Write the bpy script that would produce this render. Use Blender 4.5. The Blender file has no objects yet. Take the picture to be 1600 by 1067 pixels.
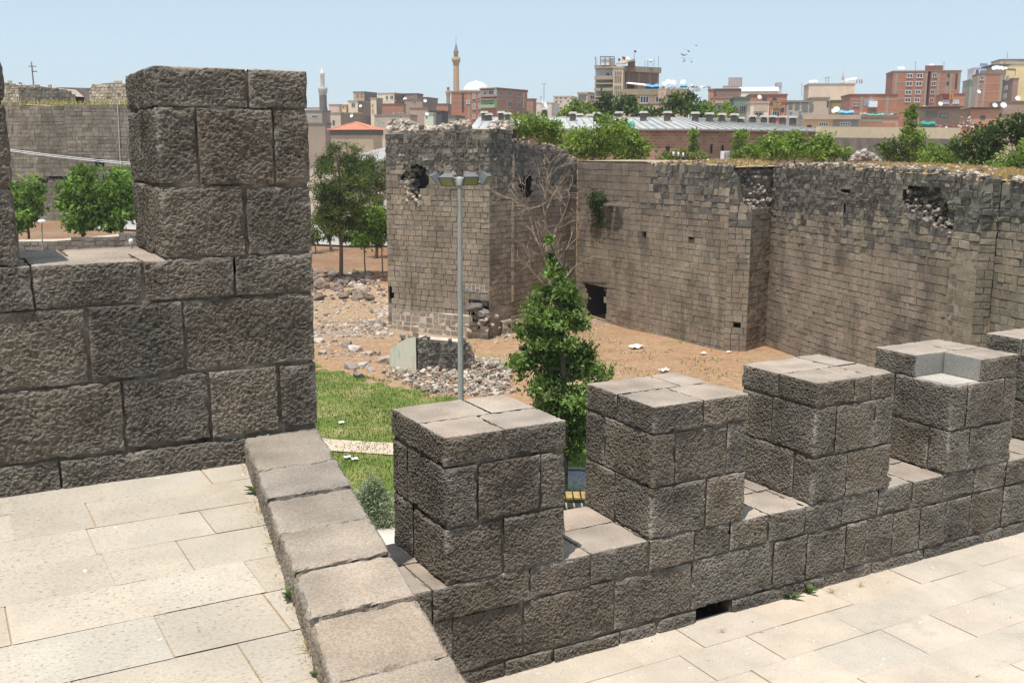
import bpy, math, random
import numpy as np
from mathutils import Matrix, Vector

S = bpy.context.scene
COL = S.collection
rad = math.radians

# ------------------------------------------------------------------ camera, world, sun, exposure
# world axes: X along the crenellated parapet, Y outwards over it, Z up; z = 0 is the upper terrace floor
F = 1615.0 / 1600.0                      # focal length in picture widths
EYE = np.array([0.0, 0.0, 1.6])
PITCH, ROLL, YAW = rad(10.55), rad(-0.2), rad(29.4)
cam = bpy.data.objects.new("camera", bpy.data.cameras.new("camera"))
COL.objects.link(cam)
S.camera = cam
cam.data.sensor_fit = 'HORIZONTAL'
cam.data.sensor_width = 36.0
cam.data.lens = 36.0 * F
cam.data.clip_start = 0.05
cam.data.clip_end = 20000.0


def cam_rows():
    out = []
    for d in np.eye(3):
        c, s = math.cos(YAW), math.sin(YAW)
        x = c * d[0] - s * d[1]; y = s * d[0] + c * d[1]; z = d[2]
        c, s = math.cos(PITCH), math.sin(PITCH)
        de = c * y - s * z; up = s * y + c * z
        c, s = math.cos(ROLL), math.sin(ROLL)
        out.append((c * x - s * up, s * x + c * up, de))
    return np.array(out).T               # rows: right, up, depth


B = cam_rows()
m = Matrix.Identity(4)
for i in range(3):
    m[i][0] = B[0][i]; m[i][1] = B[1][i]; m[i][2] = -B[2][i]; m[i][3] = EYE[i]
cam.matrix_world = m

SUN_DIR = np.array([-0.25, -0.16, 0.955]); SUN_DIR /= np.linalg.norm(SUN_DIR)
SUN_EL = math.asin(SUN_DIR[2])
SUN_AZ = math.atan2(SUN_DIR[0], SUN_DIR[1])     # from +Y clockwise
sun = bpy.data.objects.new("sun", bpy.data.lights.new("sun", 'SUN'))
COL.objects.link(sun)
sun.data.energy = 4.8
sun.data.angle = rad(0.53)
sun.data.color = (1.0, 0.955, 0.88)
sun.rotation_euler = Vector(SUN_DIR).to_track_quat('Z', 'Y').to_euler()

W = bpy.data.worlds.new("World")
S.world = W
W.use_nodes = True
nt = W.node_tree
nt.nodes.clear()
sky = nt.nodes.new('ShaderNodeTexSky')
sky.sky_type = 'NISHITA'
sky.sun_disc = False
sky.sun_elevation = SUN_EL
sky.sun_rotation = SUN_AZ
sky.altitude = 600
sky.air_density = 1.0
sky.dust_density = 0.5
sky.ozone_density = 3.0
bg = nt.nodes.new('ShaderNodeBackground')
bg.inputs['Strength'].default_value = 0.13
pale = nt.nodes.new('ShaderNodeMix'); pale.data_type = 'RGBA'     # thin high haze whitening the summer sky
pale.inputs[0].default_value = 0.6
pale.inputs[7].default_value = (5.75, 6.95, 7.95, 1)
wo = nt.nodes.new('ShaderNodeOutputWorld')
nt.links.new(sky.outputs[0], pale.inputs[6])
nt.links.new(pale.outputs[2], bg.inputs['Color'])
nt.links.new(bg.outputs[0], wo.inputs['Surface'])

S.view_settings.view_transform = 'Standard'
S.view_settings.look = 'None'
S.view_settings.exposure = 0.0
S.view_settings.gamma = 1.0
S.view_settings.use_curve_mapping = False
S.render.engine = 'CYCLES'
S.cycles.max_bounces = 6
S.cycles.transparent_max_bounces = 12
S.cycles.use_denoising = True

# ------------------------------------------------------------------ from the survey of the photo to the place
FP = 1615.0
FWD = np.array([math.sin(YAW), math.cos(YAW), 0.0])
RGT = np.array([math.cos(YAW), -math.sin(YAW), 0.0])


def ray(x, y):
    return B.T @ np.array([(x - 800) / FP, -(y - 533.5) / FP, 1.0])


def pz(x, y, z):                          # on a level plane
    r = ray(x, y); return EYE + r * (z - EYE[2]) / r[2]


def pyy(x, y, Y):                         # on the plane Y = const
    r = ray(x, y); return EYE + r * Y / r[1]


def pxx(x, y, X):
    r = ray(x, y); return EYE + r * X / r[0]


def pd(x, y, d):                          # at horizontal distance d along the view axis
    r = ray(x, y); return EYE + r * d / (r @ FWD)


def pv(x, y, a, b):                       # on the vertical plane through plan points a, b
    n = np.array([-(b[1] - a[1]), b[0] - a[0], 0.0]); r = ray(x, y)
    return EYE + r * ((np.array([a[0], a[1], 0]) - EYE) @ n) / (r @ n)


def x_on(px, z, Y):                       # X of the point of column px, height z, on plane Y
    k = (px - 800) / FP
    p = np.array([0, Y, z]) - EYE; v = B @ p; u = B @ np.array([1.0, 0, 0])
    return -(v[0] - k * v[2]) / (u[0] - k * u[2])


def y_on(px, z, X):
    k = (px - 800) / FP
    p = np.array([X, 0, z]) - EYE; v = B @ p; u = B @ np.array([0, 1.0, 0])
    return -(v[0] - k * v[2]) / (u[0] - k * u[2])


# ------------------------------------------------------------------ numpy noise
def _hash(ix, iy, iz):
    h = (ix * 374761393 + iy * 668265263 + iz * 2147483647 + 1274126177) & 0xFFFFFFFF
    h = ((h ^ (h >> 13)) * 1274126177) & 0xFFFFFFFF
    h = (h ^ (h >> 16)) & 0xFFFFFFFF
    h = (h * 2246822519) & 0xFFFFFFFF
    return h ^ (h >> 15)


_G = np.array([[1, 1, 0], [-1, 1, 0], [1, -1, 0], [-1, -1, 0], [1, 0, 1], [-1, 0, 1], [1, 0, -1], [-1, 0, -1],
               [0, 1, 1], [0, -1, 1], [0, 1, -1], [0, -1, -1], [1, 1, 0], [0, -1, 1], [-1, 1, 0], [0, -1, -1]], float)


def gnoise(P):
    P = np.asarray(P, float)
    shp = P.shape[:-1]
    P = P.reshape(-1, 3) + 1000.0
    i = np.floor(P).astype(np.int64); f = P - i
    w = f * f * f * (f * (f * 6 - 15) + 10)
    out = np.zeros(len(P))
    for dx in (0, 1):
        for dy in (0, 1):
            for dz in (0, 1):
                g = _G[_hash(i[:, 0] + dx, i[:, 1] + dy, i[:, 2] + dz) & 15]
                d = g[:, 0] * (f[:, 0] - dx) + g[:, 1] * (f[:, 1] - dy) + g[:, 2] * (f[:, 2] - dz)
                out += d * (w[:, 0] if dx else 1 - w[:, 0]) * (w[:, 1] if dy else 1 - w[:, 1]) * (w[:, 2] if dz else 1 - w[:, 2])
    return out.reshape(shp)


def n1(x, y=0.0, z=0.0):
    return float(gnoise(np.array([[x, y, z]]))[0])


def sstep(a, b, x):
    t = np.clip((x - a) / (b - a), 0, 1); return t * t * (3 - 2 * t)


# ------------------------------------------------------------------ mesh builder
class MB:
    def __init__(s):
        s.v = []; s.f = []; s.c = []; s.m = []; s.n = 0; s.sm = []

    def quads(s, V, col, mi=0, smooth=False):              # V (n,4,3)
        V = np.asarray(V, float); n = len(V)
        if n == 0: return
        s.v.append(V.reshape(-1, 3))
        s.f.append((np.arange(n * 4).reshape(n, 4) + s.n))
        col = np.asarray(col, float)
        s.c.append(np.broadcast_to(col if col.ndim == 2 else col[None, :], (n, 3)).copy())
        s.m.append(np.full(n, mi, int)); s.sm.append(np.full(n, smooth, bool))
        s.n += n * 4

    def grid(s, P, col, mi=0, smooth=False, flip=False):   # P (a,b,3)
        a, b = P.shape[:2]
        s.v.append(P.reshape(-1, 3))
        ix = np.arange(a * b).reshape(a, b) + s.n
        q = np.stack([ix[:-1, :-1], ix[1:, :-1], ix[1:, 1:], ix[:-1, 1:]], -1).reshape(-1, 4)
        if flip: q = q[:, ::-1]
        s.f.append(q)
        n = len(q); col = np.asarray(col, float)
        s.c.append(np.broadcast_to(col if col.ndim == 2 else col[None, :], (n, 3)).copy())
        s.m.append(np.full(n, mi, int)); s.sm.append(np.full(n, smooth, bool))
        s.n += a * b

    def box(s, lo, hi, col, mi=0, M=None):
        lo = np.asarray(lo, float); hi = np.asarray(hi, float)
        c = np.array([[x, y, z] for x in (0, 1) for y in (0, 1) for z in (0, 1)], float)
        P = lo + c * (hi - lo)
        if M is not None: P = P @ M[0].T + M[1]
        q = [(0, 1, 3, 2), (4, 6, 7, 5), (0, 4, 5, 1), (2, 3, 7, 6), (0, 2, 6, 4), (1, 5, 7, 3)]
        s.quads(P[np.array(q)], col, mi)

    def hexa(s, P, col, mi=0):                             # 8 points, bottom ring then top ring (ccw from above)
        P = np.asarray(P, float)
        q = [(3, 2, 1, 0), (4, 5, 6, 7), (0, 1, 5, 4), (1, 2, 6, 5), (2, 3, 7, 6), (3, 0, 4, 7)]
        s.quads(P[np.array(q)], col, mi)

    def tube(s, pts, rs, n, col, mi=0, cap=True, smooth=True):
        pts = np.asarray(pts, float); k = len(pts)
        rs = np.broadcast_to(np.asarray(rs, float), (k,))
        T = np.gradient(pts, axis=0); T /= np.linalg.norm(T, axis=1)[:, None] + 1e-12
        ref = np.array([0, 0, 1.0]) if abs(T[0][2]) < .9 else np.array([1.0, 0, 0])
        R = np.zeros((k, n + 1, 3)); a = np.linspace(0, 2 * math.pi, n + 1)
        for i in range(k):
            u = np.cross(ref, T[i]); u /= np.linalg.norm(u) + 1e-12; w = np.cross(T[i], u)
            R[i] = pts[i] + rs[i] * (np.cos(a)[:, None] * u + np.sin(a)[:, None] * w)
        s.grid(R, col, mi, smooth, flip=True)
        if cap:
            for i, fl in ((0, 0), (k - 1, 1)):
                c = pts[i]
                r = R[i]
                Q = np.stack([np.repeat(c[None], n, 0), r[:-1], (r[:-1] + r[1:]) / 2, r[1:]], 1)
                s.quads(Q if fl else Q[:, ::-1], col, mi)

    def lathe(s, c, prof, n, col, mi=0, smooth=True):      # prof [(r,z)]
        a = np.linspace(0, 2 * math.pi, n + 1)
        P = np.array([[(c[0] + r * math.cos(t), c[1] + r * math.sin(t), c[2] + z) for t in a] for r, z in prof])
        s.grid(P, col, mi, smooth, flip=True)

    def build(s, name, mats, parent=None):
        me = bpy.data.meshes.new(name)
        if s.n:
            v = np.concatenate(s.v); f = np.concatenate(s.f); c = np.concatenate(s.c)
            mi = np.concatenate(s.m); sm = np.concatenate(s.sm)
            nf = len(f)
            me.vertices.add(len(v)); me.vertices.foreach_set('co', v.ravel().astype(np.float32))
            me.loops.add(nf * 4); me.loops.foreach_set('vertex_index', f.ravel().astype(np.int32))
            me.polygons.add(nf)
            me.polygons.foreach_set('loop_start', (np.arange(nf) * 4).astype(np.int32))
            me.polygons.foreach_set('loop_total', np.full(nf, 4, np.int32))
            me.polygons.foreach_set('material_index', mi.astype(np.int32))
            me.polygons.foreach_set('use_smooth', sm)
            at = me.color_attributes.new('Col', 'FLOAT_COLOR', 'CORNER')
            cc = np.ones((nf * 4, 4), np.float32); cc[:, :3] = np.repeat(c, 4, 0)
            at.data.foreach_set('color', cc.ravel())
            me.update(calc_edges=True); me.validate()
        for mm in (mats if isinstance(mats, (list, tuple)) else [mats]): me.materials.append(mm)
        o = bpy.data.objects.new(name, me); COL.objects.link(o)
        if parent is not None:
            o.parent = parent
            o.matrix_parent_inverse = parent.matrix_basis.inverted()
        return o


def tag(o, label=None, cat=None, group=None, kind=None):
    if label: o['label'] = label
    if cat: o['category'] = cat
    if group: o['group'] = group
    if kind: o['kind'] = kind
    return o


def thing(name, label, cat, loc, group=None):
    o = bpy.data.objects.new(name, None); COL.objects.link(o)
    o.empty_display_size = .3
    o.location = [float(a) for a in loc[:3]]
    return tag(o, label, cat, group)


def copy_tree(o, loc, rz=0.0, sc=1.0, label=None, group=None):
    c = o.copy(); COL.objects.link(c); c.location = [float(a) for a in loc[:3]]
    c.rotation_euler = (0, 0, rz); c.scale = (sc, sc, sc)
    if label: c['label'] = label
    if group: c['group'] = group
    for ch in list(o.children):
        d = ch.copy(); COL.objects.link(d); d.parent = c
        for g in list(ch.children):
            e = g.copy(); COL.objects.link(e); e.parent = d
    return c


# ------------------------------------------------------------------ materials
class NT:
    def __init__(s, name, rough=.85, spec=.25):
        s.m = bpy.data.materials.new(name); s.m.use_nodes = True
        s.t = s.m.node_tree; s.b = s.t.nodes['Principled BSDF']
        s.b.inputs['Roughness'].default_value = rough
        s.b.inputs['Specular IOR Level'].default_value = spec
        s.co = None

    def n(s, typ, **kw):
        o = s.t.nodes.new(typ)
        for k, v in kw.items():
            if hasattr(o, k) and k not in o.inputs: setattr(o, k, v)
            else: o.inputs[k].default_value = v
        return o

    def l(s, a, b): s.t.links.new(a, b)

    def coord(s):
        if s.co is None: s.co = s.n('ShaderNodeNewGeometry').outputs['Position']
        return s.co

    def noise(s, scale, det=4, rough=.55, vec=None, stretch=None):
        o = s.n('ShaderNodeTexNoise', Scale=scale, Detail=det, Roughness=rough)
        v = vec if vec is not None else s.coord()
        if stretch:
            mp = s.n('ShaderNodeMapping'); mp.inputs['Scale'].default_value = stretch; s.l(v, mp.inputs[0]); v = mp.outputs[0]
        s.l(v, o.inputs['Vector']); return o.outputs['Fac']

    def ramp(s, fac, stops):
        o = s.n('ShaderNodeValToRGB'); e = o.color_ramp.elements
        while len(e) < len(stops): e.new(.5)
        for k, (p, c) in enumerate(stops):
            e[k].position = p
            e[k].color = (c, c, c, 1) if isinstance(c, (int, float)) else (*c, 1)
        s.l(fac, o.inputs[0]); return o.outputs[0]

    def attr(s): return s.n('ShaderNodeAttribute', attribute_name='Col').outputs['Color']

    def mix(s, a, b, fac, mode='MIX'):
        o = s.n('ShaderNodeMix', data_type='RGBA', blend_type=mode, clamp_factor=True)
        for i, val in ((6, a), (7, b)):
            if isinstance(val, tuple): o.inputs[i].default_value = (*val, 1)
            else: s.l(val, o.inputs[i])
        if isinstance(fac, float): o.inputs[0].default_value = fac
        else: s.l(fac, o.inputs[0])
        return o.outputs[2]

    def math(s, op, a, b=None):
        o = s.n('ShaderNodeMath', operation=op)
        for i, val in ((0, a), (1, b)):
            if val is None: continue
            if isinstance(val, (int, float)): o.inputs[i].default_value = val
            else: s.l(val, o.inputs[i])
        return o.outputs[0]

    def base(s, c):
        if isinstance(c, tuple): s.b.inputs['Base Color'].default_value = (*c, 1)
        else: s.l(c, s.b.inputs['Base Color'])

    def bump(s, h, strength=.5, dist=.01):
        o = s.n('ShaderNodeBump', Strength=strength, Distance=dist); s.l(h, o.inputs['Height'])
        s.l(o.outputs[0], s.b.inputs['Normal'])


def g3(v): return (v, v, v)


def mat_var(name, rough=.9, amount=.35, sc=(1.2, 9.0), bump=None, spec=.2, streak=False):
    """colour attribute varied by two scales of noise"""
    t = NT(name, rough, spec)
    a = t.ramp(t.noise(sc[0], 5), [(.3, 1 - amount), (.7, 1 + amount * .6)])
    b = t.ramp(t.noise(sc[1], 4), [(.3, 1 - amount * .6), (.7, 1 + amount * .5)])
    c = t.mix(t.attr(), a, 1.0, 'MULTIPLY'); c = t.mix(c, b, 1.0, 'MULTIPLY')
    if streak:
        sk = t.noise(1.5, 4, .6, stretch=(1, 1, .12)); c = t.mix(c, t.ramp(sk, [(.32, .76), (.48, 1.0), (.72, 1.1)]), 1.0, 'MULTIPLY')
    t.base(c)
    if bump: t.bump(t.noise(bump[0], 6, .65), bump[1], bump[2])
    return t.m


def mat_basalt():
    t = NT('basalt_pecked', .88, .3)
    c = t.attr()
    big = t.ramp(t.noise(2.6, 6, .62), [(.3, .62), (.52, 1.0), (.72, 1.3)])
    c = t.mix(c, big, 1.0, 'MULTIPLY')
    fine = t.noise(95, 5, .7)
    c = t.mix(c, t.ramp(fine, [(.3, .6), (.68, 1.35)]), 1.0, 'MULTIPLY')
    fl = t.ramp(t.noise(150, 2, .5), [(.64, 0.0), (.71, .7)])
    c = t.mix(c, (.46, .42, .36), fl)
    li = t.math('MULTIPLY', t.ramp(t.noise(28, 5, .75), [(.56, 0.0), (.66, .55)]), t.ramp(t.noise(1.9, 3, .5), [(.5, 0.0), (.66, 1.0)]))
    c = t.mix(c, (.36, .33, .28), li)
    brown = t.ramp(t.noise(7, 4), [(.45, 0.0), (.75, .35)])
    c = t.mix(c, (.21, .165, .11), brown)
    t.base(c)
    h = t.math('ADD', t.noise(70, 6, .7), t.math('MULTIPLY', t.noise(170, 3, .6), .6))
    t.bump(h, 1.0, .022)
    return t.m


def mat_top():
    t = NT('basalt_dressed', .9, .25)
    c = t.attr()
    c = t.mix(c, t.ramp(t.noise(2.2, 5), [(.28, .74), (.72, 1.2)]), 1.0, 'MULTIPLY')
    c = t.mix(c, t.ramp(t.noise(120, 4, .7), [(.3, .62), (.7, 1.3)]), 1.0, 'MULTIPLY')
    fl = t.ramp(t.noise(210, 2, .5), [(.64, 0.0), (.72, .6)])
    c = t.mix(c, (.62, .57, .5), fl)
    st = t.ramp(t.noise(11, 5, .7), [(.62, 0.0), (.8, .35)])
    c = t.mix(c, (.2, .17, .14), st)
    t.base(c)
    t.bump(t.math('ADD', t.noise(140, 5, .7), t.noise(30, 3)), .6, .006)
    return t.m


def mat_mortar():
    t = NT('mortar_and_gap_shade', .95, .1)
    t.base(t.ramp(t.noise(5, 6, .7), [(.3, (.02, .017, .013)), (.47, (.11, .09, .07)), (.6, (.2, .168, .13)), (.74, (.5, .44, .36))]))  # mortar tones; the near-black share paints the shade of unfilled joints
    t.bump(t.noise(80, 5, .7), .7, .01)
    return t.m


def mat_paving(name, base, pits, dirt):
    t = NT(name, .82, .3)
    c = t.mix(base, t.ramp(t.noise(2.3, 6, .6), [(.3, .84), (.7, 1.12)]), 1.0, 'MULTIPLY')
    wear = t.ramp(t.noise(.8, 6, .65), [(.42, 0.0), (.7, dirt)])
    c = t.mix(c, (.43, .38, .315), wear)
    c = t.mix(c, (.36, .30, .235), t.ramp(t.noise(2.6, 7, .75), [(.56, 0.0), (.72, .5)]))
    c = t.mix(c, t.mix(t.attr(), (2.0, 2.0, 2.0), 1.0, 'MULTIPLY'), 1.0, 'MULTIPLY')
    c = t.mix(c, t.ramp(t.noise(75, 4, .7), [(.3, .84), (.7, 1.1)]), 1.0, 'MULTIPLY')
    st = t.ramp(t.noise(5.5, 6, .72), [(.6, 0.0), (.72, .3)])
    c = t.mix(c, (.33, .27, .2), st)
    pn = t.noise(58, 3, .62, stretch=(.75, 1.7, 1.0))
    pw = t.noise(1.5, 3, .5)
    pit = t.math('MULTIPLY', t.ramp(pn, [(.605, 0.0), (.65, 1.0)]), t.ramp(pw, [(.36, .12 * pits), (.56, pits)]))
    c = t.mix(c, (.2, .165, .125), pit)
    big = t.ramp(t.noise(16, 3, .55, stretch=(.8, 1.6, 1.0)), [(.735, 0.0), (.75, .9)])
    c = t.mix(c, (.15, .11, .08), big)
    wh = t.ramp(t.noise(21, 2, .4), [(.75, 0.0), (.77, .7)])
    c = t.mix(c, (.8, .78, .74), wh)
    t.base(c)
    h = t.math('SUBTRACT', t.noise(90, 5, .65), t.math('MULTIPLY', pit, .9))
    t.bump(h, .5, .006)
    return t.m


def mat_ground():
    t = NT('ground_soil', .95, .1)
    n = t.noise(.35, 6, .6)
    c = t.ramp(n, [(.32, (.36, .20, .115)), (.48, (.34, .23, .14)), (.6, (.38, .29, .195)), (.7, (.24, .225, .09))])
    c = t.mix(c, t.attr(), .62)
    c = t.mix(c, t.ramp(t.noise(3.5, 6, .7), [(.3, .7), (.7, 1.25)]), 1.0, 'MULTIPLY')
    c = t.mix(c, (.62, .56, .48), t.ramp(t.noise(6, 3, .6), [(.68, 0.0), (.74, .6)]))
    c = t.mix(c, t.ramp(t.noise(14, 3, .6), [(.3, .8), (.7, 1.15)]), 1.0, 'MULTIPLY')
    t.base(c); t.bump(t.noise(5, 6, .7), .6, .08)
    return t.m


def mat_lawn():
    t = NT('lawn_turf', .95, .1)
    c = t.ramp(t.noise(.7, 6, .65), [(.3, (.10, .15, .03)), (.47, (.16, .21, .05)), (.58, (.24, .25, .08)), (.7, (.36, .31, .15))])
    c = t.mix(c, t.ramp(t.noise(9, 5, .7), [(.3, .65), (.7, 1.25)]), 1.0, 'MULTIPLY')
    t.base(c); t.bump(t.noise(18, 5, .7), .8, .05)
    return t.m


def mat_leaf(name, trans=.35):
    t = NT(name, .6, .25)
    c = t.attr()
    t.base(c)
    tr = t.n('ShaderNodeBsdfTranslucent'); t.l(t.mix(c, (1.25, 1.3, .55), 1.0, 'MULTIPLY'), tr.inputs['Color'])
    mx = t.n('ShaderNodeMixShader'); mx.inputs[0].default_value = trans
    out = t.t.nodes['Material Output']
    t.l(t.b.outputs[0], mx.inputs[1]); t.l(tr.outputs[0], mx.inputs[2]); t.l(mx.outputs[0], out.inputs['Surface'])
    return t.m


def mat_plain(name, rough=.6, spec=.4, metal=0.0, amount=.15):
    t = NT(name, rough, spec); t.b.inputs['Metallic'].default_value = metal
    c = t.mix(t.attr(), t.ramp(t.noise(3.0, 5), [(.3, 1 - amount), (.7, 1 + amount)]), 1.0, 'MULTIPLY')
    t.base(c); return t.m


def mat_seam(name):
    t = NT(name, .5, .4)
    c = t.mix(t.attr(), t.ramp(t.noise(.6, 5), [(.3, .8), (.7, 1.15)]), 1.0, 'MULTIPLY')
    t.base(c); return t.m


M = dict(basalt=mat_basalt(), top=mat_top(), mortar=mat_mortar(),
         pave_up=mat_paving('paving_upper', (.515, .446, .357), .9, .42),
         pave_low=mat_paving('paving_lower', (.575, .49, .395), .3, .32),
         soil=mat_ground(), lawn=mat_lawn(), leaf=mat_leaf('leaf'), grass=mat_leaf('grass_blade', .25),
         stone=mat_var('old_masonry', .92, .3, (.9, 8.0), (20, .8, .045), streak=True),
         rubble=mat_var('rubble', .92, .25, (2.0, 14.0), (30, .5, .02)),
         wall=mat_var('painted_wall', .9, .12, (.25, 1.8)), bark=mat_var('bark', .95, .3, (3, 20), (40, .6, .02)),
         plain=mat_plain('painted_metal'), glass=mat_plain('window_glass', .12, .6, 0.0, .1), tin=mat_seam('tin_roof'))

RNG = np.random.default_rng(7)


# ------------------------------------------------------------------ near dressed blocks
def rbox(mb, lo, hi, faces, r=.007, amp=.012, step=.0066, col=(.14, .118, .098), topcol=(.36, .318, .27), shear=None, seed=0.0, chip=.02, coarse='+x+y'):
    lo = np.asarray(lo, float); hi = np.asarray(hi, float)
    rr = np.minimum(r, (hi - lo) * .4)
    for ax, sg in (('-x', -1), ('+x', 1), ('-y', -1), ('+y', 1), ('-z', -1), ('+z', 1)):
        if ax not in faces: continue
        k = 'xyz'.index(ax[1]); i, j = [a for a in range(3) if a != k]
        st = step * (5 if ax in coarse else 1.6 if ax == '+z' else 1)
        na = max(3, int((hi[i] - lo[i]) / st)); nb = max(3, int((hi[j] - lo[j]) / st))
        P = np.zeros((na + 1, nb + 1, 3))
        P[..., i] = np.linspace(lo[i], hi[i], na + 1)[:, None]
        P[..., j] = np.linspace(lo[j], hi[j], nb + 1)[None, :]
        P[..., k] = hi[k] if sg > 0 else lo[k]
        q = np.clip(P, lo + rr, hi - rr); d = P - q
        nv = d / (np.linalg.norm(d, axis=-1)[..., None] + 1e-9)
        Q = P + seed
        warp = gnoise(Q * 9)[..., None] * np.array([.05, .04, .03])
        rid = 1 - 2.4 * np.abs(gnoise((Q + warp * .6) * np.array([38, 38, 68])))
        fin = gnoise(Q * 95)
        low = gnoise(Q * 5.5)
        e = np.minimum(np.minimum(P[..., i] - lo[i], hi[i] - P[..., i]), np.minimum(P[..., j] - lo[j], hi[j] - P[..., j]))
        marg = sstep(0.0, .018, e)
        a = amp * (1 - .88 * np.clip(nv[..., 2], 0, 1) ** 2)
        disp = a * ((.62 * rid + .5 * fin) * (.25 + .75 * marg) + .7 * low)
        ch = (np.clip(gnoise(Q * 12) - .1, 0, 1) * 2.0 + np.clip(gnoise(Q * 31) - .15, 0, 1) * .9) * (1 - sstep(0, .03, e))
        disp = disp - chip * ch - .002 * (1 - sstep(0, .007, e))
        Pn = q + nv * (rr + disp[..., None])
        cen = (P[:-1, :-1] + P[1:, 1:]) / 2
        ec = (e[:-1, :-1] + e[1:, 1:]) / 2
        base = np.array(topcol if ax == '+z' else col)
        sm = np.clip(gnoise((cen + seed) * 7) * 2.4 + .12, 0, 1) * np.exp(-ec / .02) * (.8 if ax != '+z' else .5)
        dk = np.clip(rid[:-1, :-1], -1, 1)
        c = base[None, None, :] * (1 + .25 * low[:-1, :-1] + (.34 * dk + .2 * fin[:-1, :-1] if ax != '+z' else 0))[..., None]  # shade of pits and light on ridge crests put into the colour
        c = c * (1 - sm[..., None]) + np.array([.50, .455, .40]) * sm[..., None]
        if shear is not None:
            Pn = shear(Pn)
        fl = (sg > 0) ^ (k == 1)
        mb.grid(Pn, c.reshape(-1, 3), 1 if ax == '+z' else 0, False, flip=not fl)


def tint(i, s=.2):
    r = np.random.default_rng(int(i * 7919) % 100000)
    v = 1 + (r.random() - .5) * 2 * s
    w = (r.random() - .5) * .09
    return np.array([v * (1 + w), v, v * (1 - w)])


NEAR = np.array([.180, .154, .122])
GAP = .0025
YW, YB = 5.16, 5.94                        # inner and outer face of the parapet
stone_id = [0]


def course(mb, xs, z0, z1, ysplit, ends='', top=False, yb=YB, backjoint=None, hole=None):
    """one course: front stones split at xs, back stones behind ysplit"""
    for row, (y0, y1) in enumerate(((YW, ysplit), (ysplit, yb))):
        xx = xs if row == 0 else ([xs[0]] + ([backjoint] if backjoint else []) + [xs[-1]])
        if row == 1 and backjoint is None and xs[-1] - xs[0] > 1.2:
            nn = int((xs[-1] - xs[0]) / .62) + 1
            xx = list(np.linspace(xs[0], xs[-1], nn + 1))
        for a, b in zip(xx[:-1], xx[1:]):
            if hole and row == 0 and hole(a, b): continue
            stone_id[0] += 1
            t = tint(stone_id[0])
            f = ('-y' if row == 0 else '+y') + ('+z' if top else '')
            if a == xs[0] and '-x' in ends: f += '-x'
            if b == xs[-1] and '+x' in ends: f += '+x'
            rg_ = np.random.default_rng(stone_id[0] * 13 + 5)
            ga, gb = [rg_.choice([.001, .002, .0035, .007], p=[.3, .3, .25, .15]) for _ in range(2)]
            if a == xs[0] and '-x' in ends: ga = 0
            if b == xs[-1] and '+x' in ends: gb = 0
            gz0, gz1 = rg_.choice([.001, .003, .008], p=[.45, .3, .25]), rg_.choice([.001, .004, .009], p=[.5, .3, .2])
            if top: gz1 = rg_.uniform(0, .003)
            oy = rg_.uniform(-.007, .007)
            y0_ = y0 + (GAP if row else oy); y1_ = y1 - (GAP if row == 0 else -oy)
            rbox(mb, (a + ga, y0_, z0 + gz0), (b - gb, y1_, z1 - gz1), f,
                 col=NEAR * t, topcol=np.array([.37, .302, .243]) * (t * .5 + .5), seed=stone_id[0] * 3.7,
                 chip=.026 if row == 0 else .012)


def core(mb, lo, hi):
    mb.box(np.array(lo) + .0135, np.array(hi) - .0135, (.3, .27, .24), 2)


BMATS = [M['basalt'], M['top'], M['mortar']]
ZT, Z1, Z2, ZS, Z4, Z5, Z6 = 1.98, 1.79, 1.42, 1.07, .865, .50, .148


def xs_at(pxs, z): return [x_on(p, z, YW) for p in pxs]


# ---- the high parapet on the left (wall body + merlons)
XR = 1.722
hi_wall = thing('high_parapet', 'tall dark basalt parapet on the left, its square merlons rising above eye level', 'parapet', (.9, 5.55, 0))
mb = MB()
XL = -1.1
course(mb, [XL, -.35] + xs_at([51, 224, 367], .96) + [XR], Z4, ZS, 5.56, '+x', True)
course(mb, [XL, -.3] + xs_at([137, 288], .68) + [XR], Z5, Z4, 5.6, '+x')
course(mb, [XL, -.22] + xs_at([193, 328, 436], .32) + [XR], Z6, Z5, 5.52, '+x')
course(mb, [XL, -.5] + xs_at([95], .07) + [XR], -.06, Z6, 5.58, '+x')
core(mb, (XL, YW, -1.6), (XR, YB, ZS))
mb.build('wall_body', BMATS, hi_wall)
for x0, x1, j1, j2, j3 in ((.982, XR, [388], [308, 427], [384]), (-.42, .34, None, None, None)):
    mb = MB()
    f = lambda pp, z, d: ([x0] + (xs_at(pp, z) if pp else [x0 + d * (x1 - x0)]) + [x1])
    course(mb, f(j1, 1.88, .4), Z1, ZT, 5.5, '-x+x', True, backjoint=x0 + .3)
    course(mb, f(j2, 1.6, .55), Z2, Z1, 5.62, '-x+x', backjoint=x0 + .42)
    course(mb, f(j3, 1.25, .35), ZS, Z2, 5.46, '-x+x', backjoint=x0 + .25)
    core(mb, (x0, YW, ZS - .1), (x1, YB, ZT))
    mb.build('merlon', BMATS, hi_wall)

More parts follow.
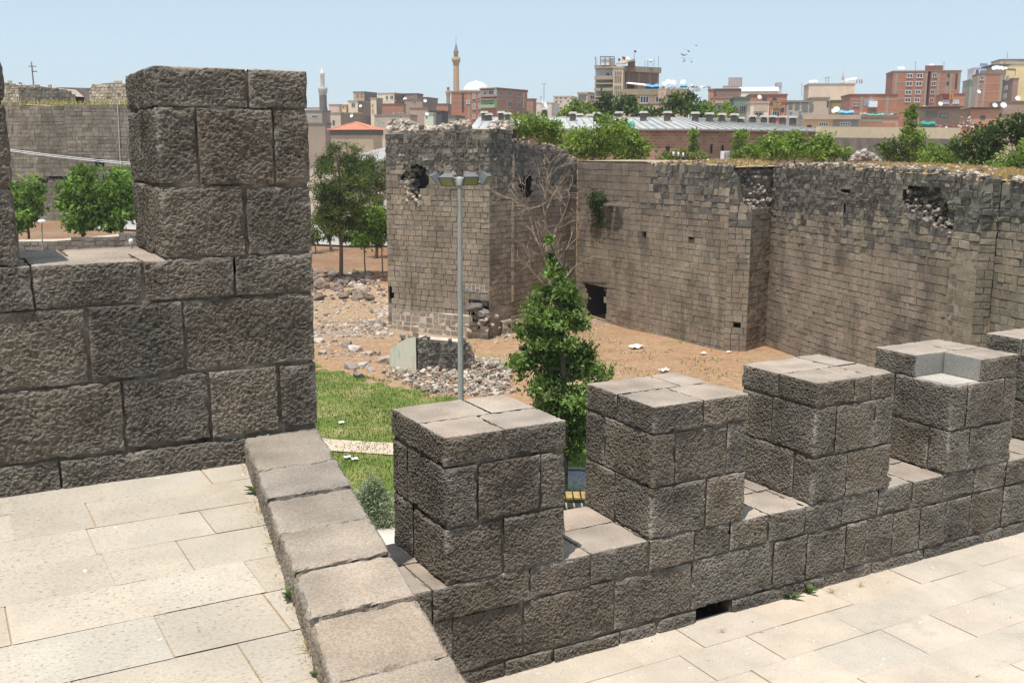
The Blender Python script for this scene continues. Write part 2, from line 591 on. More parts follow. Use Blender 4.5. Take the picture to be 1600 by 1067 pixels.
# ---- the lower crenellated parapet on the right
LT, LS, LA, LB, LG = -.022, -.925, -1.14, -1.50, -1.60
lo_wall = thing('crenellated_parapet', 'lower basalt parapet with a row of square merlons above the pale right walkway', 'parapet', (6, 5.5, LG))
XE = 12.3
mb = MB()
xa = [1.75, 2.06] + xs_at([675, 828, 923, 1014, 1085, 1141, 1201, 1258, 1316, 1373, 1426, 1475, 1523, 1572], -1.03)
while xa[-1] < XE - .6: xa.append(xa[-1] + .38 + .16 * math.sin(xa[-1] * 9))
course(mb, xa + [XE], LA, LS, 5.58, '+x', True)
xb = [1.75] + xs_at([708, 818, 960, 1081, 1208, 1260, 1321, 1352, 1395, 1437, 1478, 1516, 1566], -1.32)
while xb[-1] < XE - .6: xb.append(xb[-1] + .4 + .15 * math.sin(xb[-1] * 7))
course(mb, xb + [XE], LB, LA, 5.56, '+x')
xc = [1.75] + xs_at([788, 865, 968, 1026, 1088, 1143, 1289, 1363, 1444, 1540], -1.55)
dr0, dr1 = xs_at([1088, 1143], -1.55)
while xc[-1] < XE - .6: xc.append(xc[-1] + .7)
course(mb, xc + [XE], LG - .03, LB, 5.54, '+x', hole=lambda a, b: abs(a - dr0) < .05 and abs(b - dr1) < .05)
core(mb, (1.76, YW, LB - .01), (XE, YB, LS))
core(mb, (1.76, YW, LG - .5), (dr0 + .02, YB, LB + .02)); core(mb, (dr1 - .02, YW, LG - .5), (XE, YB, LB + .02))
core(mb, (dr0 - .02, YW + .5, LG - .5), (dr1 + .02, YB, LB + .02))
mb.build('wall_body', BMATS, lo_wall)

def merlon(x0, x1, r1, r2, r3, s1, s2, s3, bj, notch=False):
    mb = MB()
    zt1, zt2 = -.208, -.57
    X = lambda pp, z: [x0] + [x_on(p, z, YW) for p in pp] + [x1]
    Ys = lambda p, z, d: (y_on(p, z, x0) if p else YW + d)
    if not notch:
        course(mb, X(r1, -.11), zt1, LT, Ys(s1, -.11, .42), '-x+x', True, backjoint=bj)
    else:
        ys = YW + .36; xm = x0 + .33
        for lo, hi, f in (((x0, ys, zt1), (xm + .15, YB, LT), '-x-y+y+z'), ((xm, YW, zt1), (x1, ys - .004, LT), '-x-y+x+z'),
                          ((xm + .15, ys, zt1), (x1, YB, LT), '+x+y+z-y')):
            stone_id[0] += 1
            rbox(mb, np.array(lo) + GAP, np.array(hi) - GAP, f.replace('-x-y+y', '-x+y') if lo[0] == x0 else f.replace('-x', ''), col=NEAR, topcol=(.37, .302, .243), seed=stone_id[0] * 3.1)
        # the two sawn faces of the notch and its mortar bed
        mb.box((x0 + .012, ys + .001, zt1 + .008), (xm + .14, ys + .05, LT - .008), (.30, .285, .26), 1)
        mb.box((xm + .001, YW + .014, zt1 + .008), (xm + .05, ys - .012, LT - .008), (.30, .285, .26), 1)
        mb.box((x0 + .02, YW + .02, zt1 - .02), (xm, ys, zt1 + .004), (.5, .46, .40), 1)
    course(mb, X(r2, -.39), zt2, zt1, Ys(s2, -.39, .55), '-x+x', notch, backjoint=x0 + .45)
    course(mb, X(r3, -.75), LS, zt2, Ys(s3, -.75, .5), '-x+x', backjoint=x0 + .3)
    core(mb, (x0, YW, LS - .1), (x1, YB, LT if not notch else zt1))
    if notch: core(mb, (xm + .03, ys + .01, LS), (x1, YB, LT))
    return mb.build('merlon', BMATS, lo_wall)

merlon(2.47, 3.29, [789], [745, 844], [785], 654, None, 645, 2.97)
merlon(3.955, 4.755, [1099], [1055, 1136], [1103], 964, None, 960, 4.5)
merlon(5.39, 6.195, [1335, 1362], [1305, 1367], [1322], 1217, 1206, 1239, 5.95)
merlon(6.85, 7.64, [], [1510, 1567], [1513], None, None, 1450, 7.3, True)
merlon(8.29, 9.09, [], [], [], None, None, None, 8.6)
merlon(9.74, 10.54, [], [], [], None, None, None, 10.1)

# ---- low kerb wall of skewed capstones between the two terraces
kerb = thing('kerb_wall', 'low kerb of wide tan basalt capstones edging the upper terrace, leading from the foreground to the tall parapet', 'low wall', (1.3, 3.8, 0))
CH = .135
yj = [5.155] + [float((pz(a[0], a[1], CH)[1] + pz(b[0], b[1], CH)[1]) / 2) for a, b in
     (((414, 730), (522, 722)), ((430, 774), (550, 762)), ((446, 827), (576, 812)), ((468, 888), (608, 869)), ((512, 954), (656, 934)), ((532, 1056), (700, 1030)))]
while yj[-1] > .9: yj.append(yj[-1] - .34)
def kl(y): return 1.315 + (y - 5.1) * .1745            # left edge of the kerb
def kr(y): return 1.722 + (y - 5.16) * .186
for k, (b, a) in enumerate(zip(yj[:-1], yj[1:])):
    mb = MB()
    def sh(P):
        Q = P.copy(); t = P[..., 0]; y = P[..., 1]
        Q[..., 0] = (1 - t) * kl(y) + t * kr(y) + 0
        return Q
    # built in unit width then skewed
    lo = np.array([0.0, a + .005, -.02]); hi = np.array([1.0, b - .005, CH + .006 * math.sin(k * 2.3)])
    def sh2(P):
        Q = P.copy(); t = P[..., 0] / .405; y = P[..., 1]
        Q[..., 0] = (1 - t) * kl(y) + t * kr(y)
        return Q
    hi[0] = .405
    tt = tint(k + 500, .1)
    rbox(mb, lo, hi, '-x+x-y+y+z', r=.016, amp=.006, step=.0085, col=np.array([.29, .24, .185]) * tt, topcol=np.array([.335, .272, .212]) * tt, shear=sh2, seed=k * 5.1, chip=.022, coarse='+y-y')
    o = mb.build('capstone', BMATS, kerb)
mb = MB()                                                  # retaining face under the capstones
ys = np.array([.6, 5.16])
P = [(kl(ys[0]) + .03, ys[0], -1.7), (kr(ys[0]) - .02, ys[0], -1.7), (kr(ys[1]) - .02, ys[1], -1.7), (kl(ys[1]) + .03, ys[1], -1.7)]
mb.hexa([*P, *[(x, y, .05) for x, y, _ in P]], (.2, .17, .14), 0)
mb.build('retaining_face', BMATS, kerb)

# ------------------------------------------------------------------ terraces
def slabs(name, matl, x0, x1, y0, y1, z, rows, widths, clip, seed, tone):
    rg_ = np.random.default_rng(seed); mb = MB()
    V, C = [], []
    y = y1
    while y > y0:
        h = rg_.uniform(*rows); x = x0 - rg_.uniform(0, .8); yb_ = y - h
        while x < x1:
            w = rg_.uniform(*widths); g = [rg_.choice([.0003, .0008, .002]) for _ in range(4)]
            sk = rg_.normal(0, .004, 8); dz = rg_.uniform(-.0012, .0012, 4)
            xr0, xr1 = clip(y), clip(yb_)
            xa_, xb_ = x + g[0], x + w - g[1]
            if xa_ < max(xr0, xr1):
                q = [(xa_ + sk[0], yb_ + g[2] + sk[1], z + dz[0]), (min(xb_ + sk[2], xr1), yb_ + g[2] + sk[1] * .5, z + dz[1]), (min(xb_ + sk[2], xr0), y - g[3] + sk[3] * .5, z + dz[2]), (xa_ + sk[0], y - g[3] + sk[3], z + dz[3])]
                V.append(q); v = rg_.uniform(1 - tone, 1 + tone * .6); k = rg_.normal(0, .015); C.append((v * (1 + k), v, v * (1 - k)))
            x += w
        y = yb_
    mb.quads(V, np.array(C) * .5)
    xr0, xr1 = clip(y1), clip(y0)
    mb.quads([[(x0, y0, z - .005), (clip(y0), y0, z - .005), (clip(y1), y1, z - .005), (x0, y1, z - .005)]], (.46, .395, .315))
    return tag(mb.build(name, matl), kind='structure')


slabs('upper_terrace', M['pave_up'], -9, 2.2, -3, 5.24, 0.0, (.3, .36), (.24, .52), lambda y: float(np.clip(kl(y) + .05, .2, 3)), 5, .1)
slabs('lower_terrace', M['pave_low'], .2, 16, -3, 5.2, LG, (.3, .4), (.38, .75), lambda y: 16.0, 6, .05)
mb = MB()
mb.box((-30, -6, -8.2), (12.3, YB - .03, LG - .08), (.17, .14, .115)); mb.box((12.32, -6, -8.2), (30, 5.2, LG - .08), (.17, .14, .115))
mb.box((-9, -4, LG - .05), (kl(.6), YW + .02, -.03), (.2, .17, .14))
tag(mb.build('rampart', M['stone']), kind='structure')
# ------------------------------------------------------------------ plan of the old walls beyond
GZ = -7.5
P2 = lambda x, y, z=GZ: pz(x, y, z)[:2]
TL, TC, TR, CN = P2(607, 513), P2(765, 530), P2(800, 521), P2(899, 492)
W1, JG, JI = P2(1130, 548), P2(1165, 551), P2(1195, 541)


def depth_of(p): return float(np.array([p[0], p[1], 0]) @ FWD)


def lat(p): return float(np.array([p[0], p[1], 0]) @ RGT)


_z = pd(1195, 351, depth_of(JI))[2]
R1 = pz(1490, 391, _z)[:2]
_d = (R1 - JI) / np.linalg.norm(R1 - JI)
R0 = R1 + _d * .0
_nrm = np.array([_d[1], -_d[0]])                         # towards the camera side
if _nrm @ (np.array([0, 0]) - R1) < 0: _nrm = -_nrm
R2 = R1 + _nrm * .35 + _d * .3
R3 = R2 + _d * 1.35
R4 = R3 - _nrm * .45 + _d * .25
R5 = R4 + _d * 9.0


# ------------------------------------------------------------------ terrain
def xy_of(l, d): return RGT[:2] * l + FWD[:2] * d


INSIDE = [TL + (CN - TL) * .12 + FWD[:2] * 2.2, TR + np.array([-.6, 2.4]), CN + np.array([2.3, 2.6]), W1 + np.array([3.0, 1.5]), JI + np.array([2.6, .6]), R1 - _nrm * 2.6, R5 - _nrm * 2.6,
          R5 + np.array([200., -120]), xy_of(900, 500), xy_of(900, 2500), xy_of(-60, 2500), xy_of((640 - 800) / FP * 400, 400), xy_of((632 - 800) / FP * 120, 120)]


def in_poly(px, py, poly):
    ins = np.zeros(px.shape, bool); n = len(poly)
    for i in range(n):
        a, b = poly[i], poly[(i + 1) % n]
        c = ((a[1] > py) != (b[1] > py)) & (px < (b[0] - a[0]) * (py - a[1]) / (b[1] - a[1] + 1e-12) + a[0])
        ins ^= c
    return ins


def terrain(x, y):
    x = np.asarray(x, float); y = np.asarray(y, float)
    d = x * FWD[0] + y * FWD[1]; l = x * RGT[0] + y * RGT[1]
    px = 800 + FP * l / np.maximum(d, 1)
    z = np.full(x.shape, GZ)
    # the park bank beyond the fallen wall, left of the tower
    edge = 53.0 + 1.6 * np.sin(l * .55) + np.clip((l + 9) * -.25, 0, 4)
    z = z + 1.35 * sstep(edge, edge + 5.5, d) * (1 - sstep(620, 640, px))
    # the far left, rising to the old bastion
    far = 1 - sstep(330, 470, px)
    z = z + far * (1.05 * sstep(66, 69.5, d) + .3 * sstep(70, 88, d))
    # the town on its rise
    zc = np.where(d < 150, 0, np.minimum((d - 150) * .05, 12.0))
    zl = -6.15 + np.clip((d - 160) / 110, 0, 1) * (zc + 6.15)
    z = np.where(d > 160, zl, z)
    z = np.where(in_poly(x, y, INSIDE), zc + .0 * x, z)
    z = z + np.where(d < 3000, gnoise(np.stack([x * .22, y * .22, x * 0], -1)) * .16, 0)
    return z


def tz(x, y): return float(terrain(np.array([x]), np.array([y]))[0])


gx = np.concatenate([-np.geomspace(60, 4000, 14)[::-1] , np.arange(-58, 110, 1.25), np.geomspace(112, 6000, 26)])
gy = np.concatenate([np.array([-400, -100, -20, 0]), np.arange(2, 150, 1.25), np.geomspace(152, 6000, 34)])
GX, GY = np.meshgrid(gx, gy, indexing='ij')
GZZ = terrain(GX, GY)
dd = GX * FWD[0] + GY * FWD[1]; ll = GX * RGT[0] + GY * RGT[1]; ppx = 800 + FP * ll / np.maximum(dd, 1)
PP = np.stack([GX, GY, GZZ], -1)
cA = np.array([.40, .235, .135]); cB = np.array([.20, .095, .055]); cC = np.array([.42, .30, .21]); cD = np.array([.34, .24, .15])  # cB: park soil, darkened to carry the shade under its trees
w_park = (sstep(58, 60, dd) * (1 - sstep(606, 640, ppx)))[..., None]
w_bank = (sstep(46, 49, dd) * (1 - sstep(57, 60, dd)) * (1 - sstep(640, 700, ppx)))[..., None]
w_far = sstep(100, 112, dd)[..., None]
cc = cA * (1 - w_park) + cB * w_park
cc = cc * (1 - w_bank * .8) + cC * w_bank * .8
w_dry = np.clip(gnoise(np.stack([GX * .18, GY * .18, GX * 0], -1)) * 1.6 + .25, 0, 1)[..., None]
cc = cc * (1 - .5 * w_dry) + cD * .5 * w_dry
cc = cc * (1 - w_far) + np.array([.36, .31, .25]) * w_far
mb = MB(); c4 = cc[:-1, :-1].reshape(-1, 3)
mb.grid(PP, c4, 0, True)
tag(mb.build('ground', M['soil']), kind='structure')

# asphalt of the street seen beyond the park
mb = MB()
a = [pz(150, 386, -6.14), pz(640, 386, -6.14), pz(660, 352, -6.14), pz(150, 352, -6.14)]
ra, rb = a[0], a[2]
N = 40
for k in range(N):
    t0, t1 = k / N, (k + 1) / N
    q = []
    for t, e in ((t0, 0), (t1, 0), (t1, 1), (t0, 1)):
        p = (a[0] * (1 - t) + a[1] * t) if e == 0 else (a[3] * (1 - t) + a[2] * t)
        q.append((p[0], p[1], tz(p[0], p[1]) + .14))
    mb.quads([q], (.42, .395, .37))
tag(mb.build('street', M['wall']), kind='structure')

# lawn in front of the old walls
lb = [(440, 566), (495, 572), (560, 590), (600, 601), (640, 610), (690, 622), (740, 628), (800, 636), (840, 640), (905, 632), (960, 628), (1050, 640), (1200, 660)]
lp = [pz(x, y, GZ)[:2] for x, y in lb]


def lawn_far(x, y):
    """signed: > 0 on the lawn"""
    d = x * FWD[0] + y * FWD[1]; l = x * RGT[0] + y * RGT[1]
    pl = [lat(p) for p in lp]; pdp = [depth_of(p) for p in lp]
    lim = np.interp(l, pl, pdp)
    return lim - d


mb = MB()
lx = np.arange(-14, 40, .5); ly = np.arange(6.2, 46, .5)
LX, LY = np.meshgrid(lx, ly, indexing='ij')
cen = lawn_far(LX + .25, LY + .25) + gnoise(np.stack([LX * .9, LY * .9, LX * 0], -1)) * 1.6
LZ = terrain(LX, LY) + .03
qs = []
for i in range(len(lx) - 1):
    for j in range(len(ly) - 1):
        if cen[i, j] > 0:
            qs.append([(LX[i, j], LY[i, j], LZ[i, j]), (LX[i + 1, j], LY[i + 1, j], LZ[i + 1, j]), (LX[i + 1, j + 1], LY[i + 1, j + 1], LZ[i + 1, j + 1]), (LX[i, j + 1], LY[i, j + 1], LZ[i, j + 1])])
mb.quads(qs, (.1, .14, .03), 0, True)
tag(mb.build('lawn', M['lawn']), kind='structure')


def blades(name, P, h, w, cols, matl, tilt=.5, kind='stuff', rng=RNG):
    n = len(P)
    a = rng.uniform(0, 2 * math.pi, n); hh = h * rng.uniform(.5, 1.3, n); ww = w * rng.uniform(.6, 1.3, n)
    ux = np.stack([np.cos(a), np.sin(a), 0 * a], -1)
    b = rng.uniform(0, 2 * math.pi, n); tl = rng.uniform(0, tilt, n)
    tip = np.stack([np.cos(b) * tl * hh, np.sin(b) * tl * hh, hh], -1)
    V = np.stack([P - ux * ww[:, None], P + ux * ww[:, None], P + tip + ux * ww[:, None] * .2, P + tip - ux * ww[:, None] * .2], 1)
    c = np.array(cols)[rng.integers(0, len(cols), n)] * rng.uniform(.7, 1.25, n)[:, None]
    mb = MB(); mb.quads(V, c)
    return tag(mb.build(name, matl), kind=kind)


# grass: only where the photo can look down on it
def scatter_view(n, boxes, z, ok):
    out = []
    for (x0, y0, x1, y1, wgt) in boxes:
        k = int(n * wgt)
        a = pz(x0, y1, z); 
        c = np.array([pz(x, y, z)[:2] for x, y in ((x0, y0), (x1, y0), (x0, y1), (x1, y1))])
        lo, hi = c.min(0), c.max(0)
        p = RNG.uniform(lo, hi, (k, 2))
        out.append(p)
    p = np.concatenate(out)
    keep = ok(p[:, 0], p[:, 1]) > 0
    return p[keep]


gp = scatter_view(60000, [(470, 560, 700, 880, .7), (860, 600, 980, 800, .3), (300, 560, 1150, 900, .9)], GZ, lambda x, y: lawn_far(x, y) + gnoise(np.stack([x * .9, y * .9, x * 0], -1)) * 2.2)
wn = gnoise(np.stack([gp[:, 0] * .35, gp[:, 1] * .35, gp[:, 0] * 0], -1))
gp = gp[RNG.random(len(gp)) < np.clip(.75 + wn, .25, 1)]
G3 = np.column_stack([gp, terrain(gp[:, 0], gp[:, 1]) + .02])
blades('grass', G3, .085, .018, [(.13, .20, .035), (.17, .235, .05), (.21, .26, .07), (.33, .31, .13), (.10, .16, .03)], M['grass'])

# thin grass coming up in the red earth before the curtain wall
sp = RNG.uniform(-1, 1, (5200, 2)); c0_ = pz(1010, 560, GZ)[:2]
sp = c0_ + RGT[:2] * sp[:, :1] * 9 + FWD[:2] * sp[:, 1:] * 7
sp = sp[(gnoise(np.stack([sp[:, 0] * .45, sp[:, 1] * .45, sp[:, 0] * 0 + 5], -1)) > .08) & (lawn_far(sp[:, 0], sp[:, 1]) < 0) & (~in_poly(sp[:, 0], sp[:, 1], INSIDE))]
blades('sparse_grass', np.column_stack([sp, terrain(sp[:, 0], sp[:, 1]) + .01]), .07, .03, [(.2, .24, .07), (.27, .28, .1), (.34, .3, .13)], M['grass'], .9)

# brick path over the lawn and the pale path nearer the wall
mb = MB()
pa = [pz(470, 683, GZ), pz(520, 690, GZ), pz(630, 700, GZ), pz(800, 707, GZ)]
pb = [pz(470, 703, GZ), pz(520, 709, GZ), pz(630, 719, GZ), pz(800, 728, GZ)]
mb.grid(np.array([[(*p[:2], tz(*p[:2]) + .075) for p in pa], [(*p[:2], tz(*p[:2]) + .075) for p in pb]]), (.5, .33, .24))
t = NT('path_brick', .9, .2)
br = t.n('ShaderNodeTexBrick', Scale=1.0); br.inputs['Color1'].default_value = (.52, .36, .26, 1); br.inputs['Color2'].default_value = (.56, .45, .35, 1)
br.inputs['Mortar'].default_value = (.62, .55, .46, 1); br.inputs['Brick Width'].default_value = .3; br.inputs['Row Height'].default_value = .15; br.inputs['Mortar Size'].default_value = .012
t.l(t.coord(), br.inputs['Vector']); t.base(t.mix(br.outputs['Color'], t.ramp(t.noise(.8, 4), [(.3, .8), (.7, 1.15)]), 1.0, 'MULTIPLY'))
tag(mb.build('path', t.m), kind='structure')
mb = MB()
q = [pz(540, 812, GZ), pz(680, 800, GZ), pz(700, 864, GZ), pz(560, 860, GZ)]
mb.quads([[(*p[:2], tz(*p[:2]) + .14) for p in q]], (.62, .57, .5))
tag(mb.build('pavement', M['wall']), kind='structure')


# ------------------------------------------------------------------ old masonry
def in_poly2(u, z, poly): return bool(in_poly(np.array([u]), np.array([z]), poly)[0])


ASH = np.array([.328, .266, .203]); ASHD = np.array([.285, .235, .18]); BLK = np.array([.145, .13, .115]); RUB = np.array([.19, .168, .146]); PINK = np.array([.5, .41, .34])


def seg_z(a, b, z0, top_px=None, top=None):
    """top profile of a wall segment from photo points"""
    a = np.asarray(a, float); b = np.asarray(b, float); L = np.linalg.norm(b - a); d = (b - a) / L
    us, zs = [], []
    for x, y in top_px:
        p = pv(x, y, a, b); us.append((p[:2] - a) @ d); zs.append(p[2])
    o = np.argsort(us); us = np.array(us)[o]; zs = np.array(zs)[o]
    return (lambda u: float(np.interp(u, us, zs))), L, d


def poly_on(a, b, pts):
    a = np.asarray(a, float); d = (np.asarray(b) - a) / np.linalg.norm(np.asarray(b) - a)
    return [((lambda p: ((p[:2] - a) @ d, p[2]))(pv(x, y, a, b))) for x, y in pts]


def masonry(mb, core_, a, b, z0, top, style, holes=(), nd=None, thick=2.0, seed=1, endcaps=(0, 0), topcol=(.42, .33, .22), niche=.9, u_pad=(0, 0), nichec=(.05, .042, .035), st=.22):  # default nichec has the depth shade of a hollow put in
    """blocks of one wall face into mb, its core into core_. style(u, z, rng) -> (course h, wmin, wmax, rough, colour)"""
    rng = np.random.default_rng(seed)
    a = np.asarray(a, float); b = np.asarray(b, float); L = np.linalg.norm(b - a); d = (b - a) / L
    n = np.array([d[1], -d[0]])
    if n @ (-(a + b) / 2) < 0: n = -n
    P3 = lambda u, z, o: np.array([a[0] + d[0] * u + n[0] * o, a[1] + d[1] * u + n[1] * o, z])
    ztop = max(top(u) for u in np.linspace(0, L, 60))
    z = z0
    V, C = [], []
    tilt = rng.uniform(-.012, .012)
    while z < ztop:
        h, w0, w1, rough, _ = style(L / 2, z, rng)
        h *= rng.uniform(.78, 1.2)
        u = u_pad[0] - rng.uniform(0, w0 * .5)
        while u < L - u_pad[1]:
            hh, w0, w1, rough, colr = style(u, z, rng)
            w = rng.uniform(w0, w1)
            ua, ub = max(u, u_pad[0]), min(u + w, L - u_pad[1])
            if L - u_pad[1] - ub < w0 * .4: ub = L - u_pad[1]
            uc = (ua + ub) / 2; zc = z + h / 2
            u += w
            if ub - ua < .05: continue
            if zc > top(uc) + (.12 * rough * rng.normal()): continue
            if any(in_poly2(uc + rng.normal(0, .05), zc + rng.normal(0, .05), hp) for hp in holes): continue
            j = .004 + .016 * rough
            if rough > .5 and rng.random() < .05: continue
            jit = lambda s=1.0: rng.normal(0, .005 + .02 * rough) * s
            g = (.0095 if not (getattr(style, 'light', 0) and z < style.light) else .02) + .012 * rough
            back = -.06
            out = rng.uniform(-.007, .007) + rough * rng.uniform(-.03, .045)
            bev = .009 + .04 * rough
            c0 = [(ua + g + jit(), z + g + jit()), (ub - g + jit(), z + g + jit()), (ub - g + jit(), z + h - g + jit()), (ua + g + jit(), z + h - g + jit())]
            cm = np.mean(c0, axis=0)
            c1 = []
            for (uu, zz) in c0:
                v = np.array([uu, zz]) - cm; s = 1 - bev / max(.08, min(ub - ua, h)) * (.8 + .5 * rng.random())
                c1.append(cm + v * max(.45, s))
            Q0 = [P3(uu, zz, back) for uu, zz in c0]
            Q05 = [P3(uu, zz, out - bev * .7) for uu, zz in c0]
            Q1 = [P3(uu, zz, out + rng.normal(0, .004 + .02 * rough)) for uu, zz in c1]
            V.append(Q1); C.append(colr)
            for k in range(4):
                kk = (k + 1) % 4
                V.append([Q05[k], Q05[kk], Q1[kk], Q1[k]]); C.append(colr * .97)
                V.append([Q0[k], Q0[kk], Q05[kk], Q05[k]]); C.append(colr * .9)
        z += h
    mb.quads(np.array(V), np.array(C))
    # core: front sheet with the holes left open, niches behind them, top, back
    nu = int(L / st) + 1; us = np.linspace(0, L, nu + 1)
    V, C = [], []
    for i in range(nu):
        u0, u1 = us[i], us[i + 1]; t0, t1 = top(u0) - .05, top(u1) - .05
        zz = np.arange(z0 - .8, max(t0, t1), st)
        for k, zb in enumerate(zz):
            zt = min(zb + st, 99)
            za0, za1 = min(zb, t0), min(zb, t1); zb0, zb1 = min(zt, t0), min(zt, t1)
            if zb0 <= za0 and zb1 <= za1: continue
            if any(in_poly2((u0 + u1) / 2, (zb + zt) / 2, hp) for hp in holes): continue
            co = -.006 if getattr(style, 'light', 0) and zb <= style.light else -.035
            V.append([P3(u0, za0, co), P3(u1, za1, co), P3(u1, zb1, co), P3(u0, zb0, co)])
            _, _, _, rough, colr = style((u0 + u1) / 2, zb, rng)
            C.append(np.array([.085, .07, .055]) * (1 - rough) + np.array([.3, .26, .21]) * rough if not getattr(style, 'light', 0) or zb > style.light else (np.array([.62, .54, .45]) if style.light > 5 else np.array([.34, .28, .215])))  # dark core tone paints the shadow in the ashlar joints
        # top and back
        V.append([P3(u0, t0, -.035), P3(u1, t1, -.035), P3(u1, t1 + .05, -thick), P3(u0, t0 + .05, -thick)]); C.append(topcol)
        V.append([P3(u0, z0, -thick), P3(u1, z0, -thick), P3(u1, t1 + .05, -thick), P3(u0, t0 + .05, -thick)]); C.append(RUB)
    for e, u in ((0, 0.0), (1, L)):
        if endcaps[e]:
            t = top(u) - .05
            V.append([P3(u, z0 - .8, -.035), P3(u, z0 - .8, -thick), P3(u, t, -thick), P3(u, t, -.035)]); C.append(RUB)
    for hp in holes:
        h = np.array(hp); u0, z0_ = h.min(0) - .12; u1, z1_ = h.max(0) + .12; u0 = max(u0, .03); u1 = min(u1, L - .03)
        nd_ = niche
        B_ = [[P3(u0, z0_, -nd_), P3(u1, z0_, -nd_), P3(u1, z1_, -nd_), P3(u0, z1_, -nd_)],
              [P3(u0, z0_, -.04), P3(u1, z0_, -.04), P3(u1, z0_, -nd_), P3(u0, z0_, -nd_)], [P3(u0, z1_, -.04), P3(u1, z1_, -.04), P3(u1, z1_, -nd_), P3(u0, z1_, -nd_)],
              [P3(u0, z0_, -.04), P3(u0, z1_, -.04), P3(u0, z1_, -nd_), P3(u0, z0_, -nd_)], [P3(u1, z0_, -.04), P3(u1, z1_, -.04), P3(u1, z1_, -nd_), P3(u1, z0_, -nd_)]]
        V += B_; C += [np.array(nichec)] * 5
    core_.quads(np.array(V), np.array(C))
    return P3, n, d, L


# unit stone for heaps
import bmesh
_bm = bmesh.new(); bmesh.ops.create_icosphere(_bm, subdivisions=2, radius=1.0)
ICO_V = np.array([v.co[:] for v in _bm.verts]); ICO_F = np.array([[v.index for v in f.verts] for f in _bm.faces]); _bm.free()


def stone(mb, c, size, col, rng, flat=.7):
    s = np.array([1, rng.uniform(.6, 1), rng.uniform(.45, flat)]) * size
    V = np.clip(ICO_V * rng.uniform(1.0, 1.25), -.78, .78) + rng.normal(0, .09, ICO_V.shape)
    V = V * s
    ax, ay, az = rng.normal(0, .35), rng.normal(0, .35), rng.uniform(0, 6.28)
    R = np.array(Matrix.Rotation(az, 3, 'Z') @ Matrix.Rotation(ax, 3, 'X') @ Matrix.Rotation(ay, 3, 'Y'))
    V = V @ R.T + np.asarray(c)
    T = V[ICO_F]
    Q = np.stack([T[:, 0], T[:, 1], T[:, 2], (T[:, 2] + T[:, 0]) / 2], 1)
    mb.quads(Q, np.asarray(col) * rng.uniform(.75, 1.2))


def mk_style(rub_line, ash=(.275, .3, .56), rubs=(.215, .2, .42), ashc=ASH, light=0, plinth=None, big=None):
    def st(u, z, rng):
        zr = rub_line(u) + .25 * math.sin(u * 1.7) + .2 * math.sin(u * 4.1)
        if z > zr:
            c = (BLK if rng.random() < .74 else RUB if rng.random() < .8 else ASH * .8) * rng.uniform(.7, 1.4)
            return (rubs[0], rubs[1], rubs[2], .75, c)
        if z > zr - 1.1:
            c = (ASHD if rng.random() < .6 else BLK * 1.3 if rng.random() < .6 else ashc) * rng.uniform(.8, 1.15)
            return (.29, .3, .55, .38, c)
        c = ashc * rng.uniform(.93, 1.06) * np.array([1 + rng.uniform(-.04, .05), 1, 1 + rng.uniform(-.05, .04)])
        if rng.random() < .08: c = ASHD * rng.uniform(.85, 1.05)
        if n1(u * .5, z * .4, 3.3) > .18: c = c * .8
        return (ash[0], ash[1], ash[2], .08, c)
    st.light = light
    return st


# ---- the ruined tower
tower = thing('ruined_tower', 'dark basalt ruined tower with a jagged hole high in its left face', 'tower', (*TC, GZ))
mbk, mco = MB(), MB()
f1, L1, d1 = seg_z(TL, TC, GZ, [(600, 208), (625, 207), (640, 206), (688, 205), (692, 201), (730, 200), (765, 201)])
rl1 = lambda u: pv(680, 276, TL, TC)[2]
st1 = mk_style(rl1, light=pv(690, 490, TL, TC)[2])
h1 = poly_on(TL, TC, [(627, 268), (631, 256), (639, 262), (650, 256), (668, 264), (669, 288), (659, 298), (655, 318), (647, 323), (642, 306), (629, 296), (626, 282)])
h2 = poly_on(TL, TC, [(735, 486), (741, 474), (752, 476), (764, 478), (764, 497), (757, 509), (744, 508), (736, 500)])
h6 = poly_on(TL, TC, [(607.5, 449), (615, 449), (617, 458), (616, 469), (608, 467)])
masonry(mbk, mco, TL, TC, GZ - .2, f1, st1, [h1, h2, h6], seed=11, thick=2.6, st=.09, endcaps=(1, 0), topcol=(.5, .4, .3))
f2, L2, d2 = seg_z(TC, TR, GZ, [(765, 201), (797, 202)])
st2 = mk_style(lambda u: pv(775, 285, TC, TR)[2], light=pv(775, 487, TC, TR)[2])
masonry(mbk, mco, TC, TR, GZ - .2, f2, st2, [], seed=12, thick=2.4, topcol=(.5, .4, .3))
mco.build('core', M['rubble'], tower); mbk.build('masonry', M['stone'], tower)
# plinth: lighter courses standing a little proud
mb = MB(); mc = MB()
zpl = lambda u, f=(lambda u: pv(690, 487, TL, TC)[2]): f(u)
nfront = np.array([d1[1], -d1[0]]); nfront = nfront if nfront @ (-TL) > 0 else -nfront
pa_, pb_ = TL + nfront * .16 + d1 * .35, TC + nfront * .16
def st_pl(u, z, rng): return (.27, .3, .6, .1, ASH * 1.12 * rng.uniform(.9, 1.08))
st_pl.light = 9
h3 = poly_on(pa_, pb_, [(735, 486), (741, 474), (772, 476), (772, 497), (757, 512), (744, 512), (736, 504)])
masonry(mb, mc, pa_, pb_, GZ - .3, lambda u: zpl(u) - .1 * (L1 - u) * .2, st_pl, [h3], seed=21, thick=.2, topcol=(.6, .52, .43), niche=.8)
nr = np.array([d2[1], -d2[0]]); nr = nr if nr @ (-TC) > 0 else -nr
def st_pr(u, z, rng): return (.27, .3, .55, .2, ASHD * rng.uniform(.85, 1.2))
st_pr.light = 9
pl = mc.build('plinth', M['rubble'], tower); mb.build('plinth_masonry', M['stone'], pl); mc = MB(); mbr_ = MB()
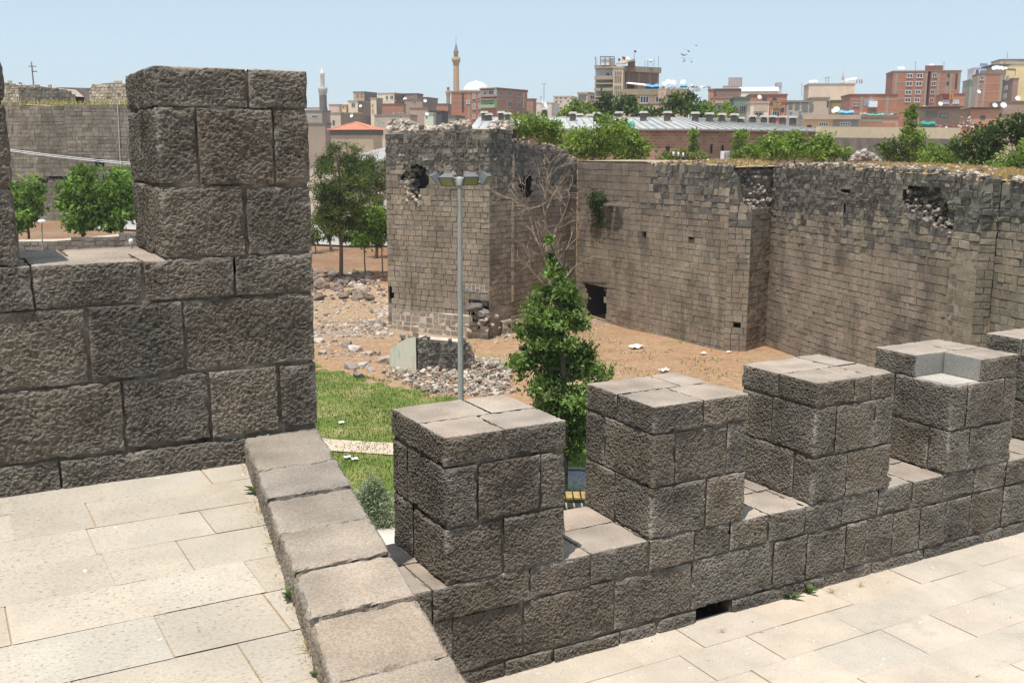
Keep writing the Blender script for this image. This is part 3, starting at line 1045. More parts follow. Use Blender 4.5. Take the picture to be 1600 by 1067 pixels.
masonry(mbr_, mc, TC + nr * .16 + d2 * .9, TR + nr * .16 + d2 * 1.2, GZ - .3, lambda u: zpl(0) - .35, st_pr, [], seed=22, thick=.2, topcol=(.4, .33, .26))
pl = mc.build('plinth', M['rubble'], tower); mbr_.build('plinth_masonry', M['stone'], pl)
# two broken blocks hanging over the hollow at the foot of the corner
mb = MB(); rg = np.random.default_rng(5)
for (x, y, s) in ((742, 480, .52), (754, 489, .5), (737, 484, .3)):
    p = pv(x, y, TL + nfront * .3, TC + nfront * .3); stone(mb, p, s, (.24, .21, .19), rg, .5)
for k in range(46):
    p = pv(rg.uniform(733, 766), rg.uniform(497, 521), TL + nfront * .25, TC + nfront * .25) - np.array([*nfront, 0]) * rg.uniform(-.3, .9)
    stone(mb, p, rg.uniform(.07, .2), (.45, .37, .29), rg)
mb.build('broken_stones', M['rubble'], tower)
# bright stones in the bottom of the upper hole
mb = MB()
for k in range(34):
    p = pv(rg.uniform(634, 657), rg.uniform(300, 320), TL, TC) - np.array([*nfront, 0]) * rg.uniform(-.06, .8)
    stone(mb, p, rg.uniform(.07, .17), (.55, .47, .39), rg)
for k in range(60):                                        # torn wall core showing inside the hole
    y = rg.uniform(260, 304)
    p = pv(627 + rg.random() ** 1.4 * (16 if y < 290 else 22), y, TL, TC) - np.array([*nfront, 0]) * rg.uniform(.12, .9)
    stone(mb, p, rg.uniform(.1, .24), (.24, .205, .17) if rg.random() < .7 else (.36, .3, .25), rg, .9)
for k in range(26):
    t = rg.random(); p = pv(632 + 24 * t, 297 + 22 * t + rg.uniform(-2, 3), TL, TC) + np.array([*nfront, 0]) * rg.uniform(-.15, .03)
    stone(mb, p, rg.uniform(.06, .14), (.5, .42, .34), rg)
mb.build('hole_rubble', M['rubble'], tower)
# loose top of the tower
mb = MB()
BK = TL + (TR - TL) * .5 + FWD[:2] * 3.2
zt_ = f1(L1 * .6)
q = [np.array([*(TL - nfront * .2), zt_ - .2]), np.array([*(TC - nfront * .2), zt_ - .1]), np.array([*(TR + FWD[:2] * .2), zt_ - .1]), np.array([*(TR + FWD[:2] * 4), zt_ + .1]), np.array([*(TL + FWD[:2] * 4), zt_ + .1])]
mb.quads([[q[0], q[1], q[2], (q[2] + q[0]) / 2], [q[0], q[2], q[3], q[4]]], (.45, .37, .28))
for k in range(330):
    t = rg.random(); s = rg.uniform(.1, 3.6)
    base = TL + (TC - TL) * t if t < .8 else TC + (TR - TC) * rg.random()
    hump = .55 * math.exp(-((t - .1) / .16) ** 2) + .45 * math.exp(-((t - .75) / .2) ** 2) + .25
    p = base + FWD[:2] * s
    stone(mb, (*p, zt_ - .12 + hump * min(1, s / 1.2) * rg.uniform(.3, 1) * .8), rg.uniform(.07, .2), (.55, .46, .38) if rg.random() < .7 else (.3, .25, .2), rg)
mb.build('rubble_top', M['rubble'], tower)
mb = MB(); rgq = np.random.default_rng(17)
zq = GZ + 1.6
while zq < f2(0) - 1.2:
    h_ = rgq.uniform(.12, .4); w_ = rgq.uniform(.06, .12)
    p = np.array([*(TR + nr * .035 + d2 * .02), 0])
    e_ = np.array([*d2, 0]); n_ = np.array([*nr, 0])
    if rgq.random() < .82: mb.hexa([p + e_ * -w_ + [0, 0, zq], p + e_ * w_ + [0, 0, zq], p + e_ * w_ - n_ * .3 + [0, 0, zq], p - e_ * w_ - n_ * .3 + [0, 0, zq]] + [p + e_ * -w_ + [0, 0, zq + h_ - .03], p + e_ * w_ + [0, 0, zq + h_ - .03], p + e_ * w_ - n_ * .3 + [0, 0, zq + h_ - .03], p - e_ * w_ - n_ * .3 + [0, 0, zq + h_ - .03]], np.array([.5, .4, .29]) * rgq.uniform(.8, 1.15))
    zq += h_
p = np.array([*(TR + nr * .02 + d2 * .02), 0]); e_ = np.array([*d2, 0]) * .05; n_ = np.array([*nr, 0]) * .3
z0_, z1_ = np.array([0, 0, GZ + 1.6]), np.array([0, 0, zq])
mb.hexa([p - e_ + z0_, p + e_ + z0_, p + e_ - n_ + z0_, p - e_ - n_ + z0_, p - e_ + z1_, p + e_ + z1_, p + e_ - n_ + z1_, p - e_ - n_ + z1_], (.3, .24, .18))
mb.build('mortar_seam', M['rubble'], tower)
# faded painted letters
cu = bpy.data.curves.new('letters', 'FONT'); cu.body = "REHIL"; cu.size = .5; cu.extrude = .002
tmp = bpy.data.objects.new('letters', cu); COL.objects.link(tmp)
bpy.context.view_layer.update()
me = bpy.data.meshes.new_from_object(tmp.evaluated_get(bpy.context.evaluated_depsgraph_get()))
bpy.data.objects.remove(tmp); me.materials.clear()
t = NT('faded_paint', .9, .1); t.base((.5, .46, .42)); me.materials.append(t.m)
gr = bpy.data.objects.new('graffiti', me); COL.objects.link(gr); gr.parent = tower
gr.matrix_parent_inverse = tower.matrix_basis.inverted()
p = pv(727, 454, TL, TC)
gr.matrix_world = Matrix.Translation(Vector(p) + Vector((*nfront, 0)) * .03) @ Matrix(((d1[0], 0, nfront[0], 0), (d1[1], 0, nfront[1], 0), (0, 1, 0, 0), (0, 0, 0, 1)))

# ---- the curtain walls
cur = thing('curtain_wall', 'long high ruined basalt curtain wall with a doorway, to the right of the tower', 'wall', (*CN, GZ))
mbk, mco = MB(), MB()
f3, L3, d3 = seg_z(TR, CN, GZ, [(801, 222), (836, 225), (838, 231), (870, 232), (873, 238), (886, 239), (889, 249), (899, 250)])
st3 = mk_style(lambda u: pv(850, 292, TR, CN)[2])
h4 = poly_on(TR, CN, [(812, 290), (820, 272), (830, 270), (834, 282), (833, 306), (816, 308)])
h5 = poly_on(TR, CN, [(825, 470), (843, 468), (843, 482), (826, 483)])
masonry(mbk, mco, TR, CN, GZ - .2, f3, st3, [h4, h5], seed=31, thick=2.6)
f4, L4, d4 = seg_z(CN, W1, GZ, [(897, 250), (1012, 251), (1016, 258), (1060, 256), (1100, 255), (1130, 260)])
u_rep = poly_on(CN, W1, [(1014, 260)])[0][0]
z_rep = poly_on(CN, W1, [(960, 322)])[0][1]
z_rb = poly_on(CN, W1, [(1080, 305)])[0][1]
base4 = mk_style(lambda u: z_rb)
def st4(u, z, rng):
    if u < u_rep and z > z_rep:
        return (.33, .5, .95, .03, np.array([.27, .215, .165]) * rng.uniform(.88, 1.08))
    return base4(u, z, rng)
st4.light = 0
door = poly_on(CN, W1, [(915, 446), (945, 446), (945, 499), (915, 494)])
hs = [poly_on(CN, W1, [(x, y), (x + 8, y), (x + 8, y + 8), (x, y + 8)]) for x, y in ((1005, 362), (1073, 368), (946, 400))]
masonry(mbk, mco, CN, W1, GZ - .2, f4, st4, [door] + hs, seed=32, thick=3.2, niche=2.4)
f5, L5, d5 = seg_z(W1, JG, GZ, [(1130, 261), (1148, 262), (1151, 300), (1156, 326), (1166, 326)])
masonry(mbk, mco, W1, JG, GZ - .3, f5, mk_style(lambda u: pv(1148, 330, W1, JG)[2]), [poly_on(W1, JG, [(1149, 502), (1157, 502), (1157, 512), (1149, 512)])], seed=33, thick=1.6, topcol=(.2, .165, .13))
f6, L6, d6 = seg_z(JG, JI, GZ, [(1166, 327), (1195, 327)])
masonry(mbk, mco, JG, JI, GZ - .3, f6, mk_style(lambda u: 5, ashc=ASHD), [], seed=34, thick=1.6)
W1b = W1 + np.array([.75, .35])                          # torn core above the buttress
f6b, _, _ = seg_z(W1b, JI + np.array([.5, .3]), GZ, [(1140, 262), (1195, 263)])
def st6(u, z, rng):
    return (.24, .18, .36, .95, (PINK if rng.random() < .45 else RUB if rng.random() < .6 else BLK) * rng.uniform(.7, 1.1))
st6.light = 0
masonry(mbk, mco, W1b, JI + np.array([.5, .3]), pv(1170, 330, W1, JG)[2] - .4, f6b, st6, [], seed=35, thick=1.4)
rightpx = [(1195, 261), (1300, 262), (1360, 264), (1400, 267), (1450, 271), (1490, 275), (1530, 280), (1560, 283), (1600, 288), (1700, 300)]
f7, L7, d7 = seg_z(JI, R1, GZ, rightpx)
def rl7(u): return poly_on(JI, R1, [(1195 + u / L7 * 295, 338 + u / L7 * 22)])[0][1]
cav = poly_on(JI, R1, [(1409, 296), (1425, 291), (1466, 294), (1478, 315), (1490, 330), (1489, 362), (1470, 358), (1450, 346), (1424, 335), (1411, 318)])
slit = poly_on(JI, R1, [(1311, 294), (1331, 296), (1331, 306), (1312, 304)])
slit2 = poly_on(JI, R1, [(1316, 317), (1320, 317), (1320, 336), (1316, 336)])
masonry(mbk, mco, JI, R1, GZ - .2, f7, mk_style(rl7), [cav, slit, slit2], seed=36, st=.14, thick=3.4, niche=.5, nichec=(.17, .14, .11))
f8, _, _ = seg_z(R2, R3, GZ, rightpx)
st8 = mk_style(lambda u: pv(1520, 372, R2, R3)[2], ashc=ASH * .95, light=-2.0)
masonry(mbk, mco, R2, R3, GZ - .2, f8, st8, [], seed=38, thick=3)
masonry(mbk, mco, R3, R4, GZ - .2, lambda u: f8(1.35), mk_style(lambda u: -1, ashc=ASHD), [], seed=39, thick=1)
f9, _, _ = seg_z(R4, R5, GZ, rightpx)
masonry(mbk, mco, R4, R5, GZ - .2, f9, mk_style(lambda u: pv(1580, 365, R4, R5)[2]), [], seed=40, thick=3.4)
mco.build('core', M['rubble'], cur); mbk.build('masonry', M['stone'], cur)
# rubble spilling in the cavity and the torn end
mb = MB(); rg = np.random.default_rng(9)
n7 = np.array([d7[1], -d7[0]]); n7 = n7 if n7 @ (-JI) > 0 else -n7
for k in range(190):
    t = rg.random(); x = 1414 + t * 76
    yb = np.interp(x, [1411, 1424, 1450, 1470, 1490], [318, 336, 348, 360, 376]); y = yb - rg.random() ** 1.5 * 26
    p = pv(x, y, JI, R1) - np.array([*n7, 0]) * (.05 + rg.uniform(0, .6)) * (yb - y + 4) / 22
    stone(mb, p, rg.uniform(.05, .13), PINK * .8 if rg.random() < .5 else RUB, rg)
for k in range(120):
    x = rg.uniform(1151, 1196); y = rg.uniform(312, 330) if rg.random() < .5 else rg.uniform(263, 320)
    p = pv(x, y, W1b, JI + np.array([.5, .3])) + np.array([-.25, -.1, 0]) * rg.random()
    stone(mb, p, rg.uniform(.06, .16), PINK if rg.random() < .7 else RUB, rg)
for k in range(170):
    x = rg.uniform(1411, 1488); y0_ = np.interp(x, [1411, 1466, 1478, 1488], [297, 296, 314, 330]); y1_ = np.interp(x, [1411, 1424, 1450, 1470, 1488], [316, 334, 346, 358, 364])
    p = pv(x, rg.uniform(y0_, y1_), JI, R1) - np.array([*n7, 0]) * rg.uniform(.3, .6)
    stone(mb, p, rg.uniform(.08, .17), (.2, .165, .13) if rg.random() < .7 else (.12, .105, .09), rg)
mb.build('torn_rubble', M['rubble'], cur)
# corbels of a lost balcony
mb = MB()
n4 = np.array([d4[1], -d4[0]]); n4 = n4 if n4 @ (-CN) > 0 else -n4
for (x, y0, y1) in ((951, 323, 345), (971, 322, 348)):
    p = pv(x, y1, CN, W1); q = pv(x, y0, CN, W1); w = .16; h = q[2] - p[2]
    e = np.array([*d4, 0]); nn = np.array([*n4, 0])
    mb.hexa([p - e * w, p + e * w, p + e * w - nn * .2, p - e * w - nn * .2, q - e * w + nn * .32, q + e * w + nn * .32, q + e * w - nn * .2, q - e * w - nn * .2], (.2, .17, .14))
p = pv(961, 322, CN, W1)
for s in (-.55, .1):
    mb.hexa([p + e * s + nn * .35, p + e * (s + .42) + nn * .35, p + e * (s + .42) - nn * .1, p + e * s - nn * .1] + [a + np.array([0, 0, .1]) for a in (p + e * s + nn * .36, p + e * (s + .42) + nn * .36, p + e * (s + .42) - nn * .1, p + e * s - nn * .1)], (.3, .25, .2))
mb.build('corbel', M['rubble'], cur)
# lintel over the doorway
mb = MB(); pl_, pr_ = pv(911, 440, CN, W1), pv(948, 441, CN, W1)
mb.hexa([pl_ + nn * .05, pr_ + nn * .05, pr_ - nn * .3, pl_ - nn * .3] + [a + np.array([0, 0, .3]) for a in (pl_ + nn * .05, pr_ + nn * .05, pr_ - nn * .3, pl_ - nn * .3)], (.28, .225, .17))
mb.build('lintel', M['stone'], cur)

# dry grass and loose stones on the wall tops
P = []; mbs = MB(); rg = np.random.default_rng(3)
for (a, b, f, L, n_, off) in ((TR, CN, f3, L3, 700, (.4, 4.5)), (CN, W1, f4, L4, 1500, (.3, 3.0)), (JI, R1, f7, L7, 2600, (.3, 3.2)), (R2, R3, f8, 1.35, 300, (.3, 2.6)), (R4, R5, f9, 9, 1600, (.2, 3.2))):
    d = (b - a) / np.linalg.norm(b - a); nn_ = np.array([d[1], -d[0]]); nn_ = nn_ if nn_ @ (-a) > 0 else -nn_
    for k in range(n_):
        u = rg.uniform(0, L); o = rg.uniform(*off)
        if a is CN and u < u_rep: continue
        zz = f(u) + .05 * o - .02
        q = a + d * u - nn_ * o
        P.append((*q, zz))
        if k % 7 == 0:
            stone(mbs, (*(a + d * u - nn_ * (rg.random() ** 2 * off[1])), zz + .02), rg.uniform(.05, .13), PINK if rg.random() < .5 else RUB, rg)
P = np.array(P)
blades('dry_grass', np.repeat(P, 4, 0) + RNG.normal(0, .09, (len(P) * 4, 3)) * np.array([1, 1, .1]), .10, .016, [(.5, .32, .14), (.55, .4, .2), (.44, .27, .12), (.36, .29, .12)], M['grass'], .9)
tag(mbs.build('loose_stones', M['rubble']), kind='stuff')
#PART3
# ------------------------------------------------------------------ far bastion on the left
bast = thing('far_bastion', 'wide weathered old bastion standing far off between the two left merlons', 'bastion', pd(110, 358, 92))
fa = [pd(x, 300, d)[:2] for x, d in ((-150, 99), (-20, 94), (110, 91.5), (235, 93.5), (330, 99))]
mbk, mco = MB(), MB()
tops = [(-200, 166), (0, 162), (20, 161), (40, 163), (90, 166), (140, 166), (150, 163), (205, 163), (260, 164), (340, 166)]
zb = pd(110, 372, 91.5)[2]


def st_b(u, z, rng):
    c = np.array([.30, .262, .205]) * rng.uniform(.86, 1.1)
    if n1(u * .22, z * .15, 9.1) > .1: c = c * .72
    if rng.random() < .1: c = c * .75
    return (.33, .4, .85, .12, c)


st_b.light = 0
for k, (a, b) in enumerate(zip(fa[:-1], fa[1:])):
    f, L, d = seg_z(a, b, zb, tops)
    hol = []
    if k == 2: hol = [poly_on(a, b, [(148, 243), (157, 242), (160, 250), (166, 258), (150, 259)]), poly_on(a, b, [(111, 277), (140, 279), (140, 282), (111, 281)])]
    if k == 1: hol = [poly_on(a, b, [(53, 275), (66, 278), (72, 283), (76, 277), (108, 277), (108, 281), (78, 281), (70, 288), (53, 279)])]
    masonry(mbk, mco, a, b, zb, f, st_b, hol, seed=60 + k, thick=5, niche=.35, topcol=(.42, .36, .2))
mco.build('core', M['rubble'], bast); mbk.build('masonry', M['stone'], bast)
# broken upper walls set back on its top
mbk, mco = MB(), MB()
ga = [pd(x, 150, d)[:2] for x, d in ((-30, 97), (30, 97), (118, 96.5), (139, 97), (205, 96))]
def st_u(u, z, rng): return (.26, .25, .5, .6, (BLK * 1.3 if z < zt2 else np.array([.5, .42, .34])) * rng.uniform(.8, 1.2))
st_u.light = 0
for k, (a, b, tp) in enumerate(((ga[0], ga[1], [(-30, 136), (5, 128), (20, 131), (33, 133)]), (ga[1], ga[2], [(22, 132), (60, 134), (90, 138), (104, 139), (120, 152)]),
                                (ga[3], ga[4], [(137, 152), (142, 133), (160, 130), (186, 128), (200, 133), (212, 140)]))):
    f, L, d = seg_z(a, b, zb, tp)
    zt2 = pd(80, 141 if k == 1 else 190, 96)[2]
    masonry(mbk, mco, a, b, pd(80, 172, 97)[2], f, st_u, [], seed=70 + k, thick=1.6, topcol=(.5, .42, .35))
up = mco.build('upper_wall', M['rubble'], bast); mbk.build('upper_masonry', M['stone'], up)
mb = MB(); rg = np.random.default_rng(8)
a, b = pd(58, 136, 100), pd(142, 138, 100)
mb.hexa([*(np.array([p[0], p[1], p[2] - 2]) for p in (a, b, b + FWD * 3, a + FWD * 3)), a, b, b + FWD * 3, a + FWD * 3], (.3, .25, .22))
mb.build('rear_wall', M['stone'], bast)
P = []
for k in range(500):
    x = rg.uniform(-10, 230); p = pd(x, 164, rg.uniform(92.4, 95.5)); P.append((p[0], p[1], pd(x, 163, 91.5)[2] + rg.uniform(-.1, .15)))
blades('dry_grass', np.array(P), .4, .05, [(.42, .36, .12), (.5, .4, .2), (.25, .27, .08)], M['grass'], .8)
# thin conduit down its face
p, q = pv(184, 158, fa[2], fa[3]), pv(189, 262, fa[2], fa[3])
nb = -FWD * .12
mb = MB(); mb.tube([p + nb, q + nb], .035, 6, (.55, .5, .44)); mb.build('conduit', M['plain'], bast)
# mast with aerial on top
b0 = pd(53, 136, 98)
mt = thing('aerial_mast', 'thin dark mast standing on the ruined top of the far left bastion', 'mast', b0)
mb = MB(); mb.tube([b0 - np.array([0, 0, .8]), pd(49, 97, 98)], [.09, .05], 6, (.2, .16, .18)); mb.build('pole', M['plain'], mt)
mb = MB(); mb.tube([pd(51, 112.5, 97.9), pd(50, 103.5, 97.9)], .05, 5, (.2, .16, .18)); c = pd(50, 104, 98); mb.tube([c - RGT * .35, c + RGT * .4], .04, 5, (.2, .16, .18)); c = pd(51, 112, 98); mb.tube([c - RGT * .1, c + RGT * .4], .05, 5, (.2, .16, .18)); mb.build('aerial', M['plain'], mt)

# retaining wall in front of it
rw0, rw1, rw2 = pd(-40, 395, 68.5)[:2], pd(75, 395, 68)[:2], pd(360, 380, 69.5)[:2]
rt = thing('retaining_wall', 'low stone retaining wall below the trees at the foot of the far bastion', 'wall', (*rw1, -6.2))
mbk, mco = MB(), MB()
def st_r(u, z, rng): return (.3, .4, .8, .35, np.array([.25, .22, .18]) * rng.uniform(.8, 1.2))
st_r.light = 0
for k, (a, b) in enumerate(((rw0, rw1), (rw1, rw2))):
    f, L, d = seg_z(a, b, -6, [(-60, 377), (80, 376), (140, 372), (260, 361), (380, 350)])
    masonry(mbk, mco, a, b, -6.3, f, st_r, [], seed=80 + k, thick=1.2, topcol=(.55, .5, .4))
mco.build('core', M['rubble'], rt); mbk.build('masonry', M['stone'], rt)
# garden lamp
b0 = pd(65, 402, 60); b0[2] = tz(b0[0], b0[1])
gl = thing('garden_lamp', 'small park lamp with a white flat cap on a thin post, far left', 'lamp', b0)
tp = pd(65, 344, 60)
mb = MB(); mb.tube([b0, tp], .04, 6, (.25, .25, .24)); mb.build('post', M['plain'], gl)
mb = MB(); mb.lathe(tp - np.array([0, 0, .08]), [(.0, .12), (.13, .1), (.26, 0), (.2, -.05), (.08, -.12), (0, -.12)], 14, (.85, .85, .9)); mb.build('lamp_cap', M['plain'], gl)
# two overhead cables crossing in front of the bastion
for k, (dy, ds) in enumerate(((0, 0), (2.5, .4))):
    a, b = pd(-60, 222 + dy, 80 + ds), pd(420, 262 + dy, 80 + ds)
    tt = np.linspace(0, 1, 24)
    pts = [a + (b - a) * t - np.array([0, 0, 2.0 * 4 * t * (1 - t) * .25]) for t in tt]
    mb = MB(); mb.tube(pts, .03, 5, (.75, .74, .74))
    tag(mb.build('overhead_cable', M['plain']), 'pale overhead cable sagging in front of the far left bastion', 'cable', 'pair of cables before the bastion')
# small white lamp housing on the back of the high sill
b0 = np.array([.945, 5.86, ZS])
fl = thing('small_floodlight', 'tiny white floodlight on the back edge of the upper sill, between the left merlons', 'floodlight', b0)
mb = MB(); mb.tube([b0, b0 + np.array([0, 0, .02])], .008, 8, (.5, .5, .52)); mb.build('bracket', M['plain'], fl)
mb = MB(); mb.lathe(b0 + np.array([0, 0, .016]), [(0, 0), (.011, .002), (.013, .02), (.009, .03), (0, .032)], 12, (.85, .86, .9)); mb.build('housing', M['plain'], fl)

# ------------------------------------------------------------------ vegetation
G1 = [(.14, .215, .035), (.185, .275, .045), (.09, .15, .02), (.22, .31, .06), (.27, .35, .09)]
G2 = [(.05, .085, .022), (.035, .06, .015), (.075, .115, .03), (.095, .135, .04)]
GP = [(.085, .125, .03), (.06, .09, .022), (.12, .16, .04), (.17, .20, .06), (.04, .06, .016)]
GB = [(.12, .21, .03), (.165, .27, .045), (.21, .32, .07), (.085, .15, .022)]
GO = [(.36, .40, .29), (.27, .31, .2), (.46, .49, .38), (.18, .22, .13)]


def leaves(mb, C, rc, per, size, pal, rng, asp=.5, droop=0.0):
    n = len(C)
    base = np.array(pal)[rng.integers(0, len(pal), n)] * rng.uniform(.75, 1.2, (n, 1))
    c = np.repeat(C, per, 0) + rng.normal(0, 1, (n * per, 3)) * rc * np.array([1, 1, .7])
    col = np.repeat(base, per, 0) * rng.uniform(.8, 1.22, (n * per, 1))
    N = n * per
    a = rng.normal(0, 1, (N, 3)); a[:, 2] -= droop; a /= np.linalg.norm(a, axis=1)[:, None]
    b = np.cross(a, rng.normal(0, 1, (N, 3)) * np.array([.7, .7, .7]) + np.array([0, 0, .0])); b /= np.linalg.norm(b, axis=1)[:, None] + 1e-9
    s = size * rng.uniform(.6, 1.25, (N, 1))
    V = np.stack([c - a * s, c + b * s * asp, c + a * s, c - b * s * asp], 1)
    mb.quads(V, col)


DENS = 2.6


def plant(name, label, cat, base, blobs, pal, leaf, dens, trunk=None, group=None, asp=.5, seed=0, per=14, limbs=True, droop=0.0, clump=.22):
    """blobs: (centre xyz, rx, rz)"""
    rng = np.random.default_rng(seed + 100)
    o = thing(name, label, cat, base, group)
    mb = MB()
    for (c, rx, rz) in blobs:
        n = max(6, int(dens * DENS * rx * rz))
        u = rng.normal(0, 1, (n, 3)); u /= np.linalg.norm(u, axis=1)[:, None]
        r = rng.random((n, 1)) ** .42
        wob = 1 + .5 * gnoise(u * 1.7 + seed)[:, None]
        C = np.asarray(c) + u * r * wob * np.array([rx, rx, rz])
        leaves(mb, C, clump * min(rx, rz) + leaf * .6, per, leaf, pal, rng, asp, droop)
    mb.build('crown', M['leaf'], o)
    if trunk:
        r0, col = trunk
        mb = MB(); base = np.asarray(base, float)
        cen = np.mean([b[0] for b in blobs], 0); top = max(b[0][2] for b in blobs)
        pts = [base - np.array([0, 0, .3])]
        for t in (.25, .5, .75, 1):
            p = base + (np.array([cen[0], cen[1], top]) - base) * t; p[:2] += rng.normal(0, r0 * .8, 2); pts.append(p)
        mb.tube(pts, np.linspace(r0, r0 * .3, 5), 9, col)
        if limbs:
            for (c, rx, rz) in blobs:
                t = np.clip((c[2] - base[2] - rz * .9) / (top - base[2] + 1e-6), .2, .9); p = base + (np.array([cen[0], cen[1], top]) - base) * t
                mid = (p + np.asarray(c)) / 2 - np.array([0, 0, .1 * rx])
                mb.tube([p, mid, np.asarray(c)], [r0 * .45, r0 * .3, r0 * .1], 6, col)
        mb.build('trunk', M['bark'], o)
    return o


def blob_px(lst, d, rng, spread=.5):
    out = []
    for (x, y, rx, ry) in lst:
        c = pd(x, y, d); k = d / FP * 1.02
        c = c + FWD * rng.uniform(-spread, spread) * rx * k
        out.append((c, rx * k, ry * k))
    return out


rv = np.random.default_rng(21)
BARK = (.16, .125, .095)
# the leafy conical tree in front of the old walls
tb = pz(880, 742, GZ); td = depth_of(tb[:2]); tb[2] = tz(tb[0], tb[1])
plant('sweetgum_tree', 'dense bright green conical tree standing between the street lamp and the curtain wall', 'tree', tb,
      blob_px([(858, 378, 4, 14), (864, 405, 7, 15), (868, 428, 14, 16), (884, 450, 18, 13), (852, 462, 18, 16), (893, 475, 22, 16), (838, 488, 24, 17), (872, 498, 28, 18), (905, 505, 20, 14), (828, 520, 26, 16), (868, 530, 34, 20),
               (845, 556, 34, 18), (905, 552, 28, 18), (818, 566, 24, 13), (880, 580, 40, 20), (925, 583, 30, 15), (845, 596, 34, 18), (900, 612, 42, 18), (935, 604, 20, 11), (862, 630, 34, 20), (905, 640, 34, 20), (880, 668, 36, 20), (912, 678, 22, 14), (850, 655, 24, 18), (890, 700, 18, 10)], td, rv, 1.0),
      [(.10, .165, .034), (.145, .22, .05), (.2, .285, .08), (.055, .095, .02), (.27, .35, .12)], .075, 92, (.13, BARK), asp=.5, seed=1, per=22, droop=.35, clump=.2)

# bare dead tree behind it
db = pz(868, 566, GZ); dd_ = depth_of(db[:2])
dead = thing('dead_tree', 'bare pale leafless tree standing before the tower corner, behind the green tree', 'tree', db)
mbt, mbr = MB(), MB(); rg = np.random.default_rng(15)
tp = pd(852, 330, dd_)
tr = [db - np.array([0, 0, .3]), db + (tp - db) * .35 + RGT * .05, db + (tp - db) * .7 - RGT * .06, tp]
DC = (.31, .235, .178)
mbt.tube(tr, [.13, .10, .08, .05], 9, DC)


def twig(p, d, L, r, lev):
    pts = [p]; q = p.copy(); dirn = d.copy()
    for k in range(5):
        dirn = dirn + rg.normal(0, .13, 3) + np.array([0, 0, .03]); dirn /= np.linalg.norm(dirn)
        q = q + dirn * L / 5; pts.append(q)
    mbr.tube(pts, np.linspace(r, r * .45, 6), 5 if lev < 2 else 4, np.array(DC) * rg.uniform(.85, 1.2), cap=False)
    if lev < 3:
        for k in range(int(rg.integers(3, 6)) if lev < 2 else int(rg.integers(2, 4))):
            i = int(rg.integers(1, 6)); nd = dirn + rg.normal(0, .62, 3) * np.array([1, 1, .8]); nd /= np.linalg.norm(nd)
            twig(pts[i], nd, L * rg.uniform(.42, .66), r * .55, lev + 1)


for (x, y, ex, ey) in ((858, 420, 790, 330), (858, 430, 930, 352), (855, 390, 905, 290), (853, 380, 800, 285), (852, 350, 862, 245), (852, 345, 838, 262), (852, 335, 880, 262), (858, 460, 925, 400), (858, 455, 800, 400), (856, 405, 915, 380), (855, 400, 815, 350)):
    ex = 856 + (ex - 856) * .82; a = pd(x, y, dd_); b = pd(ex, ey, dd_ + rg.uniform(-1.4, 1.4)); v = b - a; L = np.linalg.norm(v)
    twig(a, v / L, L * .8, .036, 0)
mbt.build('trunk', M['bark'], dead); mbr.build('branches', M['bark'], dead)

# silvery olive bush by the pavement
ob = pz(585, 828, GZ); od = depth_of(ob[:2]); ob[2] = tz(ob[0], ob[1])
plant('olive_bush', 'silvery grey green bush on the lawn beside the kerb wall', 'bush', ob,
      blob_px([(580, 770, 22, 18), (560, 783, 18, 16), (598, 785, 20, 18), (580, 800, 26, 18), (605, 808, 14, 14), (572, 818, 16, 12), (582, 755, 12, 12)], od, rv), GO, .055, 330, (.03, BARK), asp=.22, seed=3, per=22)

# trees in the small park left of the tower
PK = -6.15
def ground_at(x, y, z=PK):
    p = pz(x, y, z); p[2] = tz(p[0], p[1]); return p
b0 = ground_at(533, 440); d0 = depth_of(b0[:2])
plant('pine_tree', 'tall loose dark pine with a straight bare trunk in the red soil park', 'tree', b0,
      blob_px([(528, 240, 30, 15), (512, 262, 26, 17), (548, 262, 34, 17), (560, 285, 30, 17), (515, 292, 28, 18), (538, 300, 34, 18), (508, 322, 20, 18), (532, 328, 32, 18), (556, 318, 24, 16), (520, 350, 32, 14), (545, 352, 28, 14), (503, 350, 14, 12), (535, 372, 20, 8)], d0, rv, .8),
      GP, .15, 12, (.13, (.15, .12, .095)), asp=.16, seed=4, per=60, clump=.2)
b1 = ground_at(588, 402); d1_ = depth_of(b1[:2])
plant('pine_tree', 'smaller pine half hidden behind the left edge of the tower', 'tree', b1,
      blob_px([(582, 258, 22, 14), (602, 262, 16, 14), (574, 282, 24, 17), (597, 288, 16, 16), (584, 306, 20, 13)], d1_, rv, .8), GP, .15, 11, (.12, BARK), asp=.16, seed=5, per=60, clump=.2)
for k, (bx, by, bl, lab) in enumerate(((571, 428, [(573, 338, 18, 16), (562, 356, 20, 14), (580, 362, 20, 14), (570, 378, 20, 9), (552, 372, 10, 8)], 'young bright green tree with a thin trunk, beside the tall pine'),
                                       (598, 433, [(597, 338, 13, 16), (600, 360, 14, 16), (592, 376, 10, 9)], 'young bright green tree touching the tower edge'),
                                       (494, 396, [(494, 372, 10, 7), (488, 362, 8, 8)], 'small leaning tree at the edge of the tall parapet'))):
    b2 = ground_at(bx, by)
    plant('young_tree', lab, 'tree', b2, blob_px(bl, depth_of(b2[:2]), rv, .7), GB if k < 2 else GP, .16, 26, (.055, (.3, .26, .21)), seed=10 + k, per=16)
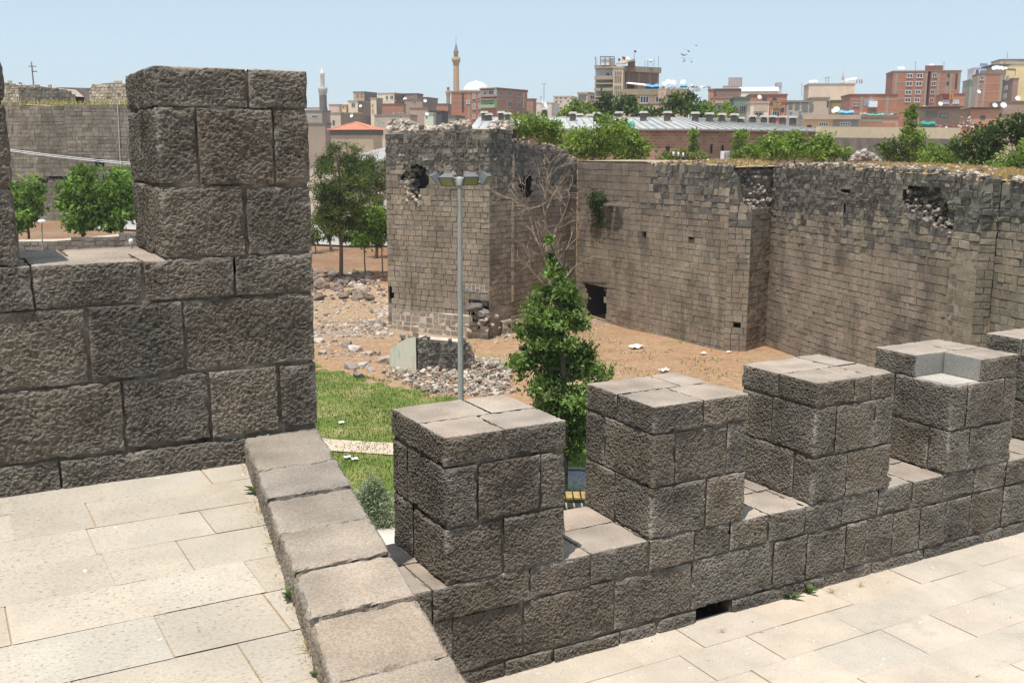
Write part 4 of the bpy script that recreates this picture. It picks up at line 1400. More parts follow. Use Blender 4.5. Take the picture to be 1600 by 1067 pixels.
for k, (x0, y0, x1, y1) in enumerate(((520, 394, 497, 352), (517, 392, 512, 348))):
    a = ground_at(x0, y0); b = pd(x1, y1, depth_of(a[:2]))
    o = thing('leaning_trunk', ('thin curved leaning trunk rising behind the tall pine', 'thin upright bare trunk behind the tall pine')[k], 'tree trunk', a)
    mb = MB(); mb.tube([a, a + (b - a) * .5 + RGT * (.25 if k == 0 else 0), b], [.09, .07, .05], 7, (.2, .16, .13)); mb.build('trunk', M['bark'], o)
    plant_c = blob_px([(x1, y1 - 6, 14, 10)], depth_of(a[:2]), rv); mb = MB(); rr_ = np.random.default_rng(k)
    leaves(mb, plant_c[0][0] + rr_.normal(0, .35, (40, 3)), .25, 14, .16, GP, rr_, .16); mb.build('crown', M['leaf'], o)

# trees below the far bastion
for k, (bx, by, bl, lab) in enumerate(((44, 374, [(48, 296, 22, 16), (34, 306, 22, 18), (54, 318, 16, 16), (40, 336, 24, 15), (30, 354, 14, 10), (10, 310, 20, 20)], 'round leafy tree at the left below the far bastion'),
                                       (130, 372, [(130, 272, 20, 13), (118, 294, 24, 18), (142, 298, 24, 18), (112, 320, 18, 16), (135, 326, 28, 17), (128, 348, 24, 13), (150, 344, 20, 12)], 'largest round leafy tree below the far bastion'),
                                       (186, 368, [(186, 276, 20, 13), (176, 296, 20, 18), (200, 300, 20, 18), (184, 326, 24, 18), (205, 334, 18, 14), (180, 350, 18, 10), (215, 300, 16, 24)], 'round leafy tree against the upper merlon below the bastion'))):
    b2 = pd(bx, by, 70.5 + k * .6); b2[2] = tz(b2[0], b2[1])
    plant('leafy_tree', lab, 'tree', b2, blob_px(bl, 70.5 + k * .6, rv, .7), GB, .19, 18, (.1, BARK), 'trees below the bastion', seed=20 + k, per=16)

# bushes growing behind the curtain wall
BU = [(70, [(826, 190, 24, 12), (846, 200, 28, 14), (866, 214, 22, 14), (815, 208, 14, 14), (862, 196, 14, 10)], 'broad leafy bush just behind the ruined tower', G1),
      (66, [(905, 214, 22, 14), (930, 222, 26, 16), (955, 204, 24, 18), (950, 232, 30, 15), (940, 188, 10, 10), (893, 232, 18, 12), (920, 240, 24, 10)], 'big leafy bush behind the smooth repaired wall', G1),
      (68, [(985, 218, 20, 16), (1000, 234, 18, 13), (978, 238, 20, 12), (968, 200, 14, 14)], 'leafy bush at the right end of the repaired wall', G1),
      (80, [(1083, 207, 6, 7), (1084, 220, 6, 9), (1086, 236, 8, 10)], 'slim creeper column on the brick barracks wall', GB),
      (78, [(1158, 210, 10, 8), (1156, 226, 11, 12), (1152, 243, 9, 9)], 'taller ivy column at the middle of the barracks wall', G1),
      (70, [(1060, 243, 26, 8), (1085, 246, 22, 7), (1040, 248, 16, 6)], 'low pale weeds in front of the barracks wall', [(.16, .2, .05), (.2, .22, .08), (.12, .16, .04)]),
      (66, [(1180, 236, 22, 14), (1205, 226, 22, 16), (1222, 240, 24, 11)], 'leafy bush right of the ivy column', G1),
      (67, [(1240, 222, 24, 16), (1258, 236, 24, 13), (1226, 234, 18, 13)], 'middle leafy bush of the row before the barracks', G1),
      (66, [(1284, 224, 22, 14), (1300, 236, 22, 13), (1276, 240, 22, 10), (1320, 240, 14, 9)], 'leafy bush ending the row before the barracks', G1),
      (72, [(1388, 236, 18, 14), (1408, 226, 20, 16), (1416, 245, 26, 12)], 'grey green bush beside the pale heap', GO[1:2] + G2 + G1[:2]),
      (70, [(1428, 172, 5, 14), (1424, 196, 9, 14), (1430, 214, 14, 14), (1440, 238, 22, 14), (1424, 180, 8, 8)], 'tall slender poplar sapling rising above the right bushes', G1 + GB[:1]),
      (64, [(1468, 240, 20, 12), (1456, 250, 18, 10), (1486, 250, 16, 9)], 'low bush between the poplar sapling and the dark bushes', G1),
      (62, [(1510, 226, 20, 16), (1532, 214, 20, 16), (1520, 246, 26, 14), (1545, 238, 20, 16)], 'dense dark green bush above the right wall', G2 + G1[:1]),
      (60, [(1572, 200, 22, 15), (1592, 190, 20, 14), (1600, 210, 22, 18), (1565, 222, 22, 16)], 'tall dark tree at the right edge of view', G2),
      (58, [(1570, 254, 24, 14), (1596, 252, 24, 18), (1612, 235, 16, 16), (1548, 262, 18, 8)], 'bush overhanging the right wall top at the edge', G1)]
for k, (d, bl, lab, pal) in enumerate(BU):
    x = np.mean([b[0] for b in bl]); b2 = pd(x, 262, d); b2[2] = tz(b2[0], b2[1])
    plant('bush' if 'tree' not in lab and 'sapling' not in lab else 'leafy_tree', lab, 'bush' if 'tree' not in lab and 'sapling' not in lab else 'tree', b2, blob_px(bl, d, rv, .8), pal, .125, 34, (.06, BARK), 'bushes behind the old walls', seed=40 + k, per=14, asp=.5)
# trees behind the long roof
BT = [(128, [(948, 152, 9, 8), (940, 166, 14, 10), (958, 166, 14, 10), (950, 176, 22, 8)], 'dark weeping tree before the tower block', G2),
      (127, [(980, 158, 12, 8), (972, 170, 16, 8), (990, 172, 16, 8)], 'dark tree left of the long balcony block windows', G2),
      (124, [(1010, 174, 14, 7), (1000, 180, 14, 6), (1022, 180, 16, 6)], 'low tree in front of the long balcony block', G2 + G1[:1]),
      (126, [(1056, 152, 11, 8), (1048, 166, 16, 10), (1066, 168, 14, 10), (1040, 176, 14, 7)], 'tall tree before the hanging rug block', G2 + G1[:1]),
      (125, [(1082, 152, 10, 9), (1086, 166, 16, 10), (1096, 176, 16, 8)], 'tall tree at the corner of the long balcony block', G2 + G1[:1]),
      (122, [(1108, 168, 10, 9), (1112, 178, 14, 7)], 'lighter tree right of the balcony block corner', G1),
      (122, [(1136, 162, 4, 9), (1138, 174, 9, 10)], 'pointed little tree beside the green house', G1),
      (128, [(905, 164, 14, 7), (896, 172, 14, 7), (915, 174, 18, 7), (884, 178, 12, 7)], 'pale round tree before the small tan block', G1),
      (110, [(945, 186, 10, 6), (932, 186, 8, 5)], 'light green treetop poking over the barracks roof', GB)]
for k, (d, bl, lab, pal) in enumerate(BT):
    x = np.mean([b[0] for b in bl]); b2 = pd(x, 240, d); b2[2] = tz(b2[0], b2[1])
    plant('leafy_tree', lab, 'tree', b2, blob_px(bl, d, rv, .8), pal, .26, 9, (.12, BARK), 'trees behind the barracks roof', seed=70 + k, per=14, asp=.5)
# ivy tuft hanging on the curtain wall
p = pv(935, 312, CN, W1); nn = np.array([*n4, 0])
ip = thing('ivy_tuft', 'dark ivy tuft hanging high on the curtain wall beside the broken corbels', 'plant', pv(935, 345, CN, W1) + nn * .1)
mb = MB(); rg = np.random.default_rng(4)
C = np.array([pv(rg.normal(935, 6), 300 + rg.random() * 24, CN, W1) + nn * rg.uniform(0, .35) for k in range(60)] + [pv(rg.normal(936, 5), 322 + rg.random() ** 2 * 36, CN, W1) + nn * rg.uniform(0, .2) for k in range(40)])
leaves(mb, C, .1, 14, .07, G2, rg, .5, .6); mb.build('foliage', M['leaf'], ip)
mb = MB()
for k in range(14):
    a = pv(rg.uniform(929, 943), 322, CN, W1) + nn * .1; b = pv(rg.uniform(929, 944), rg.uniform(345, 362), CN, W1) + nn * .06; mb.tube([a, (a + b) / 2 + nn * .04, b], .012, 4, (.12, .1, .075))
mb.build('stems', M['bark'], ip)

# ------------------------------------------------------------------ street lamp with four floodlights
lb_ = pz(720.5, 706, GZ); ld = depth_of(lb_[:2]); lb_[2] = tz(lb_[0], lb_[1])
lt = pd(718, 279, ld)
lamp = thing('street_lamp', 'tall grey street lamp pole with four floodlights on a cross bar', 'street lamp', lb_)
STL = (.36, .352, .335)
mb = MB(); mb.tube([lb_, lb_ + (lt - lb_) * .5, lt], [.098, .078, .055], 16, STL); mb.build('pole', M['plain'], lamp)
mb = MB(); mb.lathe(lb_, [(.0, .04), (.22, .04), (.22, 0)], 16, STL); mb.build('base_plate', M['plain'], lamp)
mb = MB(); k_ = ld / FP
mb.tube([lt - RGT * 36 * k_, lt + RGT * 36 * k_], .03, 8, STL); mb.tube([lt - RGT * 30 * k_ + FWD * .0, lt - np.array([0, 0, .12]), lt + RGT * 30 * k_], .018, 6, STL)
mb.lathe(lt - np.array([0, 0, .1]), [(.09, -.1), (.1, .08), (.07, .14), (0, .15)], 12, (.42, .44, .46)); mb.build('cross_bar', M['plain'], lamp)
for (px_, py_, yawf, til) in ((677, 281, -75, 34), (699, 283, -22, 36), (735, 282, 22, 36), (760, 281, 75, 34)):
    c = pd(px_, py_, ld - .12 if abs(yawf) < 50 else ld + .08)
    a = rad(yawf); f = -FWD * math.cos(a) + RGT * math.sin(a); s = np.array([-f[1], f[0], 0])   # f: facing
    t_ = rad(til); ax = f * math.cos(t_) + np.array([0, 0, -1]) * math.sin(t_)                     # lens normal
    ln = -(np.array([0, 0, -1]) * math.cos(t_) - f * math.sin(t_))                                 # up along the lens
    Rm = np.column_stack([s, ln, ax])
    hw, hh = .225, .15
    fr = np.array([[-hw, -hh, .0], [hw, -hh, 0], [hw, hh, 0], [-hw, hh, 0]]); bk = np.array([[-.13, -.06, -.2], [.13, -.06, -.2], [.13, .13, -.2], [-.13, .13, -.2]])
    mb = MB(); mb.hexa(np.concatenate([bk, fr]) @ Rm.T + c, (.15, .158, .165))
    mb.hexa(np.concatenate([fr * 1.0, fr * 1.06 + np.array([0, 0, .04])]) @ Rm.T + c, (.13, .135, .14))
    h_ = mb.build('floodlight', M['plain'], lamp)
    q = fr * .86 + np.array([0, 0, .045]); mb = MB(); mb.quads([q @ Rm.T + c], (.32, .28, .17)); mb.build('lens', M['glass'], h_)

# ------------------------------------------------------------------ the fallen wall, its stub and the rubble
sA, sB, sC = P2(611, 572), P2(654, 583), P2(742, 577)
stub = thing('wall_stub', 'broken stub of rubble wall with a patch of peeling pale green plaster', 'ruined wall', (*sB, GZ))
mbk, mco = MB(), MB()
fs, Ls, ds_ = seg_z(sB, sC, GZ, [(654, 527), (690, 530), (720, 533), (728, 530), (736, 540), (742, 552)])
def st_s(u, z, rng): return (.17, .14, .36, .85, (BLK * 1.2 if rng.random() < .5 else RUB * 1.15) * rng.uniform(.8, 1.25))
st_s.light = 0
masonry(mbk, mco, sB, sC, GZ - .2, fs, st_s, [], seed=91, thick=.6, endcaps=(1, 1), topcol=(.6, .5, .42))
fs2, _, _ = seg_z(sA, sB, GZ, [(611, 545), (620, 537), (634, 529), (640, 526), (654, 526)])
masonry(mbk, mco, sA, sB, GZ - .2, fs2, st_s, [], seed=92, thick=.45, endcaps=(1, 1), topcol=(.6, .5, .42))
mco.build('core', M['rubble'], stub); mbk.build('masonry', M['stone'], stub)
mb = MB(); dS = (sB - sA) / np.linalg.norm(sB - sA); nS = np.array([dS[1], -dS[0]]); nS = nS if nS @ (-sA) > 0 else -nS
LS_ = np.linalg.norm(sB - sA)
us = np.linspace(.02, LS_ - .02, 22)
for u0, u1 in zip(us[:-1], us[1:]):
    z0 = GZ - .2; za, zb_ = fs2(u0) - .05, fs2(u1) - .05
    o_ = .10
    pA, pB = sA + dS * u0 + nS * o_, sA + dS * u1 + nS * o_
    mb.quads([[(*pA, z0), (*pB, z0), (*pB, zb_), (*pA, za)], [(*pA, za), (*pB, zb_), (*(pB - nS * .15), zb_), (*(pA - nS * .15), za)]], (.55, .6, .5))
t = NT('peeling_plaster', .85, .2)
c = t.ramp(t.noise(1.6, 5, .6, stretch=(1, 1, .6)), [(.35, (.68, .63, .5)), (.56, (.64, .62, .49)), (.66, (.40, .53, .43)), (.74, (.5, .42, .32))])
c = t.mix(c, (.42, .35, .26), t.ramp(t.noise(5, 5, .7, stretch=(1, 1, .12)), [(.55, 0.0), (.68, .7)])); t.base(c)
mb.build('plaster', t.m, stub)

mb = MB(); rg = np.random.default_rng(31)
TOPC = [(.46, .385, .31), (.40, .335, .27), (.32, .265, .22), (.53, .46, .39)]
def heap(pxs, n, smin, smax, hmax=0.0, cols=TOPC):
    """stones thrown over a pixel-surveyed ground patch (polygon on the ground)"""
    poly = [pz(x, y, GZ)[:2] for x, y in pxs]; lo = np.min(poly, 0); hi = np.max(poly, 0); k = 0
    cen = np.mean(poly, 0); R_ = np.max(np.linalg.norm(np.array(poly) - cen, axis=1))
    while k < n:
        p = rg.uniform(lo, hi)
        if not in_poly(np.array([p[0]]), np.array([p[1]]), poly)[0]: continue
        k += 1; s = smin + (smax - smin) * rg.random() ** 2.5
        h = hmax * max(0, 1 - (np.linalg.norm(p - cen) / R_) ** 1.3) * rg.random()
        stone(mb, (p[0], p[1], tz(p[0], p[1]) + h + s * .12), s, cols[int(rg.integers(0, len(cols)))], rg)
heap([(596, 572), (650, 585), (742, 584), (790, 612), (740, 622), (660, 612), (600, 590)], 620, .035, .15, .3)
heap([(736, 556), (775, 560), (800, 590), (806, 614), (760, 616), (738, 600)], 480, .04, .17, .42)
heap([(494, 535), (560, 540), (612, 556), (606, 576), (560, 570), (500, 562)], 260, .03, .11)
heap([(497, 500), (560, 498), (615, 512), (600, 524), (520, 524)], 340, .03, .11, .06)
heap([(760, 530), (815, 518), (820, 526), (770, 540)], 60, .04, .12)
heap([(900, 496), (946, 503), (960, 510), (905, 512)], 80, .04, .1)
def heap2(pxs, n, smin, smax, dark):
    for k in range(n):
        x = rg.uniform(pxs[0], pxs[2]); y = rg.uniform(pxs[1], pxs[3]); p = pz(x, y, -6.7); s = smin + (smax - smin) * rg.random() ** 2
        stone(mb, (p[0], p[1], tz(p[0], p[1]) + s * .15), s, ((.26, .2, .16) if rg.random() < dark else (.5, .42, .35)), rg, .9)
heap2((492, 446, 600, 505), 620, .04, .15, .3)
heap2((488, 440, 580, 468), 120, .14, .42, .85)
heap2((588, 462, 612, 500), 90, .08, .26, .2)
tag(mb.build('rubble', M['rubble']), kind='stuff')
# single larger stones one could carry away
big = [(498, 538, .3), (522, 536, .22), (541, 544, .28), (556, 550, .34), (575, 558, .26), (590, 556, .22), (549, 576, .36), (566, 574, .3), (580, 580, .22), (602, 568, .4), (561, 590, .32), (504, 556, .24), (768, 602, .3), (782, 606, .26), (752, 596, .22), (700, 606, .24)]
for k, (x, y, s) in enumerate(big):
    p = pz(x, y, GZ); p[2] = tz(p[0], p[1]) + s * .25
    mb = MB(); stone(mb, p, s, TOPC[k % 4], rg, .6)
    tag(mb.build('fallen_stone', M['rubble']), 'pale fallen building stone lying on the ground near the broken wall stub', 'stone', 'fallen stones near the wall stub')
# litter
for k, (x, y, s, lab) in enumerate(((994, 542, .34, 'largest crumpled white litter sheet on the red earth by the curtain wall'), (1037, 581, .2, 'small white scrap lying behind the second low merlon'), (1099, 554, .16, 'small white scrap on the red earth near the buttress'),
                                    (534, 664, .1, 'tiny white scrap on the lawn above the brick path'), (543, 721, .1, 'left of two white scraps on the lawn below the brick path'), (555, 724, .1, 'right of two white scraps on the lawn below the brick path'), (1139, 553, .1, 'tiny white scrap at the foot of the buttress'))):
    p = pz(x, y, GZ); p[2] = tz(p[0], p[1]) + .06 + (.02 if y > 600 else 0)
    g = np.linspace(-1, 1, 7); U, V_ = np.meshgrid(g, g, indexing='ij')
    Z_ = gnoise(np.stack([U * 1.6 + k, V_ * 1.6, U * 0], -1)) * .8
    Pm = np.stack([U * s * (1 + .2 * Z_), V_ * s * .7, Z_ * s * .6 + s * .25], -1) + p
    mb = MB(); mb.grid(Pm, (.82, .82, .83)); tag(mb.build('litter', M['wall']), lab, 'litter')
# round dark basin and slatted bench seen through the first gap
bc = pz(898, 765, GZ); bc[2] = tz(bc[0], bc[1])
bs = thing('round_basin', 'round sunken dark basin with a thin stone rim on the lawn below the gap', 'basin', bc)
mb = MB(); mb.lathe(bc, [(1.62, .0), (1.62, .12), (1.5, .14), (1.5, .02)], 48, (.5, .45, .4)); mb.build('rim', M['rubble'], bs)
mb = MB(); mb.lathe(bc, [(1.5, .09), (1.0, .085), (.0, .08)], 40, (.012, .016, .014)); mb.build('water', M['glass'], bs)
dk = pz(905, 797, GZ); dk[2] = tz(dk[0], dk[1])
bn = thing('slatted_bench', 'yellow brown slatted timber bench beside the round basin', 'bench', dk)
mb = MB(); e1 = RGT * .5
for k in range(7): mb.hexa([*(dk + RGT * (-.75 + .2 * k) + o for o in (np.array([0, 0, .36]) - FWD * .25, RGT * .16 + np.array([0, 0, .36]) - FWD * .25, RGT * .16 + np.array([0, 0, .36]) + FWD * .25, np.array([0, 0, .36]) + FWD * .25)),
                              *(dk + RGT * (-.75 + .2 * k) + o for o in (np.array([0, 0, .4]) - FWD * .25, RGT * .16 + np.array([0, 0, .4]) - FWD * .25, RGT * .16 + np.array([0, 0, .4]) + FWD * .25, np.array([0, 0, .4]) + FWD * .25))], (.42, .28, .11))
mb.build('seat', M['bark'], bn)
for s in (-.6, .5):
    mb = MB(); c = dk + RGT * s; mb.box(c + np.array([-.06, -.2, -.1]), c + np.array([.06, .2, .36]), (.35, .32, .28)); mb.build('leg', M['rubble'], bn)
pn = dk + FWD * .28 + RGT * .25
mb = MB(); mb.hexa([*(pn + o for o in (np.array([0, 0, .1]), RGT * .5 + np.array([0, 0, .1]), RGT * .5 + FWD * .05 + np.array([0, 0, .1]), FWD * .05 + np.array([0, 0, .1]))), *(pn + o for o in (np.array([0, 0, .62]), RGT * .5 + np.array([0, 0, .62]), RGT * .5 + FWD * .05 + np.array([0, 0, .62]), FWD * .05 + np.array([0, 0, .62])))], (.45, .27, .07))
mb.build('back_panel', M['bark'], bn)

# weeds in the joints of the terraces
def weed(p, s, lab, pal, k, dry=False):
    o = thing('weed', lab, 'weed', p); mb = MB(); r_ = np.random.default_rng(k)
    for j in range(9 if not dry else 26):
        a = r_.uniform(0, 6.28); el = r_.uniform(.35, 1.2); d = np.array([math.cos(a) * math.cos(el), math.sin(a) * math.cos(el), math.sin(el)]); L = s * r_.uniform(.6, 1.1)
        sd = np.cross(d, [0, 0, 1.0]); sd /= np.linalg.norm(sd) + 1e-6; w = s * (.17 if not dry else .02)
        m_ = p + d * L * .5 + np.array([0, 0, .05 * s]); e_ = p + d * L - np.array([0, 0, .18 * s])
        c = np.array(pal[j % len(pal)]) * r_.uniform(.8, 1.2)
        mb.quads([[p + sd * w * .15, p - sd * w * .15, m_ - sd * w, m_ + sd * w], [m_ + sd * w, m_ - sd * w, e_ - sd * w * .1, e_ + sd * w * .1]], c)
    mb.build('leaves', M['grass'], o)
WG = [(.09, .15, .05), (.13, .19, .07), (.07, .11, .04)]; WD = [(.45, .33, .15), (.36, .27, .12), (.5, .4, .22)]
for k, (x, y, s, dry, lab) in enumerate(((390, 718, .10, 0, 'green weed in the corner of kerb and tall parapet'), (402, 772, .085, 0, 'green weed at the kerb foot, second from the corner'), (456, 938, .075, 0, 'broad leaved green weed halfway along the kerb foot'),
                                         (428, 850, .085, 1, 'dry straw tuft at the kerb foot above the halfway weed'), (484, 1020, .07, 1, 'dry straw tuft at the near kerb foot'), (495, 1058, .05, 0, 'small green weed at the near end of the kerb'), (415, 800, .06, 1, 'small dry tuft between the upper kerb weeds'))):
    p = pz(x, y, .0); p = np.array([min(p[0], kl(p[1]) + .01), p[1], .002]); weed(p, s, lab, WD if dry else WG, 300 + k, bool(dry))
for k, (x, y, s, dry, lab) in enumerate(((1229, 932, .11, 0, 'green weed at the foot of the low parapet right of the drain'), (1262, 926, .1, 0, 'green weed at the low parapet foot, farther from the drain'), (1300, 926, .07, 1, 'dry tuft on the right walkway near the parapet foot'), (1345, 916, .06, 1, 'dry tuft farthest along the right walkway'), (1128, 988, .04, 1, 'flat dry tuft in the walkway joint by the drain'))):
    p = pz(x, y, LG); p[2] = LG + .002; p[1] = min(p[1], YW - .03); weed(p, s, lab, WD if dry else WG, 320 + k, bool(dry))
mb = MB(); P = []
rg = np.random.default_rng(77)
for k in range(150):
    y = rg.uniform(1.6, 5.1); P.append((kl(y) - abs(rg.normal(0, .018)), y, .002))
blades('dust_grass', np.array(P), .014, .0022, WD, M['grass'], 1.5)
#PART4
# ------------------------------------------------------------------ the town on the rise behind
BRK = (.34, .15, .095); BRK2 = (.30, .145, .10); BRN = (.235, .165, .125); TAN = (.45, .36, .26); CRM = (.58, .5, .38); CON = (.36, .315, .255); GRY = (.33, .31, .29); DRK = (.13, .105, .09)
WHT = (.78, .77, .76); PNK = (.56, .4, .31)
BRIGHT = 1.28


class Bld: pass


def solve_len(C, u, px_):
    k = (px_ - 800) / FP; v = B @ (C - EYE); w = B @ u
    return -(v[0] - k * v[2]) / (w[0] - k * w[2])


def bld(name, label, D, xl, xc, xr, yt, th=28, cl=BRK, cr=None, cat='building', depth=9.0, cap=.28, capc=None, group=None, over=.12, zdown=None):
    """a block whose near upright corner stands in column xc; left face to column xl, right face to xr"""
    b = Bld(); C = pd(xc, yt, D); b.D = D
    a = rad(th)
    uL = -RGT * math.cos(a) + FWD * math.sin(a); uR = RGT * math.sin(a) + FWD * math.cos(a)
    LL = solve_len(C, uL, xl) if xl < xc - .5 else depth
    LR = solve_len(C, uR, xr) if xr > xc + .5 else depth
    if not (0 < LL < 90): LL = depth
    if not (0 < LR < 90): LR = depth
    b.C, b.uL, b.uR, b.LL, b.LR, b.z = C, uL, uR, LL, LR, C[2]
    b.nL = -np.array([uL[1], -uL[0], 0]); b.nL = b.nL if b.nL @ (-C) > 0 else -b.nL
    b.nR = -np.array([uR[1], -uR[0], 0]); b.nR = b.nR if b.nR @ (-C + 0) > 0 else -b.nR
    if b.nR @ uL > 0: b.nR = -b.nR
    if b.nL @ uR > 0: b.nL = -b.nL
    c4 = [C, C + uR * LR, C + uR * LR + uL * LL, C + uL * LL]
    zb = min(tz(p[0], p[1]) for p in c4) - .6
    if zdown is not None: zb = min(zb, C[2] - zdown)
    b.zb = zb
    b.o = thing(name, label, cat, (C[0], C[1], max(zb + .6, zb)), group)
    cl = np.minimum(np.array(cl) * BRIGHT, .8); cr = np.minimum(np.array(cr if cr is not None else cl / BRIGHT) * BRIGHT, .8)  # many blocks get a darker cr: side shade put into colour
    mb = MB(); z1 = b.z - cap
    P = lambda p, z: np.array([p[0], p[1], z])
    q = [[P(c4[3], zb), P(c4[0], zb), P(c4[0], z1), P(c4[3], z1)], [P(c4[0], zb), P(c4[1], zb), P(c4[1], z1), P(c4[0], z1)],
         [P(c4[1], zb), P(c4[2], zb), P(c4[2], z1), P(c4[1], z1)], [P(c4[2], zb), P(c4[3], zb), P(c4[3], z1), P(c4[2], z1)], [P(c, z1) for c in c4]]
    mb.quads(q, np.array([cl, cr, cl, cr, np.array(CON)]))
    b.wall = mb.build('wall', M['wall'], b.o)
    cc = capc if capc is not None else tuple(np.array(cl) * .8)
    mb = MB(); ov = over
    o4 = [C - uL * ov - uR * ov, C + uR * (LR + ov) - uL * ov, C + uR * (LR + ov) + uL * (LL + ov), C + uL * (LL + ov) - uR * ov]
    mb.hexa([P(c, z1 + .002) for c in o4] + [P(c, b.z) for c in o4], cc)
    b.roof = mb.build('roof', M['wall'], b.o)
    b.c4 = c4
    return b


def face_pts(b, f, x0, y0, x1, y1):
    """pixel rectangle -> u range and z range on a face"""
    u = b.uL if f == 'L' else b.uR
    ym = (y0 + y1) / 2
    C = b.C.copy()
    s0, s1 = solve_len(C, u, x0), solve_len(C, u, x1)
    s0, s1 = min(s0, s1), max(s0, s1)
    pm = C + u * (s0 + s1) / 2
    pv_ = pv(800, ym, pm, pm + u) if False else None
    xm = (x0 + x1) / 2
    za = pv(xm, y1, C[:2], (C + u)[:2])[2]; zc = pv(xm, y0, C[:2], (C + u)[:2])[2]
    return s0, s1, za, zc


def panel(b, f, s0, s1, z0, z1, o0, o1, col, mb):
    u, n = (b.uL, b.nL) if f == 'L' else (b.uR, b.nR)
    P = lambda s, o, z: np.array([*(b.C + u * s + n * o)[:2], z])
    mb.hexa([P(s0, o1, z0), P(s1, o1, z0), P(s1, o0, z0), P(s0, o0, z0), P(s0, o1, z1), P(s1, o1, z1), P(s1, o0, z1), P(s0, o0, z1)], col)


def wins(b, f, rects, n=2, fr=WHT, glass=(.05, .055, .06), blind=False):
    for (x0, y0, x1, y1) in rects:
        s0, s1, z0, z1 = face_pts(b, f, x0, y0, x1, y1)
        mb = MB(); panel(b, f, s0, s1, z0, z1, -.05, .06, fr, mb)
        if fr is WHT: panel(b, f, s0 - .06, s1 + .06, z0 - .1, z0 - .004, -.05, .16, (.5, .46, .4), mb)
        w = mb.build('window', M['wall'], b.o)
        mb = MB(); ww = (s1 - s0); g = min(.12, ww * .08)
        for k in range(n):
            a0 = s0 + g + (ww - g) * k / n; a1 = s0 + (ww - g) * (k + 1) / n
            panel(b, f, a0, a1, z0 + g, z1 - g, .0, .068, glass, mb)
        mb.build('pane', M['glass'], w)


def bands(b, ys, hpx=1.1, col=CON, f='LR', cols_l=(), cols_r=()):
    """concrete floor slabs and columns left bare in the brickwork"""
    mb = MB(); k = b.D / FP
    for y in ys:
        zc = pd(800, y, b.D)[2]; zc = pv(project_x(b), y, b.C[:2], (b.C + b.uL)[:2])[2]
        for ff, L in (('L', b.LL), ('R', b.LR)):
            if ff in f: panel(b, ff, -.03, L, zc - hpx * k / 2, zc + hpx * k / 2, -.02, .035, col, mb)
    for ff, cs, L in (('L', cols_l, b.LL), ('R', cols_r, b.LR)):
        for t in cs:
            s = t * L; panel(b, ff, max(-.02, s - .22), s + .22, b.zb, b.z - .32, -.02, .025, col, mb)
    mb.build('concrete_frame', M['wall'], b.o)


def project_x(b):
    v = B @ (b.C - EYE); return 800 + FP * v[0] / v[2]


def balcony(b, f, x0, y0, x1, y1, wallc, par=.9, depth=1.1, slabc=CON, parc=None):
    s0, s1, z0, z1 = face_pts(b, f, x0, y0, x1, y1)
    mb = MB()
    panel(b, f, s0, s1, z0, z1, -.02, .03, wallc, mb)
    panel(b, f, s0 - .1, s1 + .1, z1, z1 + .22, -.02, depth, slabc, mb)
    panel(b, f, s0 - .1, s1 + .1, z0 - .22, z0, -.02, depth, slabc, mb)
    if par: panel(b, f, s0 - .1, s1 + .1, z0 + .004, z0 + par, depth - .14, depth - .01, parc or slabc, mb)
    panel(b, f, s0 - .1, s0 + .04, z0 + .004, z1 - .004, -.01, depth - .15, wallc, mb)
    mb.build('balcony', M['wall'], b.o)


def patch(b, f, x0, y0, x1, y1, col, name='painted_patch', o=.05):
    s0, s1, z0, z1 = face_pts(b, f, x0, y0, x1, y1)
    mb = MB(); panel(b, f, s0, s1, z0, z1, -.02, o, col, mb); return mb.build(name, M['wall'], b.o)


# ---- quarter left of the tower: minaret, red tiled house
def minaret(label, D, x, stages, spire, col, scol, base_y, bal=None, bcol=None, lantern=None):
    p0 = pd(x, base_y, D); k = D / FP
    p0[2] = min(p0[2], tz(p0[0], p0[1]))
    o = thing('minaret', label, 'minaret', p0)
    Z = lambda y: pd(x, y, D)[2] - p0[2]
    mb = MB()
    mb.lathe(p0, [(stages[0][1] * k * 1.06, -.5), (stages[0][1] * k, Z(stages[0][0])), (stages[0][2] * k, Z(stages[0][3]))], 20, col); mb.build('shaft', M['wall'], o)
    if bal:
        yb0, yb1, r = bal; r0 = stages[0][2] * k
        mb = MB(); mb.lathe(p0, [(r0, Z(yb1) - 1.6), (r0 * 1.12, Z(yb1) - 1.1), (r0 * 1.2, Z(yb1) - .6), (r * k, Z(yb1)), (r * k, Z(yb0)), (r * k * .9, Z(yb0)), (r * k * .9, Z(yb1) + .15), (r0 * .5, Z(yb1) + .15)], 24, bcol or col); mb.build('balcony', M['wall'], o)
    if len(stages) > 1:
        y0, ra, rb, y1 = stages[1]; mb = MB(); mb.lathe(p0, [(ra * k, Z(y0)), (rb * k, Z(y1)), (rb * k * 1.18, Z(y1) + .1), (rb * k * 1.18, Z(y1) + .3)], 20, lantern or col); mb.build('upper_shaft', M['wall'], o)
    y0, y1, r = spire; mb = MB(); mb.lathe(p0, [(r * k, Z(y0)), (r * k * .62, Z(y0 + (y1 - y0) * .4)), (r * k * .3, Z(y0 + (y1 - y0) * .75)), (.06, Z(y1)), (.05, Z(y1) + 2.2), (0, Z(y1) + 2.3)], 18, scol); mb.build('spire', M['wall'], o)
    return o


